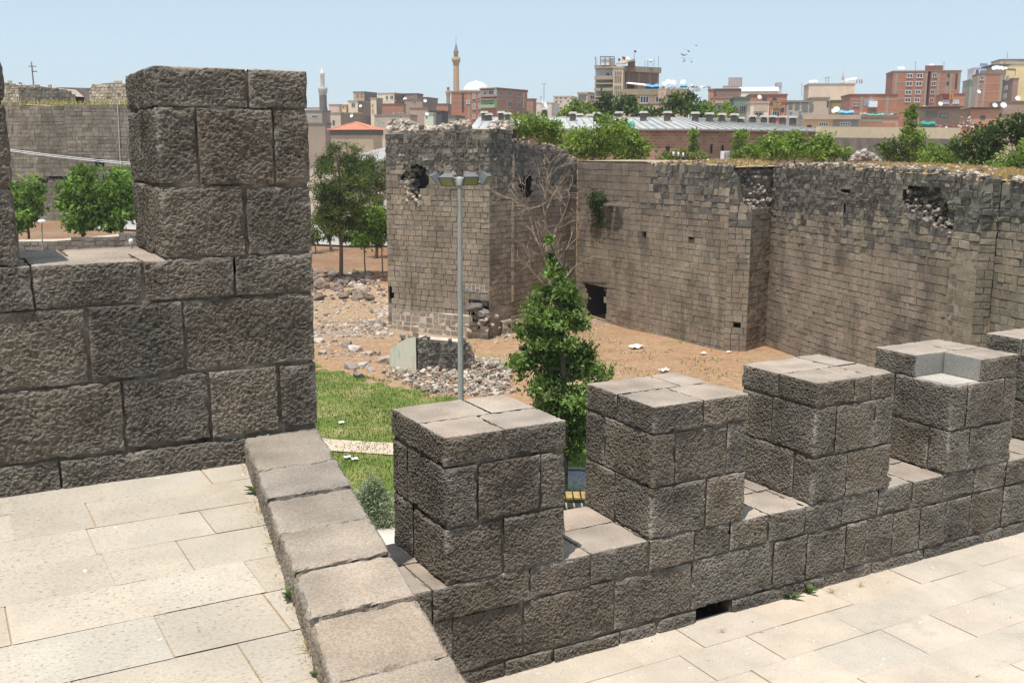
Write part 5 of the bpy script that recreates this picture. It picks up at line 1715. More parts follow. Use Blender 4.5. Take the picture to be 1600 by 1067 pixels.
minaret('slim minaret with a dark shaft and white top, left of the town', 290, 505.5, [(150, 5.6, 5.3, 141), (141, 3.3, 3.3, 117)], (117, 105, 4.0), (.17, .15, .14), (.75, .72, .69), 182, (136.5, 141, 7.2), (.45, .41, .37), (.72, .68, .63))
minaret('tall tan stone minaret with a grey pointed cap, rising above the tower', 330, 713, [(130, 4.5, 4.1, 97), (97, 3.5, 3.4, 82.5)], (82.5, 67, 3.9), (.54, .37, .235), (.26, .26, .28), 150, (90, 95.5, 6.5), (.42, .3, .2))
minaret('small brick minaret half hidden beside the tall tan one', 345, 700.5, [(152, 3.0, 2.8, 146), (145, 2.0, 2.0, 138)], (138, 133.5, 2.4), (.4, .27, .19), (.62, .58, .54), 166, (142, 145, 4.0))
minaret('tiny distant white minaret above the long tan wall', 480, 1315.3, [(136, 2.6, 2.5, 129), (129, 1.9, 1.9, 122)], (122, 112, 2.2), (.7, .66, .62), (.5, .46, .45), 150, (127, 129, 3.3))

# mosque with a white dome
b = bld('mosque', 'white domed mosque hall behind the brick flats with the green balcony', 345, 718, 768, 780, 140.5, 10, CRM, cap=.3, capc=(.62, .58, .5))
k = 345 / FP; c = pd(744, 141, 352); c[2] = b.z
mb = MB(); mb.lathe(c, [(20.5 * k, 0), (20 * k, 2 * k), (17.5 * k, 7 * k), (13 * k, 11 * k), (7 * k, 13.6 * k), (2 * k, 14.3 * k), (1.4 * k, 14.8 * k), (1.1 * k, 16 * k), (.2, 17.5 * k)], 32, (.74, .73, .70)); mb.build('dome', M['wall'], b.o)

b = bld('tiled_house', 'plain tan house with a low red tiled roof, behind the pines', 185, 517, 583, 597, 203, 24, (.36, .28, .2), (.42, .32, .22), cap=.9, capc=(.16, .13, .11), over=.15)
mb = MB(); z = b.z + .004; ap = np.mean(b.c4, 0); ap[2] = pd(552, 191.5, 190)[2]
ring = [b.C - b.uL * .5 - b.uR * .5, b.C + b.uR * (b.LR + .5) - b.uL * .5, b.C + b.uR * (b.LR + .5) + b.uL * (b.LL + .5), b.C + b.uL * (b.LL + .5) - b.uR * .5]
ring = [np.array([p[0], p[1], z]) for p in ring]
for i in range(4):
    a, c = ring[i], ring[(i + 1) % 4]; mb.quads([[a, c, (c + ap) / 2, (a + ap) / 2], [(a + ap) / 2, (c + ap) / 2, ap, ap]], (.55, .22, .13))
    mb.tube([a, ap], .14, 6, (.6, .27, .17))
mb.build('tiled_roof', M['wall'], b.o)
wins(b, 'L', [(548, 208, 561, 212)], 2, fr=(.5, .46, .42), glass=(.4, .38, .36))
s0, s1, z0, z1 = face_pts(b, 'L', 549, 236, 583, 223)
mb = MB(); panel(b, 'L', s0, s1, b.zb, z1, 0, 2.5, (.38, .29, .2), mb); mb.build('annex', M['wall'], b.o)
wins(b, 'L', [(552, 232, 564, 239)], 1, fr=(.2, .17, .15))
o = thing('tin_shed', 'grey sloping corrugated tin roof below the tiled house', 'shed', pd(575, 262, 168))
mb = MB(); q = [pd(545, 252, 164), pd(603, 254, 164), pd(603, 231, 176), pd(560, 240, 176)]
us = np.linspace(0, 1, 17)
for i in range(16):
    f0 = lambda t, e: (q[0] + (q[1] - q[0]) * t) * (1 - e) + (q[3] + (q[2] - q[3]) * t) * e
    dz = np.array([0, 0, .12 * (i % 2)]); mb.quads([[f0(us[i], 0) + dz, f0(us[i + 1], 0) + np.array([0, 0, .12]) - dz, f0(us[i + 1], 1) + np.array([0, 0, .12]) - dz, f0(us[i], 1) + dz]], (.40, .38, .36))
mb.build('roof', M['tin'], o)
mb = MB(); mb.hexa([q[0] - [0, 0, 8], q[1] - [0, 0, 8], q[2] - [0, 0, 9], q[3] - [0, 0, 9], q[0] - [0, 0, .1], q[1] - [0, 0, .1], q[2] - [0, 0, .1], q[3] - [0, 0, .1]], (.3, .26, .22)); mb.build('wall', M['wall'], o)
# sign kiosk at the street
kp = pd(590, 345, 142); kp[2] = tz(kp[0], kp[1])
b = bld('kiosk', 'small street kiosk with a dark doorway under its sign', 142, 579, 604, 606, 303, 4, (.5, .47, .44), cap=.25, depth=3)
wins(b, 'L', [(582, 305, 600, 330)], 1, fr=(.3, .29, .28), glass=(.02, .02, .025))
sg = thing('shop_sign', 'white and magenta shop sign fixed above the kiosk door', 'sign', pd(590, 303, 141.5))
mb = MB(); s0, s1, z0, z1 = face_pts(b, 'L', 578, 290, 605, 303); panel(b, 'L', s0, s1, z0, z1, .05, .25, (.8, .72, .75), mb); mb.build('board', M['plain'], sg)
mb = MB()
for (x0, y0, x1, y1, cc_) in ((578, 289.4, 605, 290.6, (.5, .05, .15)), (589, 292.2, 594, 295, (.6, .04, .18)), (594.6, 292.2, 599, 295, (.6, .04, .18)), (599.6, 292.2, 602, 295, (.6, .04, .18)), (587, 297, 592, 300.4, (.62, .08, .3)), (592.6, 297, 597, 300.4, (.62, .08, .3)), (597.6, 297, 602, 300.4, (.62, .08, .3)), (580, 293, 583, 297.5, (.55, .35, .5)), (583.6, 294.5, 586, 298, (.55, .35, .5))):
    s0, s1, z0, z1 = face_pts(b, 'L', x0, y0, x1, y1); panel(b, 'L', s0, s1, z0, z1, .2, .265, cc_, mb)
mb.build('lettering', M['plain'], sg)
# striped sunshade ball beside it
o = thing('parasol', 'small folded orange and green street parasol at the tower edge', 'parasol', pd(597, 310, 146))
mb = MB(); c = pd(596.5, 284, 146); mb.lathe(c, [(0, .55), (.3, .4), (.42, 0), (.3, -.4), (0, -.5)], 12, (.55, .25, .12)); mb.build('canopy', M['wall'], o)
mb = MB(); c2 = c + RGT * .25 - FWD * .12; mb.lathe(c2, [(0, .45), (.25, .3), (.34, 0), (.22, -.35), (0, -.42)], 12, (.1, .4, .2)); mb.build('green_panel', M['wall'], o)
mb = MB(); mb.tube([np.array([c[0], c[1], tz(c[0], c[1])]), c], .04, 5, (.4, .4, .4)); mb.build('pole', M['plain'], o)

# ---- the left hill of flats (x 480-700)
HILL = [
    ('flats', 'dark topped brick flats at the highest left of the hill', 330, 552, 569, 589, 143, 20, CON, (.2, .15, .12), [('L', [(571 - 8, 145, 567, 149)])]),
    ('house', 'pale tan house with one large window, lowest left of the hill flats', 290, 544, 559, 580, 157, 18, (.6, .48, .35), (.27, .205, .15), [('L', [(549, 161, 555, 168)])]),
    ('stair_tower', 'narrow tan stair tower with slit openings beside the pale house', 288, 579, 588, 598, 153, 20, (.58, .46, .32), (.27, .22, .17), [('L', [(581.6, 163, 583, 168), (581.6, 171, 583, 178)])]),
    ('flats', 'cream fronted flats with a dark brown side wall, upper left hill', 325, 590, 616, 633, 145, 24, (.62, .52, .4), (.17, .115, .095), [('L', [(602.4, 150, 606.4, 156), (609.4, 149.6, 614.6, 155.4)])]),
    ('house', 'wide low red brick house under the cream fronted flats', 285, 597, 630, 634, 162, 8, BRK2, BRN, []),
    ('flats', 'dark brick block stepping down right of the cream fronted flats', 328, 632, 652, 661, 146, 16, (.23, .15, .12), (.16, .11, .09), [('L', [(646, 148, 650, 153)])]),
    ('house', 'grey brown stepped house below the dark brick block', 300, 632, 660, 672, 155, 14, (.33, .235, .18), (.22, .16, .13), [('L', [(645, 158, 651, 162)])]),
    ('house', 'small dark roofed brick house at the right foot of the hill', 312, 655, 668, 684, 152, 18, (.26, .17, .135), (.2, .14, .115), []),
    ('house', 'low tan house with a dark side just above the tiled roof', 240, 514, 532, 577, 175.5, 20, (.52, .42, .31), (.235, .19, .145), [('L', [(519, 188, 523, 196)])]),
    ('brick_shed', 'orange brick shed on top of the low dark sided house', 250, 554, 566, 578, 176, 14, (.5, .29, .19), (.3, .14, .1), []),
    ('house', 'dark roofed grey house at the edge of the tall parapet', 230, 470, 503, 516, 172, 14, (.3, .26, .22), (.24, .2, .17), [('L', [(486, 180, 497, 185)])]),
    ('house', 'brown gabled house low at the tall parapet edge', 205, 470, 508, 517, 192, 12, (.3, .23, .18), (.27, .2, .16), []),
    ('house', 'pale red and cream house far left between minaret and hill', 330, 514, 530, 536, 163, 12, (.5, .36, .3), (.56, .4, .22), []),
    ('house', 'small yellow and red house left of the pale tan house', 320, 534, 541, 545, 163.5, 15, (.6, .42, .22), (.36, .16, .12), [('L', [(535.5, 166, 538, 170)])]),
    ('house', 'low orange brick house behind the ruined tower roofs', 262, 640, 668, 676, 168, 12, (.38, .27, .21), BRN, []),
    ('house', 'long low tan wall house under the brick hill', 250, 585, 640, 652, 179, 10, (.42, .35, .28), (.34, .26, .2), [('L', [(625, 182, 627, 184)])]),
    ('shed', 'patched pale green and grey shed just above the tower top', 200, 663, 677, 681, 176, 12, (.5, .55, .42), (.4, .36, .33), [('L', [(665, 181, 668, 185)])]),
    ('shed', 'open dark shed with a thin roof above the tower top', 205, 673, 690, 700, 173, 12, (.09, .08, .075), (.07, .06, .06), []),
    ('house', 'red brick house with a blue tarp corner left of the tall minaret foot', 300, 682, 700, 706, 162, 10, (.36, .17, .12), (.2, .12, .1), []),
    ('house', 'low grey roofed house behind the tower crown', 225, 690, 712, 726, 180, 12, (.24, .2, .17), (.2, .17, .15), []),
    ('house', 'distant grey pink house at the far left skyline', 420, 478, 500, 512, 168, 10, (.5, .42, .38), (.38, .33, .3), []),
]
HB = []
for (nm, lab, D, xl, xc, xr, yt, th, cl, cr, ws) in HILL:
    b = bld(nm, lab, D, xl, xc, xr, yt, th, cl, cr, cat='house' if nm == 'house' else nm.replace('_', ' '), cap=.35, capc=tuple(np.array(cl) * .75))
    for f, rs in ws: wins(b, f, rs, 1 if D < 260 or nm == 'stair_tower' else 2, fr=(.55, .52, .47) if nm != 'stair_tower' else (.2, .12, .1), glass=(.09, .09, .095))
    HB.append(b)
b = HB[0]; patch(b, 'L', 556, 147, 561, 153, (.42, .19, .12), 'brick_infill'); patch(b, 'L', 563, 146, 567.5, 153, (.42, .19, .12), 'brick_infill')

# brick flats with pale blue and green balconies
b = bld('flats', 'brick flats with a pale blue balcony above a green one, right of the tall minaret', 240, 751, 777, 824, 137, 34, BRK, (.30, .17, .125), cap=.5, capc=(.24, .1, .08))
patch(b, 'L', 752, 139.5, 776, 150, (.55, .59, .64)); balcony(b, 'L', 753, 139.5, 776, 150.5, (.55, .59, .64), .35, 1.0, (.4, .26, .2))
balcony(b, 'L', 753, 156.5, 776, 168, (.28, .45, .25), .55, 1.0, (.42, .3, .22), parc=(.34, .48, .3))
wins(b, 'L', [(756, 143.5, 760, 149), (764, 141.5, 771, 149)], 2); wins(b, 'L', [(757, 162, 759.5, 167), (764, 160, 771, 167)], 2)
wins(b, 'L', [(754, 175, 762, 183)], 2)
wins(b, 'R', [(781, 141, 785, 150), (793, 142, 799.5, 150.5), (808, 142, 814, 152), (793, 158.5, 800, 167.5), (808, 160, 814, 168)], 2, fr=(.5, .46, .42), glass=(.14, .13, .13))
bands(b, [154.5, 171], 1.3, CON, 'LR')
mb = MB(); s0, s1, z0, z1 = face_pts(b, 'R', 817.6, 140, 818.6, 170); panel(b, 'R', s0, s1, z0, z1, .02, .12, (.6, .45, .25), mb); mb.build('drainpipe', M['wall'], b.o)
b1 = bld('flats', 'red brick wing with white windows between minaret and balconies', 248, 705, 752, 756, 142.5, 10, BRK, cap=.4, capc=(.3, .2, .15))
patch(b1, 'L', 721.5, 143.5, 725, 176, (.12, .07, .06), 'gap_shade_panel')  # flat dark panel, the shade of a recess painted on
bands(b1, [157.5, 166.5], 1.3, CON, 'L', (0.02, .42))
wins(b1, 'L', [(738.6, 146, 743, 154.5), (747.4, 145, 751, 153), (738.6, 162.5, 743, 171), (747.4, 162, 751, 170), (738.6, 179, 743, 186), (747.4, 179, 751, 184), (728.6, 157, 734, 162.5)], 1, glass=(.3, .3, .32))
b2 = bld('house', 'low brown brick annex stepping down from the green balcony flats', 244, 823, 833, 838, 154, 20, (.3, .18, .13), (.25, .16, .12), cat='house')

# big white dish on the slope and its mast
def dish(name, label, p, r, yaw, tilt, group=None, post=.8, zroof=None):
    o = thing(name, label, 'satellite dish', p if zroof is None else (p[0], p[1], zroof), group)
    f = -FWD * math.cos(yaw) + RGT * math.sin(yaw); ax = f * math.cos(tilt) + np.array([0, 0, 1]) * math.sin(tilt)
    s = np.cross([0, 0, 1.0], ax); s /= np.linalg.norm(s); u = np.cross(ax, s); R = np.column_stack([s, u, ax])
    a = np.linspace(0, 2 * math.pi, 21); rr = np.linspace(0, 1, 5)
    P = np.array([[(t * r * math.cos(q), t * r * math.sin(q), .28 * r * t * t) for q in a] for t in rr]) @ R.T + p
    mb = MB(); mb.grid(P, (.82, .82, .81), 0, True); mb.build('reflector', M['plain'], o)
    mb = MB(); mb.tube([np.array([0, -r, .28 * r]) @ R.T + p, np.array([0, 0, r * .85]) @ R.T + p], r * .03, 5, (.5, .5, .5)); mb.build('feed_arm', M['plain'], o)
    zb = (zroof if zroof is not None else p[2] - post * r - .4)
    q = np.array([0, 0, -.02 * r]) @ R.T + p
    mb = MB(); mb.tube([np.array([q[0], q[1], zb]), q], r * .05, 6, (.35, .33, .32)); mb.build('post', M['plain'], o)
    return o


dish('satellite_dish', 'largest white satellite dish, on the slope right of the brick flats', pd(847, 161, 120), .78, rad(70), rad(28), zroof=tz(*pd(847, 161, 120)[:2]))
p = pd(850, 180, 118); o = thing('aerial_mast', 'thin television mast beside the largest satellite dish', 'mast', (p[0], p[1], tz(p[0], p[1])))
mb = MB(); t_ = pd(850, 131, 118); mb.tube([np.array([p[0], p[1], tz(p[0], p[1])]), t_], .045, 5, (.4, .38, .37)); mb.build('pole', M['plain'], o)
mb = MB(); mb.tube([t_ - RGT * .35, t_ + RGT * .3], .03, 4, (.4, .38, .37)); mb.build('aerial', M['plain'], o)

# ---- between flats and tower block
b = bld('flats', 'low cream far flats seen between the big dish and tower block', 420, 865, 893, 905, 150, 16, (.5, .4, .32), (.42, .34, .28), cap=.5)
bands(b, [156, 162], 1.0, (.6, .54, .46), 'LR'); wins(b, 'L', [(868, 152, 871, 155), (875, 152, 878, 155), (882, 152, 886, 155), (868, 158, 871, 161), (875, 158, 878, 161)], 1, fr=(.5, .45, .4))
b = bld('flats', 'pale grey far house below the cream far flats', 330, 836, 862, 874, 160, 12, (.52, .45, .38), (.45, .4, .36), cap=.3)
b = bld('flats', 'small tan block with a glazed balcony left of the tower block', 205, 903, 918, 932, 144, 30, TAN, (.58, .47, .34), cap=.35)
patch(b, 'L', 904.5, 148.5, 916, 156.5, (.15, .17, .17), 'glazed_balcony', .12); wins(b, 'R', [(922, 149, 929, 156), (922, 162.5, 929, 169)], 2)

# ---- the tower block with stair slits
b = bld('tower_block', 'tall bare concrete tower block with slit stairwell and brown brick side', 190, 930, 960, 975, 102, 14, (.40, .35, .28), (.36, .3, .23), cap=.5, capc=(.3, .25, .2))
balcony(b, 'L', 932, 107.5, 959, 123.5, (.55, .57, .60), .45, 1.3, (.42, .35, .27)); wins(b, 'L', [(947, 113.5, 953.5, 122.5), (955.5, 112.5, 958.5, 122)], 2)
balcony(b, 'L', 932, 132.5, 959, 141, (.26, .40, .20), .3, 1.3, (.42, .35, .27)); wins(b, 'L', [(947, 135.5, 957, 140.6)], 3)
balcony(b, 'L', 932, 153, 959, 164, (.14, .12, .1), .9, 1.3, (.42, .35, .27))
TBK = b
bs_ = bld('stair_tower', 'tan stairwell with rows of dark vertical slits on the tower block', 187.5, 958.5, 974, 978, 104, 8, (.50, .40, .29), (.4, .32, .24), depth=4, cap=.3, cat='stairwell')
for (y0, y1) in ((112, 117.5), (119, 130), (134, 140.5), (142, 152)):
    wins(bs_, 'L', [(x, y0, x + 1.3, y1) for x in (961, 963.9, 966.8, 969.7)], 1, fr=(.12, .06, .05), glass=(.05, .03, .028))
b = bld('flats', 'dark brown brick rear wing of the tower block with concrete cornice', 196, 968, 976, 1029.5, 103.5, 62, (.3, .2, .15), (.20, .13, .095), depth=9, cap=1.0, capc=(.34, .29, .22), over=.35)
bands(b, [112], 1.0, (.3, .25, .2), 'R', (), (.12, .42, .74, .98)); RWB = b
o = thing('roof_lean_to', 'slanting roof shelter on top of the tower block', 'roof shelter', pd(980, 103, 191))
mb = MB(); q = [pd(962, 101.5, 189), pd(976, 101, 189), pd(992, 93.5, 193), pd(981, 95.5, 197)]
mb.hexa(q + [p + np.array([0, 0, .2]) for p in q], (.4, .34, .24)); mb.build('roof', M['wall'], o)
mb = MB(); mb.hexa([pd(981, 104, 193), pd(992.5, 104, 193), pd(992.5, 104, 198), pd(981, 104, 198), pd(981, 99, 193), pd(992.5, 94.5, 193), pd(992.5, 94.5, 198), pd(981, 97, 198)], (.25, .18, .13)); mb.build('wall', M['wall'], o)
o = thing('roof_tank', 'white rooftop room with a dark frame on the tower block', 'roof room', pd(947, 102, 191))
mb = MB(); q0 = [pd(939, 102, 190), pd(953, 102, 190), pd(953, 102, 193), pd(939, 102, 193)]; h = pd(947, 90, 190)[2] - pd(947, 102, 190)[2]
mb.hexa(q0 + [p + np.array([0, 0, h]) for p in q0], (.74, .74, .76)); mb.build('white_cabin', M['wall'], o)
mb = MB(); q0 = [pd(953.2, 102, 190.4), pd(959, 102, 190.4), pd(959, 102, 193), pd(953.2, 102, 193)]; mb.hexa(q0 + [p + np.array([0, 0, h * .9]) for p in q0], (.36, .33, .3)); mb.build('grey_cabin', M['wall'], o)
mb = MB()
for x in (938, 945.5, 953, 960):
    for dd2 in (189.8, 193.2): mb.tube([pd(x, 102, dd2), pd(x, 89, dd2)], .07, 5, (.12, .12, .12))
mb.tube([pd(938, 89, 189.8), pd(960, 89, 189.8)], .08, 5, (.12, .12, .12)); mb.tube([pd(938, 89, 193.2), pd(960, 89, 193.2)], .08, 5, (.12, .12, .12)); mb.tube([pd(938, 89, 189.8), pd(938, 89, 193.2)], .08, 5, (.12, .12, .12)); mb.build('frame', M['plain'], o)


def pole_thing(name, label, cat, x, y0, y1, D, r=.05, col=(.3, .28, .27), bars=(), group=None, flag=None):
    a, t_ = pd(x, y0, D), pd(x, y1, D)
    o = thing(name, label, cat, a, group)
    mb = MB(); mb.tube([a - np.array([0, 0, .3]), t_], r, 5, col); mb.build('pole', M['plain'], o)
    if bars:
        mb = MB()
        for (y, w) in bars:
            c = pd(x, y, D); mb.tube([c - RGT * w, c + RGT * w], r * .7, 4, col)
            
        mb.build('aerial', M['plain'], o)
    if flag:
        (fx, fy, fw, fh, fc) = flag
        g = np.linspace(0, 1, 9); U, V_ = np.meshgrid(g, g, indexing='ij'); k = D / FP
        Pf = t_ + (U * fw * k)[..., None] * RGT + (-V_ * fh * k)[..., None] * np.array([0, 0, 1]) + (np.sin(U * 6) * .15 + U * V_ * .2)[..., None] * FWD - np.array([0, 0, 1]) * (U ** 2 * fh * k * .35)[..., None]
        mb = MB(); mb.grid(Pf, fc, 0, True); mb.build('cloth', M['wall'], o)
    return o


pole_thing('flagpole', 'flagpole with a small dark red flag high on the tower block', 'flagpole', 991, 95, 79, 194, .05, flag=(0, 0, 3.4, 2.6, (.25, .06, .07)))
pole_thing('flagpole', 'leaning staff with a bright red flag on the tower block roof', 'flagpole', 972.5, 96, 88.5, 192, .04, flag=(0, 0, 4.6, 4.4, (.6, .05, .05)))
pole_thing('flagpole', 'small red flag left of the bright red flag', 'flagpole', 966, 97, 91.5, 192, .04, flag=(0, 0, 3.4, 3.4, (.55, .07, .07)))
dish('satellite_dish', 'white dish next to the red flags on the tower block', pd(980.5, 91.5, 191), .34, rad(20), rad(30), zroof=pd(980, 99, 191)[2])
for k, (x, y0, y1) in enumerate(((930.5, 102, 88), (932.5, 102, 94))): pole_thing('aerial_mast', ('taller mast at the left edge of the tower block roof', 'shorter mast at the left edge of the tower block roof')[k], 'mast', x, y0, y1, 191, .07 if k == 0 else .05, bars=((92, .25),) if k == 0 else ())
for k, (x, y0, y1, lab) in enumerate(((1008, 104, 96, 'thin mast on the left of the rear wing roof'), (1012, 104, 94.5, 'second mast on the rear wing roof'), (1022, 104, 92, 'third mast on the rear wing roof'), (1029, 105, 88.5, 'tallest thin mast at the right end of the rear wing'))): pole_thing('aerial_mast', lab, 'mast', x, y0, y1, 198, .045)
o = thing('water_heater', 'white water heater drum on a stand above the rear wing', 'water tank', pd(1016.5, 104, 198))
c = pd(1016.5, 95.5, 198); mb = MB(); mb.tube([c - RGT * .28, c + RGT * .28], .24, 12, (.8, .79, .78)); mb.build('drum', M['plain'], o)
mb = MB(); [mb.tube([c + RGT * s, pd(1016.5, 104, 198) + RGT * s * 1.4], .04, 4, (.4, .36, .33)) for s in (-.22, .22)]; mb.build('stand', M['plain'], o)

# ---- long balcony block with the hanging rug
b = bld('flats', 'long flat roofed tan block with white framed windows before the tower block', 172, 974, 1071, 1110, 139, 13, (.50, .38, .27), (.19, .135, .10), cap=.95, capc=(.33, .27, .19), over=.5)
LBB = b
wins(b, 'L', [(983, 151.5, 993, 162), (1000.5, 150.5, 1014.5, 161.5), (1024.5, 150.5, 1039, 160.5), (1044, 150.5, 1050, 160)], 3)
bands(b, [163.5], 1.1, (.3, .12, .09), 'L')
s0, s1, z0, z1 = face_pts(b, 'L', 1029, 138.5, 1042, 155)
def rug(name, label, b, f, x0, y0, x1, y1, base, pats, o=.6):
    r_ = thing(name, label, 'rug', (*(b.C)[:2], b.zb)); s0, s1, z0, z1 = face_pts(b, f, x0, y0, x1, y1)
    r_.location = tuple((b.C + (b.uL if f == 'L' else b.uR) * (s0 + s1) / 2)[:2]) + (z0,)
    bpy.context.view_layer.update()
    mb = MB(); panel(b, f, s0, s1, z0, z1, o, o + .05, base, mb); mb.build('cloth', M['wall'], r_)
    mb = MB()
    for (a0, c0, a1, c1, cc_) in pats: panel(b, f, s0 + (s1 - s0) * a0, s0 + (s1 - s0) * a1, z0 + (z1 - z0) * c0, z0 + (z1 - z0) * c1, o + .03, o + .07, cc_, mb)
    mb.build('pattern', M['wall'], r_)
rug('hanging_rug', 'large pale tan rug hanging over the long balcony block parapet', b, 'L', 1029, 139, 1042, 155, (.58, .43, .32), [(.08, .04, .92, .1, (.48, .32, .24)), (.08, .9, .92, .96, (.48, .32, .24)), (.35, .35, .65, .65, (.5, .33, .25))])
# terrace clutter on it
rz_ = b.z
o = thing('roof_shelter', 'white sheet awning over dark red panels on the long block roof', 'awning', pd(992, 139, 176))
mb = MB(); q = [pd(978, 131, 174), pd(1012, 135, 174), pd(1008, 132, 180), pd(982, 129.5, 180)]; mb.hexa(q + [p + np.array([0, 0, .08]) for p in q], (.74, .72, .7)); mb.build('sheet', M['wall'], o)
mb = MB(); q = [pd(977, 139, 176), pd(991, 139, 176), pd(991, 139, 179), pd(977, 139, 179)]; mb.hexa(q + [p + np.array([0, 0, .75]) for p in q], (.2, .09, .06)); mb.build('red_panels', M['wall'], o)
mb = MB(); [mb.tube([pd(x, 139.5, 175), pd(x, 132 + (x - 978) * .09, 175)], .04, 4, (.3, .28, .26)) for x in (978.5, 993, 1004, 1011)]; mb.build('posts', M['plain'], o)
def tarp(label, x0, y0, x1, y1, D, col, name='tarpaulin'):
    g = np.linspace(0, 1, 13); U, V_ = np.meshgrid(g, np.linspace(0, 1, 7), indexing='ij')
    P = np.zeros((13, 7, 3)); rg_ = np.random.default_rng(int(x0))
    for i in range(13):
        for j in range(7):
            p = pd(x0 + (x1 - x0) * g[i], y1, D + j * .35)
            hgt = (y1 - y0) * D / FP * (math.sin(math.pi * min(1, .12 + j / 6 * .9)) ** .7) * (.85 + .12 * math.sin(i * .8) + rg_.normal(0, .05))
            P[i, j] = p + np.array([0, 0, max(0, hgt)])
    mb = MB(); mb.grid(P, col, 0, True, flip=True); return tag(mb.build(name, M['plain']), label, 'tarpaulin')
tarp('bright blue tarpaulin heap on the long block roof below the brown wing', 1009, 131.5, 1030, 139.4, 174, (.12, .36, .62))
tarp('smaller blue tarpaulin farther right along the long block roof', 1063, 131.5, 1074, 137.5, 174, (.15, .42, .62))
tarp('blue tarpaulin on the flat roof of the grey and yellow house', 1311, 172.5, 1334, 179.8, 150, (.16, .42, .66))
tarp('green tarpaulin patch among the low right shacks', 1438, 189, 1461, 198.5, 150, (.03, .25, .2))
tarp('thin green awning strip above the brick yard wall', 1352, 178.5, 1381, 181.5, 152, (.1, .5, .38))
for k, (x, y, r, yw, lab) in enumerate(((1037, 131, .42, 20, 'first big white dish on the long block roof, above the rug'), (1044, 128, .45, -20, 'second big white dish on the long block roof'), (1051, 129, .5, 10, 'third big white dish on the long block roof'), (1067, 128.5, .46, -15, 'white dish beside the small blue tarpaulin'), (1080, 134, .34, 30, 'small white dish right of the blue tarpaulin'), (1096, 136, .3, 10, 'small white dish near the right end of the long block roof'))):
    dish('satellite_dish', lab, pd(x, y, 177 + k * .4), r, rad(yw), rad(28), zroof=rz_)
for k, (x, D, s, lab) in enumerate(((1033, 180, .5, 'low white box tank on the long block roof'), (1058, 181, .6, 'white cabinet on the long block roof between dishes'), (1088, 180, .45, 'pale crate on the long block roof right part'))):
    p = pd(x, 139, D); p[2] = rz_
    o = thing('roof_tank', lab, 'water tank', p); mb = MB(); mb.box(p + np.array([-s, -s, .12]), p + np.array([s, s, .12 + s * 1.1]), (.66, .65, .64)); mb.build('tank', M['plain'], o)
    mb = MB(); [mb.box(p + np.array([a * s * .8 - .05, c * s * .8 - .05, 0]), p + np.array([a * s * .8 + .05, c * s * .8 + .05, .118]), (.3, .28, .26)) for a in (-1, 1) for c in (-1, 1)]; mb.build('stand', M['plain'], o)

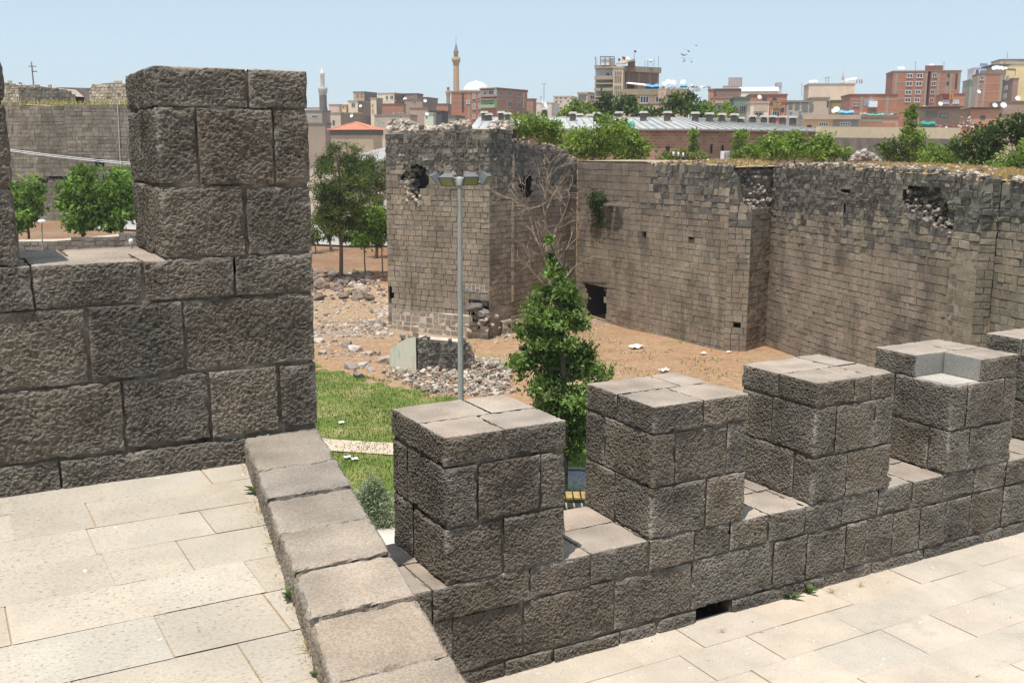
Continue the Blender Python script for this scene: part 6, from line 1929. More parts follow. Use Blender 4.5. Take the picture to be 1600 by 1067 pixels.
# ---- right of it: far blocks, white vault, green and orange houses
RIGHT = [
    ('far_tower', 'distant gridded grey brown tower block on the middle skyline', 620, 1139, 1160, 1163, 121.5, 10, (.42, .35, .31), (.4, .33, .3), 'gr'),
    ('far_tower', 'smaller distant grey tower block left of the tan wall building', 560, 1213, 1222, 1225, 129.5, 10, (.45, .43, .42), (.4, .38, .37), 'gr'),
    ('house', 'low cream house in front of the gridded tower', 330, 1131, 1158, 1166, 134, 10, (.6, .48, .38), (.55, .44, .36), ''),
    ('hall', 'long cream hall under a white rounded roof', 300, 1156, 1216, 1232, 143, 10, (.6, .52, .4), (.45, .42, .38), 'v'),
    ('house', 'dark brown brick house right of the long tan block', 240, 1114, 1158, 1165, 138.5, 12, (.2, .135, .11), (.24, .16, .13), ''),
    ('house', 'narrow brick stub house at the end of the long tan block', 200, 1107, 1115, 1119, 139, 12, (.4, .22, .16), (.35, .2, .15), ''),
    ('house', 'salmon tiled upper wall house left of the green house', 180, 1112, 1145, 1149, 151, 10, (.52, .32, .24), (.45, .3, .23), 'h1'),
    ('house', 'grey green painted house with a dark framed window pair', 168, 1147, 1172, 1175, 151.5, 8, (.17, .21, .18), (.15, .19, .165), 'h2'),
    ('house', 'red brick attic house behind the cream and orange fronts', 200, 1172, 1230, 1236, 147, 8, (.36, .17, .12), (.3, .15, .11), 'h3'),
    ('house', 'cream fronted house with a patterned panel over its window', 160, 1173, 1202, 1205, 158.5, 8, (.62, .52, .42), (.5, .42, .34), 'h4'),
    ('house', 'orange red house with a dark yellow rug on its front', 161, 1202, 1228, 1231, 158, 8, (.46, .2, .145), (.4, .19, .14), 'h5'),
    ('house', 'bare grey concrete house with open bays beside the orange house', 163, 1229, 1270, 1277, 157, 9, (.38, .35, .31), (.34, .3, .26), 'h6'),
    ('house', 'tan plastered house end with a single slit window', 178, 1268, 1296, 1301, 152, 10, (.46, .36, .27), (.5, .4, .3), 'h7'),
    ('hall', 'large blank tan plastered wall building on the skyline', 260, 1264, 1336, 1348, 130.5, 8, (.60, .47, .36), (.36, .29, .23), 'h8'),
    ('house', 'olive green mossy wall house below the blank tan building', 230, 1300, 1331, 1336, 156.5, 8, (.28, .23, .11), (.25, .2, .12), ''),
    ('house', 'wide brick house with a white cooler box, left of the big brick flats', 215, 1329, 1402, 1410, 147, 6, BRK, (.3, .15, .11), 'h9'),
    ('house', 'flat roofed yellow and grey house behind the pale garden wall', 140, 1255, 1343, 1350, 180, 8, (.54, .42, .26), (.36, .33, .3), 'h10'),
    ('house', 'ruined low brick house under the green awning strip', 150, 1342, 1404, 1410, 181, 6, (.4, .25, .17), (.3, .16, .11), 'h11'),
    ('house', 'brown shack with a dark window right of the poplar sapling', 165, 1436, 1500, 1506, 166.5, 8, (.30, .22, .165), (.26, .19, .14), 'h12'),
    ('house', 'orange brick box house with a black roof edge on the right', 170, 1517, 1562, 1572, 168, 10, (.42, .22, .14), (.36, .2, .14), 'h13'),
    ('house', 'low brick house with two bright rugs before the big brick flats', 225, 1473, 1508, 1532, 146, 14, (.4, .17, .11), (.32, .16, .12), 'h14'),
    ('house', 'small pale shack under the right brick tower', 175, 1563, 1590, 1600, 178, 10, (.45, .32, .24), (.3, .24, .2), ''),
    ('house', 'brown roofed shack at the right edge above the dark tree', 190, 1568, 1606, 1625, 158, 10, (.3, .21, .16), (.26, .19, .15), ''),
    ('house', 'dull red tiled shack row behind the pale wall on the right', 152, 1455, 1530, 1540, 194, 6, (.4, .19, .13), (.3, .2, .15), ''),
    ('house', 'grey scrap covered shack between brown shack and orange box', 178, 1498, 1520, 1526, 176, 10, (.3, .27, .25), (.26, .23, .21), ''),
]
RB = {}
for (nm, lab, D, xl, xc, xr, yt, th, cl, cr, key) in RIGHT:
    b = bld(nm, lab, D, xl, xc, xr, yt, th, cl, cr, cat='house' if nm == 'house' else nm.replace('_', ' '), cap=.3, capc=tuple(np.array(cl) * .72))
    RB[key or lab] = b
    if nm == 'far_tower':
        mb = MB(); n_ = 6
        for r in range(6):
            for c in range(8):
                s = b.LL * (c + .25) / 8; panel(b, 'L', s, s + b.LL / 16, b.z - 1 - (r + .8) * b.LL * .11, b.z - 1 - (r + .25) * b.LL * .11, -.02, .05, (.2, .17, .16), mb)
        mb.build('window_grid', M['wall'], b.o)
b = RB['v']; mb = MB(); us = np.linspace(0, math.pi, 13); h = 1.35
prof = [(math.cos(u), math.sin(u)) for u in us]
P = np.array([[b.C + b.uL * (b.LL * t) + b.uR * (3.5 - 3.7 * c) + np.array([0, 0, s * h + .01]) for c, s in prof] for t in np.linspace(-.01, 1.01, 4)])
mb.grid(P, (.8, .79, .8), 0, True)
for e in (0, 3): mb.quads([[P[e, i], P[e, i + 1], (P[e, 0] + P[e, -1]) / 2, (P[e, 0] + P[e, -1]) / 2] for i in range(12)], (.7, .68, .68))
mb.build('vaulted_roof', M['plain'], b.o)
b = RB['h2']; wins(b, 'L', [(1148.5, 165.5, 1154, 175), (1156, 165.5, 1166, 175.5)], 3, fr=(.3, .24, .2))
b = RB['h1']; patch(b, 'L', 1114, 161.5, 1144, 176, (.2, .2, .19)); wins(b, 'L', [(1122, 164, 1132, 172)], 2, fr=(.3, .28, .26))
b = RB['h3']; dish('satellite_dish', 'white dish against the red brick attic house', b.C + b.uL * solve_len(b.C, b.uL, 1186) + b.nL * .7 + np.array([0, 0, -.6]), .42, rad(10), rad(25), zroof=b.z - 1.6)
wins(b, 'L', [(1192, 152, 1199, 157.5), (1207, 152.5, 1214, 157.5)], 1, fr=(.2, .13, .1))
b = RB['h4']; patch(b, 'L', 1178.5, 159.5, 1200, 174, (.56, .42, .33), 'patterned_panel'); wins(b, 'L', [(1180, 176, 1192, 184.5)], 2)
mb = MB(); s0, s1, z0, z1 = face_pts(b, 'L', 1178, 174.4, 1194, 175.6); panel(b, 'L', s0, s1, z0, z1, 0, .8, (.3, .3, .33), mb); mb.build('awning', M['wall'], b.o)
b = RB['h5']; rug('hanging_rug', 'dark yellow and red rug hanging on the orange red house', b, 'L', 1207.5, 158.5, 1220.5, 171.5, (.4, .31, .15), [(.1, .08, .9, .2, (.22, .12, .08)), (.1, .8, .9, .92, (.22, .12, .08)), (.38, .3, .62, .7, (.45, .14, .1)), (.1, .4, .24, .6, (.18, .16, .1)), (.76, .4, .9, .6, (.18, .16, .1))], .3)
wins(b, 'L', [(1207, 173.5, 1219, 183.5)], 3); wins(b, 'L', [(1221, 168.5, 1226, 175)], 1, fr=(.2, .1, .08))
patch(b, 'L', 1202, 185, 1229, 187, (.5, .1, .09))
b = RB['h6']
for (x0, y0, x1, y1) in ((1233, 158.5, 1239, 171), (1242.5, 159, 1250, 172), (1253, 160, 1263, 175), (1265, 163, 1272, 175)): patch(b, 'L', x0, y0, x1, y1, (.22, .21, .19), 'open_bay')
wins(b, 'L', [(1233.5, 174, 1240, 181), (1248, 173, 1254, 184)], 1, glass=(.2, .22, .25))
b = RB['h7']; wins(b, 'L', [(1292.6, 158, 1295.4, 168)], 1, fr=(.14, .1, .09))
b = RB['h9']; bands(b, [156.5, 176], 1.6, CON, 'L', (.2, .55, .75)); wins(b, 'L', [(1333.5, 160.5, 1338, 166), (1339, 160.5, 1343, 166)], 2); patch(b, 'L', 1351, 155, 1364, 166, (.3, .34, .36), 'recess')
o = thing('cooler_box', 'big white cooler box on the wide brick house front', 'cooler', tuple(b.C)); s0, s1, z0, z1 = face_pts(b, 'L', 1357, 158.5, 1370, 168)
o.location = tuple((b.C + b.uL * s0)[:2]) + (z0,); bpy.context.view_layer.update()
mb = MB(); panel(b, 'L', s0, s1, z0, z1, .1, 1.2, (.78, .79, .82), mb); mb.build('casing', M['plain'], o)
mb = MB(); panel(b, 'L', s0, s1, z0 - .3, z0 - .02, -.1, 1.1, (.3, .25, .2), mb); mb.build('bracket', M['plain'], o)
b = RB['h10']; patch(b, 'L', 1302, 187.5, 1342.5, 200, (.34, .325, .31), 'grey_half', .03)
mb = MB(); s0, s1, z0, z1 = face_pts(b, 'L', 1254, 180, 1344, 187); panel(b, 'L', s0, s1, z0, z1, -.02, .7, (.5, .38, .3), mb); mb.build('roof_fascia', M['wall'], b.o)
wins(b, 'L', [(1280, 191.5, 1295, 197.5), (1313, 191, 1330, 196.5)], 4); wins(b, 'L', [(1262, 195.5, 1269, 199.5)], 1, fr=(.2, .16, .13))
b = RB['h11']; patch(b, 'L', 1344, 184, 1380, 191, (.34, .28, .22)); patch(b, 'L', 1344, 192, 1400, 199, (.42, .22, .15), 'brick_patch')
b = RB['h12']; wins(b, 'L', [(1470, 177.5, 1482, 184.5)], 2, fr=(.2, .15, .12), glass=(.25, .28, .28)); mb = MB(); s0, s1, z0, z1 = face_pts(b, 'L', 1436, 167, 1504, 168.5); panel(b, 'L', s0, s1, z0, z1, -.1, .8, (.1, .09, .09), mb); mb.build('eave', M['wall'], b.o)
patch(b, 'L', 1447, 174, 1466, 184, (.24, .21, .19))
b = RB['h13']; wins(b, 'L', [(1533, 181, 1541, 187)], 1, fr=(.25, .2, .17)); mb = MB(); s0, s1, z0, z1 = face_pts(b, 'L', 1516, 168, 1563, 169.4); panel(b, 'L', s0, s1, z0, z1, -.1, .5, (.1, .09, .09), mb); mb.build('eave', M['wall'], b.o)
b = RB['h14']; bands(b, [155.5, 165], 1.0, CON, 'LR'); wins(b, 'L', [(1474, 156.5, 1484, 162), (1489.5, 156.5, 1499.5, 162)], 2, glass=(.4, .42, .44))
rug('hanging_rug', 'dark red rug hanging on the low brick house', b, 'L', 1473.5, 148, 1483, 155.5, (.16, .035, .04), [(.2, .2, .8, .8, (.22, .05, .05))], .2)
rug('hanging_rug', 'yellow patterned rug beside the dark red one', b, 'L', 1483.5, 146, 1490, 155.5, (.5, .3, .08), [(.3, .2, .7, .45, (.35, .08, .05)), (.3, .55, .7, .8, (.35, .08, .05))], .2)
# blank tan building: roof things
b = RB['h8']
o = thing('roof_shed', 'white sheeted roof shed on the blank tan building', 'shed', pd(1328, 130, 262)); o.location = tuple(pd(1328, 130, 262)[:2]) + (b.z,); bpy.context.view_layer.update()
mb = MB(); q = [pd(1321, 130, 262), pd(1338, 130, 262), pd(1338, 130, 266), pd(1321, 130, 266)]; mb.hexa(q + [p + np.array([0, 0, hh]) for p, hh in zip(q, (.5, .9, 1.4, 1.0))], (.78, .77, .76)); mb.build('roof', M['wall'], o)
o = thing('parapet_block', 'grey concrete parapet posts at the right end of the blank tan building', 'parapet', (*pd(1342, 130, 266)[:2], b.z))
mb = MB()
for x in (1338.5, 1343, 1346.5): q = [pd(x - 1, 131, 266), pd(x + 1, 131, 266), pd(x + 1, 131, 267), pd(x - 1, 131, 267)]; mb.hexa(q + [p + np.array([0, 0, 1.0]) for p in q], (.34, .29, .25))
mb.build('posts', M['wall'], o)
for k, x in enumerate((1266, 1269.5, 1272.5, 1275)): dish('satellite_dish', 'small white dish in the row at the left end of the blank tan roof', pd(x, 127.8 - .3 * k, 262), .42, rad(10), rad(30), 'dishes on the blank tan roof', zroof=b.z)
for k, (x, y1, lab) in enumerate(((1290.5, 121, 'left of two thin masts on the blank tan roof'), (1294.5, 120, 'right of two thin masts on the blank tan roof'))): pole_thing('aerial_mast', lab, 'mast', x, 130, y1, 262, .07, bars=((y1 + 1.5, .5),))
pole_thing('lamp_mast', 'thin mast with a round head left of the blank tan building', 'mast', 1253, 150, 132, 220, .05, bars=((132.5, .25),))

# ---- big brick flats and neighbours at the right
b = bld('flats', 'big red brick flats with white windows, widest block on the right skyline', 265, 1396, 1450, 1478, 110.5, 9, BRK, (.27, .12, .085), cap=.4, capc=(.3, .17, .12))
BF = b
bands(b, [115, 128.5, 141.5, 154.5], 1.5, CON, 'LR', (.9, .02), (.05,))
wins(b, 'L', [(1417.5, 115.5, 1427, 122), (1433, 115, 1442.5, 122), (1417, 127.5, 1427, 135), (1432.5, 127.5, 1442, 135), (1417, 141.5, 1426.5, 148), (1432.5, 141, 1441, 147.5), (1417, 153, 1426, 160), (1432, 153, 1440.5, 160)], 2)
b = bld('flats', 'right half of the big brick flats, stepped forward with small windows', 266, 1455, 1502, 1517.5, 110, 7, BRK, (.33, .15, .10), cap=.4, capc=(.3, .17, .12))
bands(b, [114.5, 128, 141], 1.5, CON, 'LR', (.03, .32, .45, .72))
wins(b, 'L', [(1457.5, 114.5, 1464.5, 121), (1457, 127.5, 1464, 134.5), (1456, 141, 1463, 147.5), (1456, 154, 1462, 160)], 2); wins(b, 'L', [(1480, 114.5, 1485.5, 121), (1480, 127.5, 1484.5, 133.5)], 1, fr=(.28, .24, .18))
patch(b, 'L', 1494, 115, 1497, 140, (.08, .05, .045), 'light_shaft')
o = thing('roof_room', 'low brick roof room on top of the big brick flats', 'roof room', (*pd(1452, 111, 268)[:2], b.z)); mb = MB(); q = [pd(1445, 112, 267), pd(1473, 112, 267), pd(1473, 112, 271), pd(1445, 112, 271)]; mb.hexa(q + [p + np.array([0, 0, 1.2]) for p in q], (.26, .12, .09)); mb.build('wall', M['wall'], o)
mb = MB(); mb.hexa([p + np.array([0, 0, 1.202]) for p in q] + [p + np.array([0, 0, 1.45]) for p in q], (.2, .13, .1)); mb.build('roof', M['wall'], o)
for k, (x, y, r, lab) in enumerate(((1404.5, 107, .5, 'left of two white dishes on the left roof corner of the brick flats'), (1409.5, 106.5, .55, 'right of two white dishes on the left roof corner of the brick flats'), (1451, 103.8, .4, 'white dish on the roof room of the brick flats'), (1456, 102.5, .5, 'larger tilted dish on the roof room of the brick flats'))): dish('satellite_dish', lab, pd(x, y, 267.5), r, rad(20 - k * 15), rad(30), zroof=BF.z + (1.2 if x > 1440 else -.1))
for k, (x, y1, lab) in enumerate(((1430.5, 96.5, 'thin mast on the middle roof of the brick flats'), (1475, 97, 'thin mast at the right half of the brick flats'))): pole_thing('aerial_mast', lab, 'mast', x, 110, y1, 268, .06, bars=((y1 + 1, .4),))
b = bld('tower_block', 'brick tower at the far right with a grey concrete right face', 240, 1529, 1567, 1588, 113.5, 16, BRK, (.38, .32, .27), cap=.4, capc=(.3, .17, .12))
RTB = b
bands(b, [118, 131, 144, 157.5], 1.3, CON, 'L', (.04, .72, .98)); bands(b, [144], .5, (.36, .3, .25), 'R')
wins(b, 'L', [(1532.5, 119, 1538, 125.5), (1531.5, 133, 1536, 138.5)], 2); wins(b, 'R', [(1573, 119, 1577.5, 126), (1572.5, 133, 1576.5, 139.5), (1571.5, 145.5, 1576, 153), (1570.5, 160, 1575, 166)], 1, fr=(.5, .47, .45), glass=(.12, .12, .13))
for k, (x, y, r) in enumerate(((1553, 107, .5), (1557, 106.2, .55), (1561, 106.6, .5), (1565.5, 107, .55), (1571, 107.5, .5))): dish('satellite_dish', 'white dish in the row on the roof of the far right brick tower', pd(x, y, 243 + k * .3), r, rad(-20 + 12 * k), rad(30), 'dishes on the right brick tower', zroof=b.z)
o = thing('roof_canopy', 'dark flat roof canopy at the corner of the far right brick tower', 'canopy', (*pd(1580, 112, 244)[:2], b.z)); mb = MB(); q = [pd(1571, 110, 243), pd(1587, 111, 243), pd(1587, 109, 250), pd(1572, 108.5, 250)]; mb.hexa(q + [p + np.array([0, 0, .2]) for p in q], (.1, .09, .09)); mb.build('roof', M['wall'], o)
mb = MB(); [mb.tube([np.array([*p[:2], b.z - .1]), p], .06, 5, (.2, .18, .17)) for p in q]; mb.build('posts', M['plain'], o)
b = bld('flats', 'white and blue balcony flats peeking between the right brick blocks', 300, 1523, 1543, 1550, 105, 12, (.66, .68, .74), (.5, .5, .52), cap=.3); patch(b, 'L', 1525, 109.5, 1530, 117, (.1, .13, .32)); patch(b, 'L', 1532, 110, 1542, 114, (.2, .25, .33)); patch(b, 'L', 1524, 119, 1542, 124, (.4, .33, .3))
o = thing('roof_panel', 'blue roof panel on the white and blue balcony flats', 'roof panel', (*pd(1537, 104, 302)[:2], b.z)); mb = MB(); q = [pd(1531, 104.5, 302), pd(1543, 105, 302), pd(1543, 105, 303), pd(1531, 104.5, 303)]; mb.hexa(q + [p + np.array([0, 0, .95]) for p in q], (.22, .28, .45)); mb.build('panel', M['plain'], o)
b = bld('flats', 'tan and green sided narrow house between the brick blocks', 275, 1516, 1530, 1536, 124, 12, (.36, .33, .28), (.3, .27, .23), cap=.3); patch(b, 'L', 1516.5, 127, 1520, 135, (.08, .3, .22))
b = bld('flats', 'bright yellow high flats at the upper right edge', 290, 1572, 1640, 1660, 97, 10, (.64, .49, .26), (.55, .42, .25), cap=.5, capc=(.5, .42, .33)); patch(b, 'L', 1572, 97.5, 1640, 103.5, (.55, .42, .3))
b = bld('flats', 'set back upper storey of the yellow flats with a dark roof', 300, 1563, 1640, 1660, 92, 10, (.52, .40, .28), (.5, .4, .3), cap=.4, capc=(.2, .17, .15)); patch(b, 'L', 1591, 93, 1640, 99, (.3, .3, .27))
b = bld('flats', 'grey rooftop hut and canopy left of the yellow flats', 285, 1556, 1570, 1574, 101, 10, (.4, .34, .28), (.35, .3, .25), cap=.3, capc=(.14, .12, .12), over=1.2)
b = bld('flats', 'dark brick slice beside the right brick tower', 262, 1583, 1592, 1594, 122, 10, (.27, .17, .14), (.2, .15, .13), cap=.3)
pole_thing('aerial_mast', 'tall thin mast on the yellow flats', 'mast', 1574, 96, 82, 292, .07)
# scrap on the shack roofs: dishes
for k, (x, y, D, r, lab) in enumerate(((1529, 143.5, 222, .45, 'white dish on the wall between the brick house and right tower'), (1554, 165, 172, .42, 'left white dish on the orange brick box roof'), (1567.5, 164.8, 172, .5, 'right white dish on the orange brick box roof'), (1590, 154, 195, .45, 'white dish on the brown roofed shack at the right edge'), (1307, 171.5, 142, .42, 'big white dish on the roof of the yellow and grey house'), (1301.5, 174, 142, .3, 'smaller tilted dish on the roof of the yellow and grey house'), (1469, 162.5, 180, .4, 'tilted white dish above the brown shack'), (633, 155, 310, .55, 'white dish on the dark topped hill flats'), (563.5, 166, 288, .4, 'white dish on the brown side of the pale tan house'), (549.5, 181.5, 238, .4, 'white dish on the low dark sided house'), (664, 158, 300, .5, 'white dish on the small dark roofed brick house'), (667, 178.5, 199, .35, 'white dish at the patched pale green shed'))):
    p = pd(x, y, D); dish('satellite_dish', lab, p, r, rad(15 - 9 * (k % 5)), rad(26), zroof=p[2] - r - .5)
# white laundry and scrap lying on the roofs of the old quarter
mb = MB(); rg = np.random.default_rng(55)
for (x0, y0, x1, y1, D, n_, ) in ((598, 156, 634, 160, 286, 16), (614, 176, 632, 179, 251, 14), (1345, 178, 1400, 180, 152, 30), (1437, 166, 1452, 168, 166, 6), (1460, 196, 1530, 200, 150, 26), (1500, 182, 1520, 194, 160, 12), (586, 192, 600, 196, 222, 8), (1075, 135, 1110, 137.5, 177, 24), (1030, 136, 1070, 138.5, 176, 16)):
    for k in range(n_): p = pd(rg.uniform(x0, x1), rg.uniform(y0, y1), D + rg.uniform(0, 2)); stone(mb, p, rg.uniform(.08, .24), (.62, .6, .58) if rg.random() < .5 else (.3, .24, .22), rg, .9)
tag(mb.build('roof_scrap', M['wall']), kind='stuff')

# ---- barracks with the seamed grey roof and its row of chimneys
D = 96.0
Cb = pd(1080, 201.5, D); zE = Cb[2]
th = rad(5); uL = -RGT * math.cos(th) + FWD * math.sin(th); uR = RGT * math.cos(rad(25)) + FWD * math.sin(rad(25))
LL = solve_len(Cb, uL, 735); LR = solve_len(Cb, uR, 1291)
zG = -.3
bar = thing('barracks', 'long stone barracks with a grey seamed metal roof and many chimneys', 'building', (Cb[0], Cb[1], zG))
wd = 12.0
inL = np.array([-uL[1], uL[0], 0]); inL = inL if inL @ FWD > 0 else -inL
inR = np.array([-uR[1], uR[0], 0]); inR = inR if inR @ FWD > 0 else -inR
P = lambda p, z: np.array([p[0], p[1], z])
pL, pR = Cb + uL * LL, Cb + uR * LR
mb = MB()
ci = (Cb + (inL + inR) * wd / (1 + inL @ inR))
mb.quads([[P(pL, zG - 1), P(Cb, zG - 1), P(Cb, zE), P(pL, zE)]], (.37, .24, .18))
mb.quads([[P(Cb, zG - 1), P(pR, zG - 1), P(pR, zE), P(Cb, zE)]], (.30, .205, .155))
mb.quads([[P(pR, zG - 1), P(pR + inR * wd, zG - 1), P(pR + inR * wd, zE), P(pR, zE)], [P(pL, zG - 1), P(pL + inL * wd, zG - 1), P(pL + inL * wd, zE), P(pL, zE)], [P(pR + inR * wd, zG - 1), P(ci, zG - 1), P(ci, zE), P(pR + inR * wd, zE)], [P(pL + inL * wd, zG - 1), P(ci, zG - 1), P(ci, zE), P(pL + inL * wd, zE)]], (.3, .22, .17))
t = NT('barracks_stone', .92, .15)
br = t.n('ShaderNodeTexBrick', Scale=1.0); br.inputs['Color1'].default_value = (1, 1, 1, 1); br.inputs['Color2'].default_value = (.72, .7, .7, 1); br.inputs['Mortar'].default_value = (1.25, 1.2, 1.15, 1)
br.inputs['Brick Width'].default_value = .6; br.inputs['Row Height'].default_value = .27; br.inputs['Mortar Size'].default_value = .03
tc = t.n('ShaderNodeSeparateXYZ'); t.l(t.coord(), tc.inputs[0]); cx = t.n('ShaderNodeCombineXYZ'); t.l(t.math('SUBTRACT', tc.outputs[0], t.math('MULTIPLY', tc.outputs[1], .6)), cx.inputs[0]); t.l(tc.outputs[2], cx.inputs[1]); t.l(cx.outputs[0], br.inputs['Vector'])
c = t.mix(t.attr(), br.outputs['Color'], 1.0, 'MULTIPLY'); c = t.mix(c, t.ramp(t.noise(.8, 5), [(.3, .8), (.7, 1.2)]), 1.0, 'MULTIPLY'); t.base(c); M['bar'] = t.m
mb.build('wall', M['bar'], bar)
# roof
zR = pd(1057, 184, D + 5)[2]
eL, eC, eR = pL - inL * .35, Cb - (inL + inR) * .35 / (1 + inL @ inR), pR - inR * .35 + uR * .3
hip = P(Cb + (inL + inR) * (wd / 2) / (1 + inL @ inR), zR)
rL = P(pL + inL * wd / 2, zR); rR = P(pR + inR * wd / 2 - uR * 5.5, zR - .05)
iC = P(ci + (inL + inR) * .2, zE); iL = P(pL + inL * (wd + .3), zE); iR = P(pR + inR * (wd + .3) + uR * .3, zE)
mb = MB()
RC = (.45, .45, .43)
eL, eC, eR = P(eL, zE), P(eC, zE), P(eR, zE)
mb.quads([[eL, eC, hip, rL], [eC, eR, rR, hip], [eR, iR, rR, rR], [iL, iC, hip, rL], [iC, iR, rR, hip]], RC)
# standing seams
def seams(a0, a1, b0, b1, n_, lift=.06):
    for k in range(1, n_):
        t_ = k / n_; p = a0 + (a1 - a0) * t_; q = b0 + (b1 - b0) * t_
        nn_ = np.cross(a1 - a0, b0 - a0); nn_ /= np.linalg.norm(nn_); nn_ = nn_ if nn_[2] > 0 else -nn_
        w = (a1 - a0) / np.linalg.norm(a1 - a0) * .05
        mb.quads([[p - w, p + w, q + w + nn_ * lift * 0, q - w]] , (.2, .2, .195)) if False else mb.hexa([p - w, p + w, q + w, q - w, p - w + nn_ * lift, p + w + nn_ * lift, q + w + nn_ * lift, q - w + nn_ * lift], (.31, .31, .30))
seams(eL, eC, rL, hip, 26); seams(eC, eR, hip, rR, 17)
mb.tube([eC, hip], .1, 6, (.36, .36, .345)); mb.tube([rL, hip, rR], .09, 6, (.36, .36, .345))
mb.build('roof', M['tin'], bar)
mb = MB()
for a, b_ in ((eL, eC), (eC, eR)):
    mb.tube([a - np.array([0, 0, .12]), b_ - np.array([0, 0, .12])], .12, 6, (.22, .2, .19))
mb.build('gutter', M['plain'], bar)
# chimneys
CH = [(757, 174, 187), (764, 177, 188), (783, 174, 187), (793, 176, 188), (851, 169, 180), (895, 175, 187.5), (905.5, 177.5, 185), (922, 178.5, 184), (932, 175.5, 187), (967, 174.5, 182), (1005.5, 174, 187), (1043, 174, 188), (1086.5, 175, 189), (1109, 176, 190.5), (1128, 177, 191), (1147.5, 177.5, 192.5), (1157, 183, 187), (1176, 180, 192.5), (1194, 180.5, 193.5), (1207.5, 180.5, 193.5), (1223, 181, 193), (1239, 181.5, 195)]
for (x, y0, y1) in CH:
    right = x > 1057
    # where the ridge-side slope is met below the cap
    u_, o_, I_ = (uR, Cb, inR) if right else (uL, Cb, inL)
    dpt = 4.2 if y1 > 186.5 else 6.5
    p0 = o_ + I_ * dpt; s = solve_len(np.array([p0[0], p0[1], pd(x, y0, D + 4)[2]]), u_, x); p = p0 + u_ * s
    dh = p @ FWD
    zt_ = pd(x, y0, dh)[2]; zb = zE - .1
    w = .28
    mb = MB(); mb.hexa([P(p - RGT * w - FWD * w, zb), P(p + RGT * w - FWD * w, zb), P(p + RGT * w + FWD * w, zb), P(p - RGT * w + FWD * w, zb), P(p - RGT * w - FWD * w, zt_ - .3), P(p + RGT * w - FWD * w, zt_ - .3), P(p + RGT * w + FWD * w, zt_ - .3), P(p - RGT * w + FWD * w, zt_ - .3)], (.165, .14, .12))
    c_ = mb.build('chimney', M['rubble'], bar)
    mb = MB(); w2 = .42; mb.hexa([P(p + RGT * a * w2 + FWD * e * w2, zt_ - .2) for a, e in ((-1, -1), (1, -1), (1, 1), (-1, 1))] + [P(p + RGT * a * w2 * .75 + FWD * e * w2 * .75, zt_) for a, e in ((-1, -1), (1, -1), (1, 1), (-1, 1))], (.46, .43, .38))
    mb.hexa([P(p + RGT * a * w * .7 + FWD * e * w * .7, zt_ - .302) for a, e in ((-1, -1), (1, -1), (1, 1), (-1, 1))] + [P(p + RGT * a * w * .7 + FWD * e * w * .7, zt_ - .198) for a, e in ((-1, -1), (1, -1), (1, 1), (-1, 1))], (.03, .03, .03))
    mb.build('chimney_cap', M['rubble'], c_)
# slit windows
for (u_, n_, x0, y0, x1, y1) in ((uL, inL, 1041, 229, 1047.5, 237), (uR, inR, 1111, 226.5, 1114, 240), (uR, inR, 1128.5, 227, 1131.5, 240), (uR, inR, 1090.5, 227.5, 1093.5, 231)):
    s0, s1 = solve_len(Cb, u_, x0), solve_len(Cb, u_, x1); za, zc = pv((x0 + x1) / 2, y1, Cb[:2], (Cb + u_)[:2])[2], pv((x0 + x1) / 2, y0, Cb[:2], (Cb + u_)[:2])[2]
    mb = MB(); Q = lambda s, o, z: P(Cb + u_ * s - n_ * o, z)
    mb.hexa([Q(s0, .04, za), Q(s1, .04, za), Q(s1, -.05, za), Q(s0, -.05, za), Q(s0, .04, zc), Q(s1, .04, zc), Q(s1, -.05, zc), Q(s0, -.05, zc)], (.02, .02, .02)); mb.build('window', M['glass'], bar)
# turquoise dome tank and yellow box, white insulator frame, AC unit
p = pd(986, 200, 88); o = thing('roof_tank', 'turquoise round tank showing above the bushes before the barracks roof', 'water tank', (p[0], p[1], 0))
mb = MB(); mb.lathe(pd(986, 193, 88), [(.32, -.5), (.33, -.1), (.3, .1), (.18, .27), (0, .33)], 18, (.2, .5, .42)); mb.build('tank', M['plain'], o); mb = MB(); mb.tube([np.array([p[0], p[1], 0]), p], .12, 6, (.3, .3, .3)); mb.build('stand', M['plain'], o)
p = pd(1062, 250, 64); p[2] = tz(p[0], p[1]) ; o = thing('meter_frame', 'dark frame carrying three white insulator pots above the old wall', 'electrical frame', p)
mb = MB(); tp = pd(1068.5, 241, 64); mb.tube([np.array([tp[0], tp[1], p[2]]), tp], .1, 8, (.06, .05, .045)); mb.tube([pd(1051, 243.5, 64), pd(1071, 246, 64)], .035, 6, (.1, .09, .08)); mb.build('frame', M['plain'], o)
for (x, y) in ((1052.3, 240.5), (1060, 241), (1067.5, 242)): mb = MB(); mb.lathe(pd(x, y, 63.9), [(0, -.12), (.055, -.12), (.06, 0), (.055, .11), (0, .12)], 10, (.75, .75, .76)); mb.build('pot', M['plain'], o)
p = pd(1133, 243, 86); o = thing('air_conditioner', 'small white air conditioner box at the barracks wall', 'air conditioner', p); mb = MB(); mb.box(p + np.array([-.32, -.2, -.35]), p + np.array([.32, .2, .35]), (.74, .74, .75)); mb.build('casing', M['plain'], o)
mb = MB(); [mb.box(p + np.array([-.26 + .3 * k, -.23, -.25]), p + np.array([-.04 + .3 * k, -.202, .25]), (.3, .3, .31)) for k in (0, 1)]; mb.build('grille', M['plain'], o)
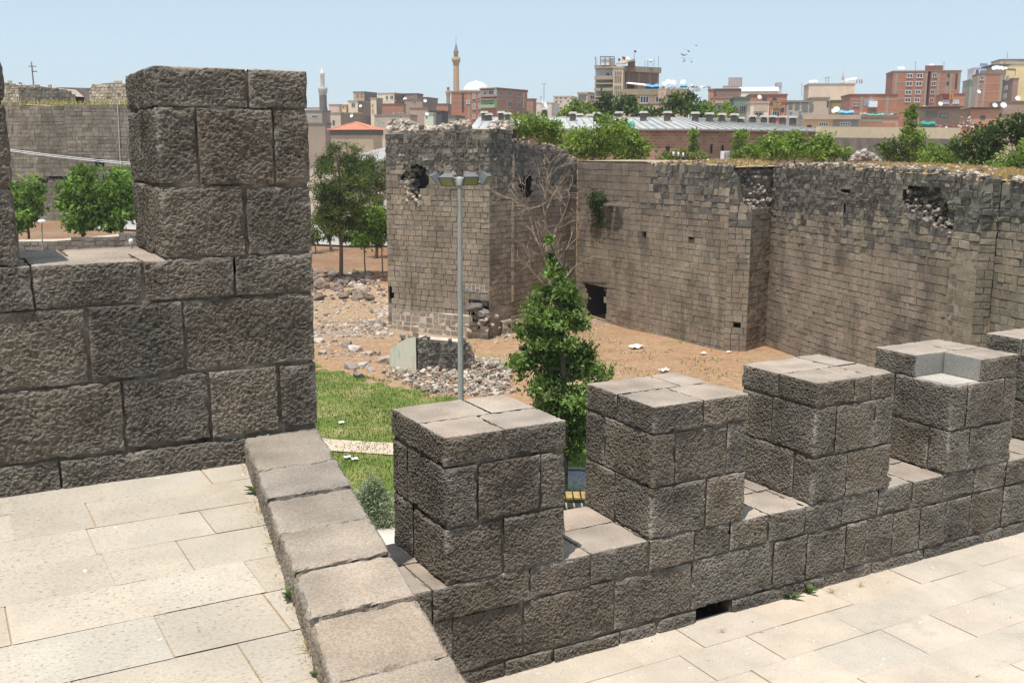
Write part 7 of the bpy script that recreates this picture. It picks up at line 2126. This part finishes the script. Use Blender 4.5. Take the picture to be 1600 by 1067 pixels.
# pale garden wall and heap behind the right bushes
a, b_ = pd(1281, 215, 84)[:2], pd(1500, 216, 92)[:2]
gw = thing('garden_wall', 'long plastered pale yellow wall band behind the right bushes', 'wall', (*a, 0))
mb = MB(); zt_ = pd(1281, 198, 84)[2]; zm = pd(1281, 215, 84)[2]
nW = np.array([(b_ - a)[1], -(b_ - a)[0], 0]) / np.linalg.norm(b_ - a); nW = nW if nW @ FWD < 0 else -nW
A, B2 = np.array([*a, 0]), np.array([*b_, 0])
mb.hexa([P(A, zm), P(B2, zm), P(B2 - nW * .5, zm), P(A - nW * .5, zm), P(A, zt_), P(B2, zt_ + .1), P(B2 - nW * .5, zt_ + .1), P(A - nW * .5, zt_)], (.66, .57, .40)); mb.build('yellow_band', M['wall'], gw)
mb = MB(); mb.hexa([P(A + nW * .12, -.6), P(B2 + nW * .12, -.6), P(B2 - nW * .5, -.6), P(A - nW * .5, -.6), P(A + nW * .12, zm - .004), P(B2 + nW * .12, zm - .004), P(B2 - nW * .5, zm - .004), P(A - nW * .5, zm - .004)], (.25, .215, .19)); mb.build('stone_base', M['stone'], gw)
mb = MB(); rg = np.random.default_rng(66)
for k in range(240):
    x = rg.uniform(1328, 1374); t_ = abs(x - 1350) / 24; y = 252 - rg.random() * 16 * (1 - t_ ** 2)
    stone(mb, pd(x, y, 66 + rg.uniform(-1, 1)), rg.uniform(.05, .2), (.42, .37, .32), rg)
tag(mb.build('rubble_heap', M['rubble']), 'pale heap of rubble between bushes behind the right wall top', 'rubble heap')

# ---- birds
bd = MB(); bd.tube([(-.16, 0, 0), (-.05, 0, .01), (.1, 0, .01), (.2, 0, .03)], [.02, .05, .045, .012], 7, (.1, .1, .11))
bird_sp = [(1064.5, 84.5), (1067, 87), (1072.5, 86), (1069.5, 87.5), (1070, 92), (1069.5, 95.5), (1079, 93), (1080.5, 97.5), (1070, 78), (1076.5, 81.5), (1067.5, 92), (1066, 86), (1068, 97.5), (1088, 72), (1075, 80)]
first = None
for k, (x, y) in enumerate(bird_sp):
    p = pd(x, y, 165 + 3 * math.sin(k * 5))
    if first is None:
        first = thing('bird', 'tiny bird in the loose flock flying right of the tower block', 'bird', (0, 0, 0), 'flock of birds')
        bd.build('body', M['plain'], first)
        for s in (-1, 1):
            mb = MB(); mb.quads([[(-.05, s * .03, .03), (.09, s * .03, .03), (.05, s * .2, .11), (-.06, s * .2, .11)], [(-.06, s * .2, .11), (.05, s * .2, .11), (-.02, s * .4, .06), (-.08, s * .38, .06)]], (.13, .13, .14)); mb.build('wing', M['wall'], first)
        first.location = tuple(p); first.rotation_euler = (0, 0, 1.2)
    else:
        copy_tree(first, p, k * 1.7)

# ------------------------------------------------------------------ air
hz = MB(); hz.box((-700, -700, -9.5), (900, 1000, 60), (1, 1, 1))
hm = bpy.data.materials.new('air_haze'); hm.use_nodes = True; hm.node_tree.nodes.clear()
vo = hm.node_tree.nodes.new('ShaderNodeVolumePrincipled'); vo.inputs['Color'].default_value = (.96, .98, 1.0, 1); vo.inputs['Density'].default_value = .00035; vo.inputs['Anisotropy'].default_value = .3
ou = hm.node_tree.nodes.new('ShaderNodeOutputMaterial'); hm.node_tree.links.new(vo.outputs[0], ou.inputs['Volume'])
tag(hz.build('haze', hm), kind='stuff')
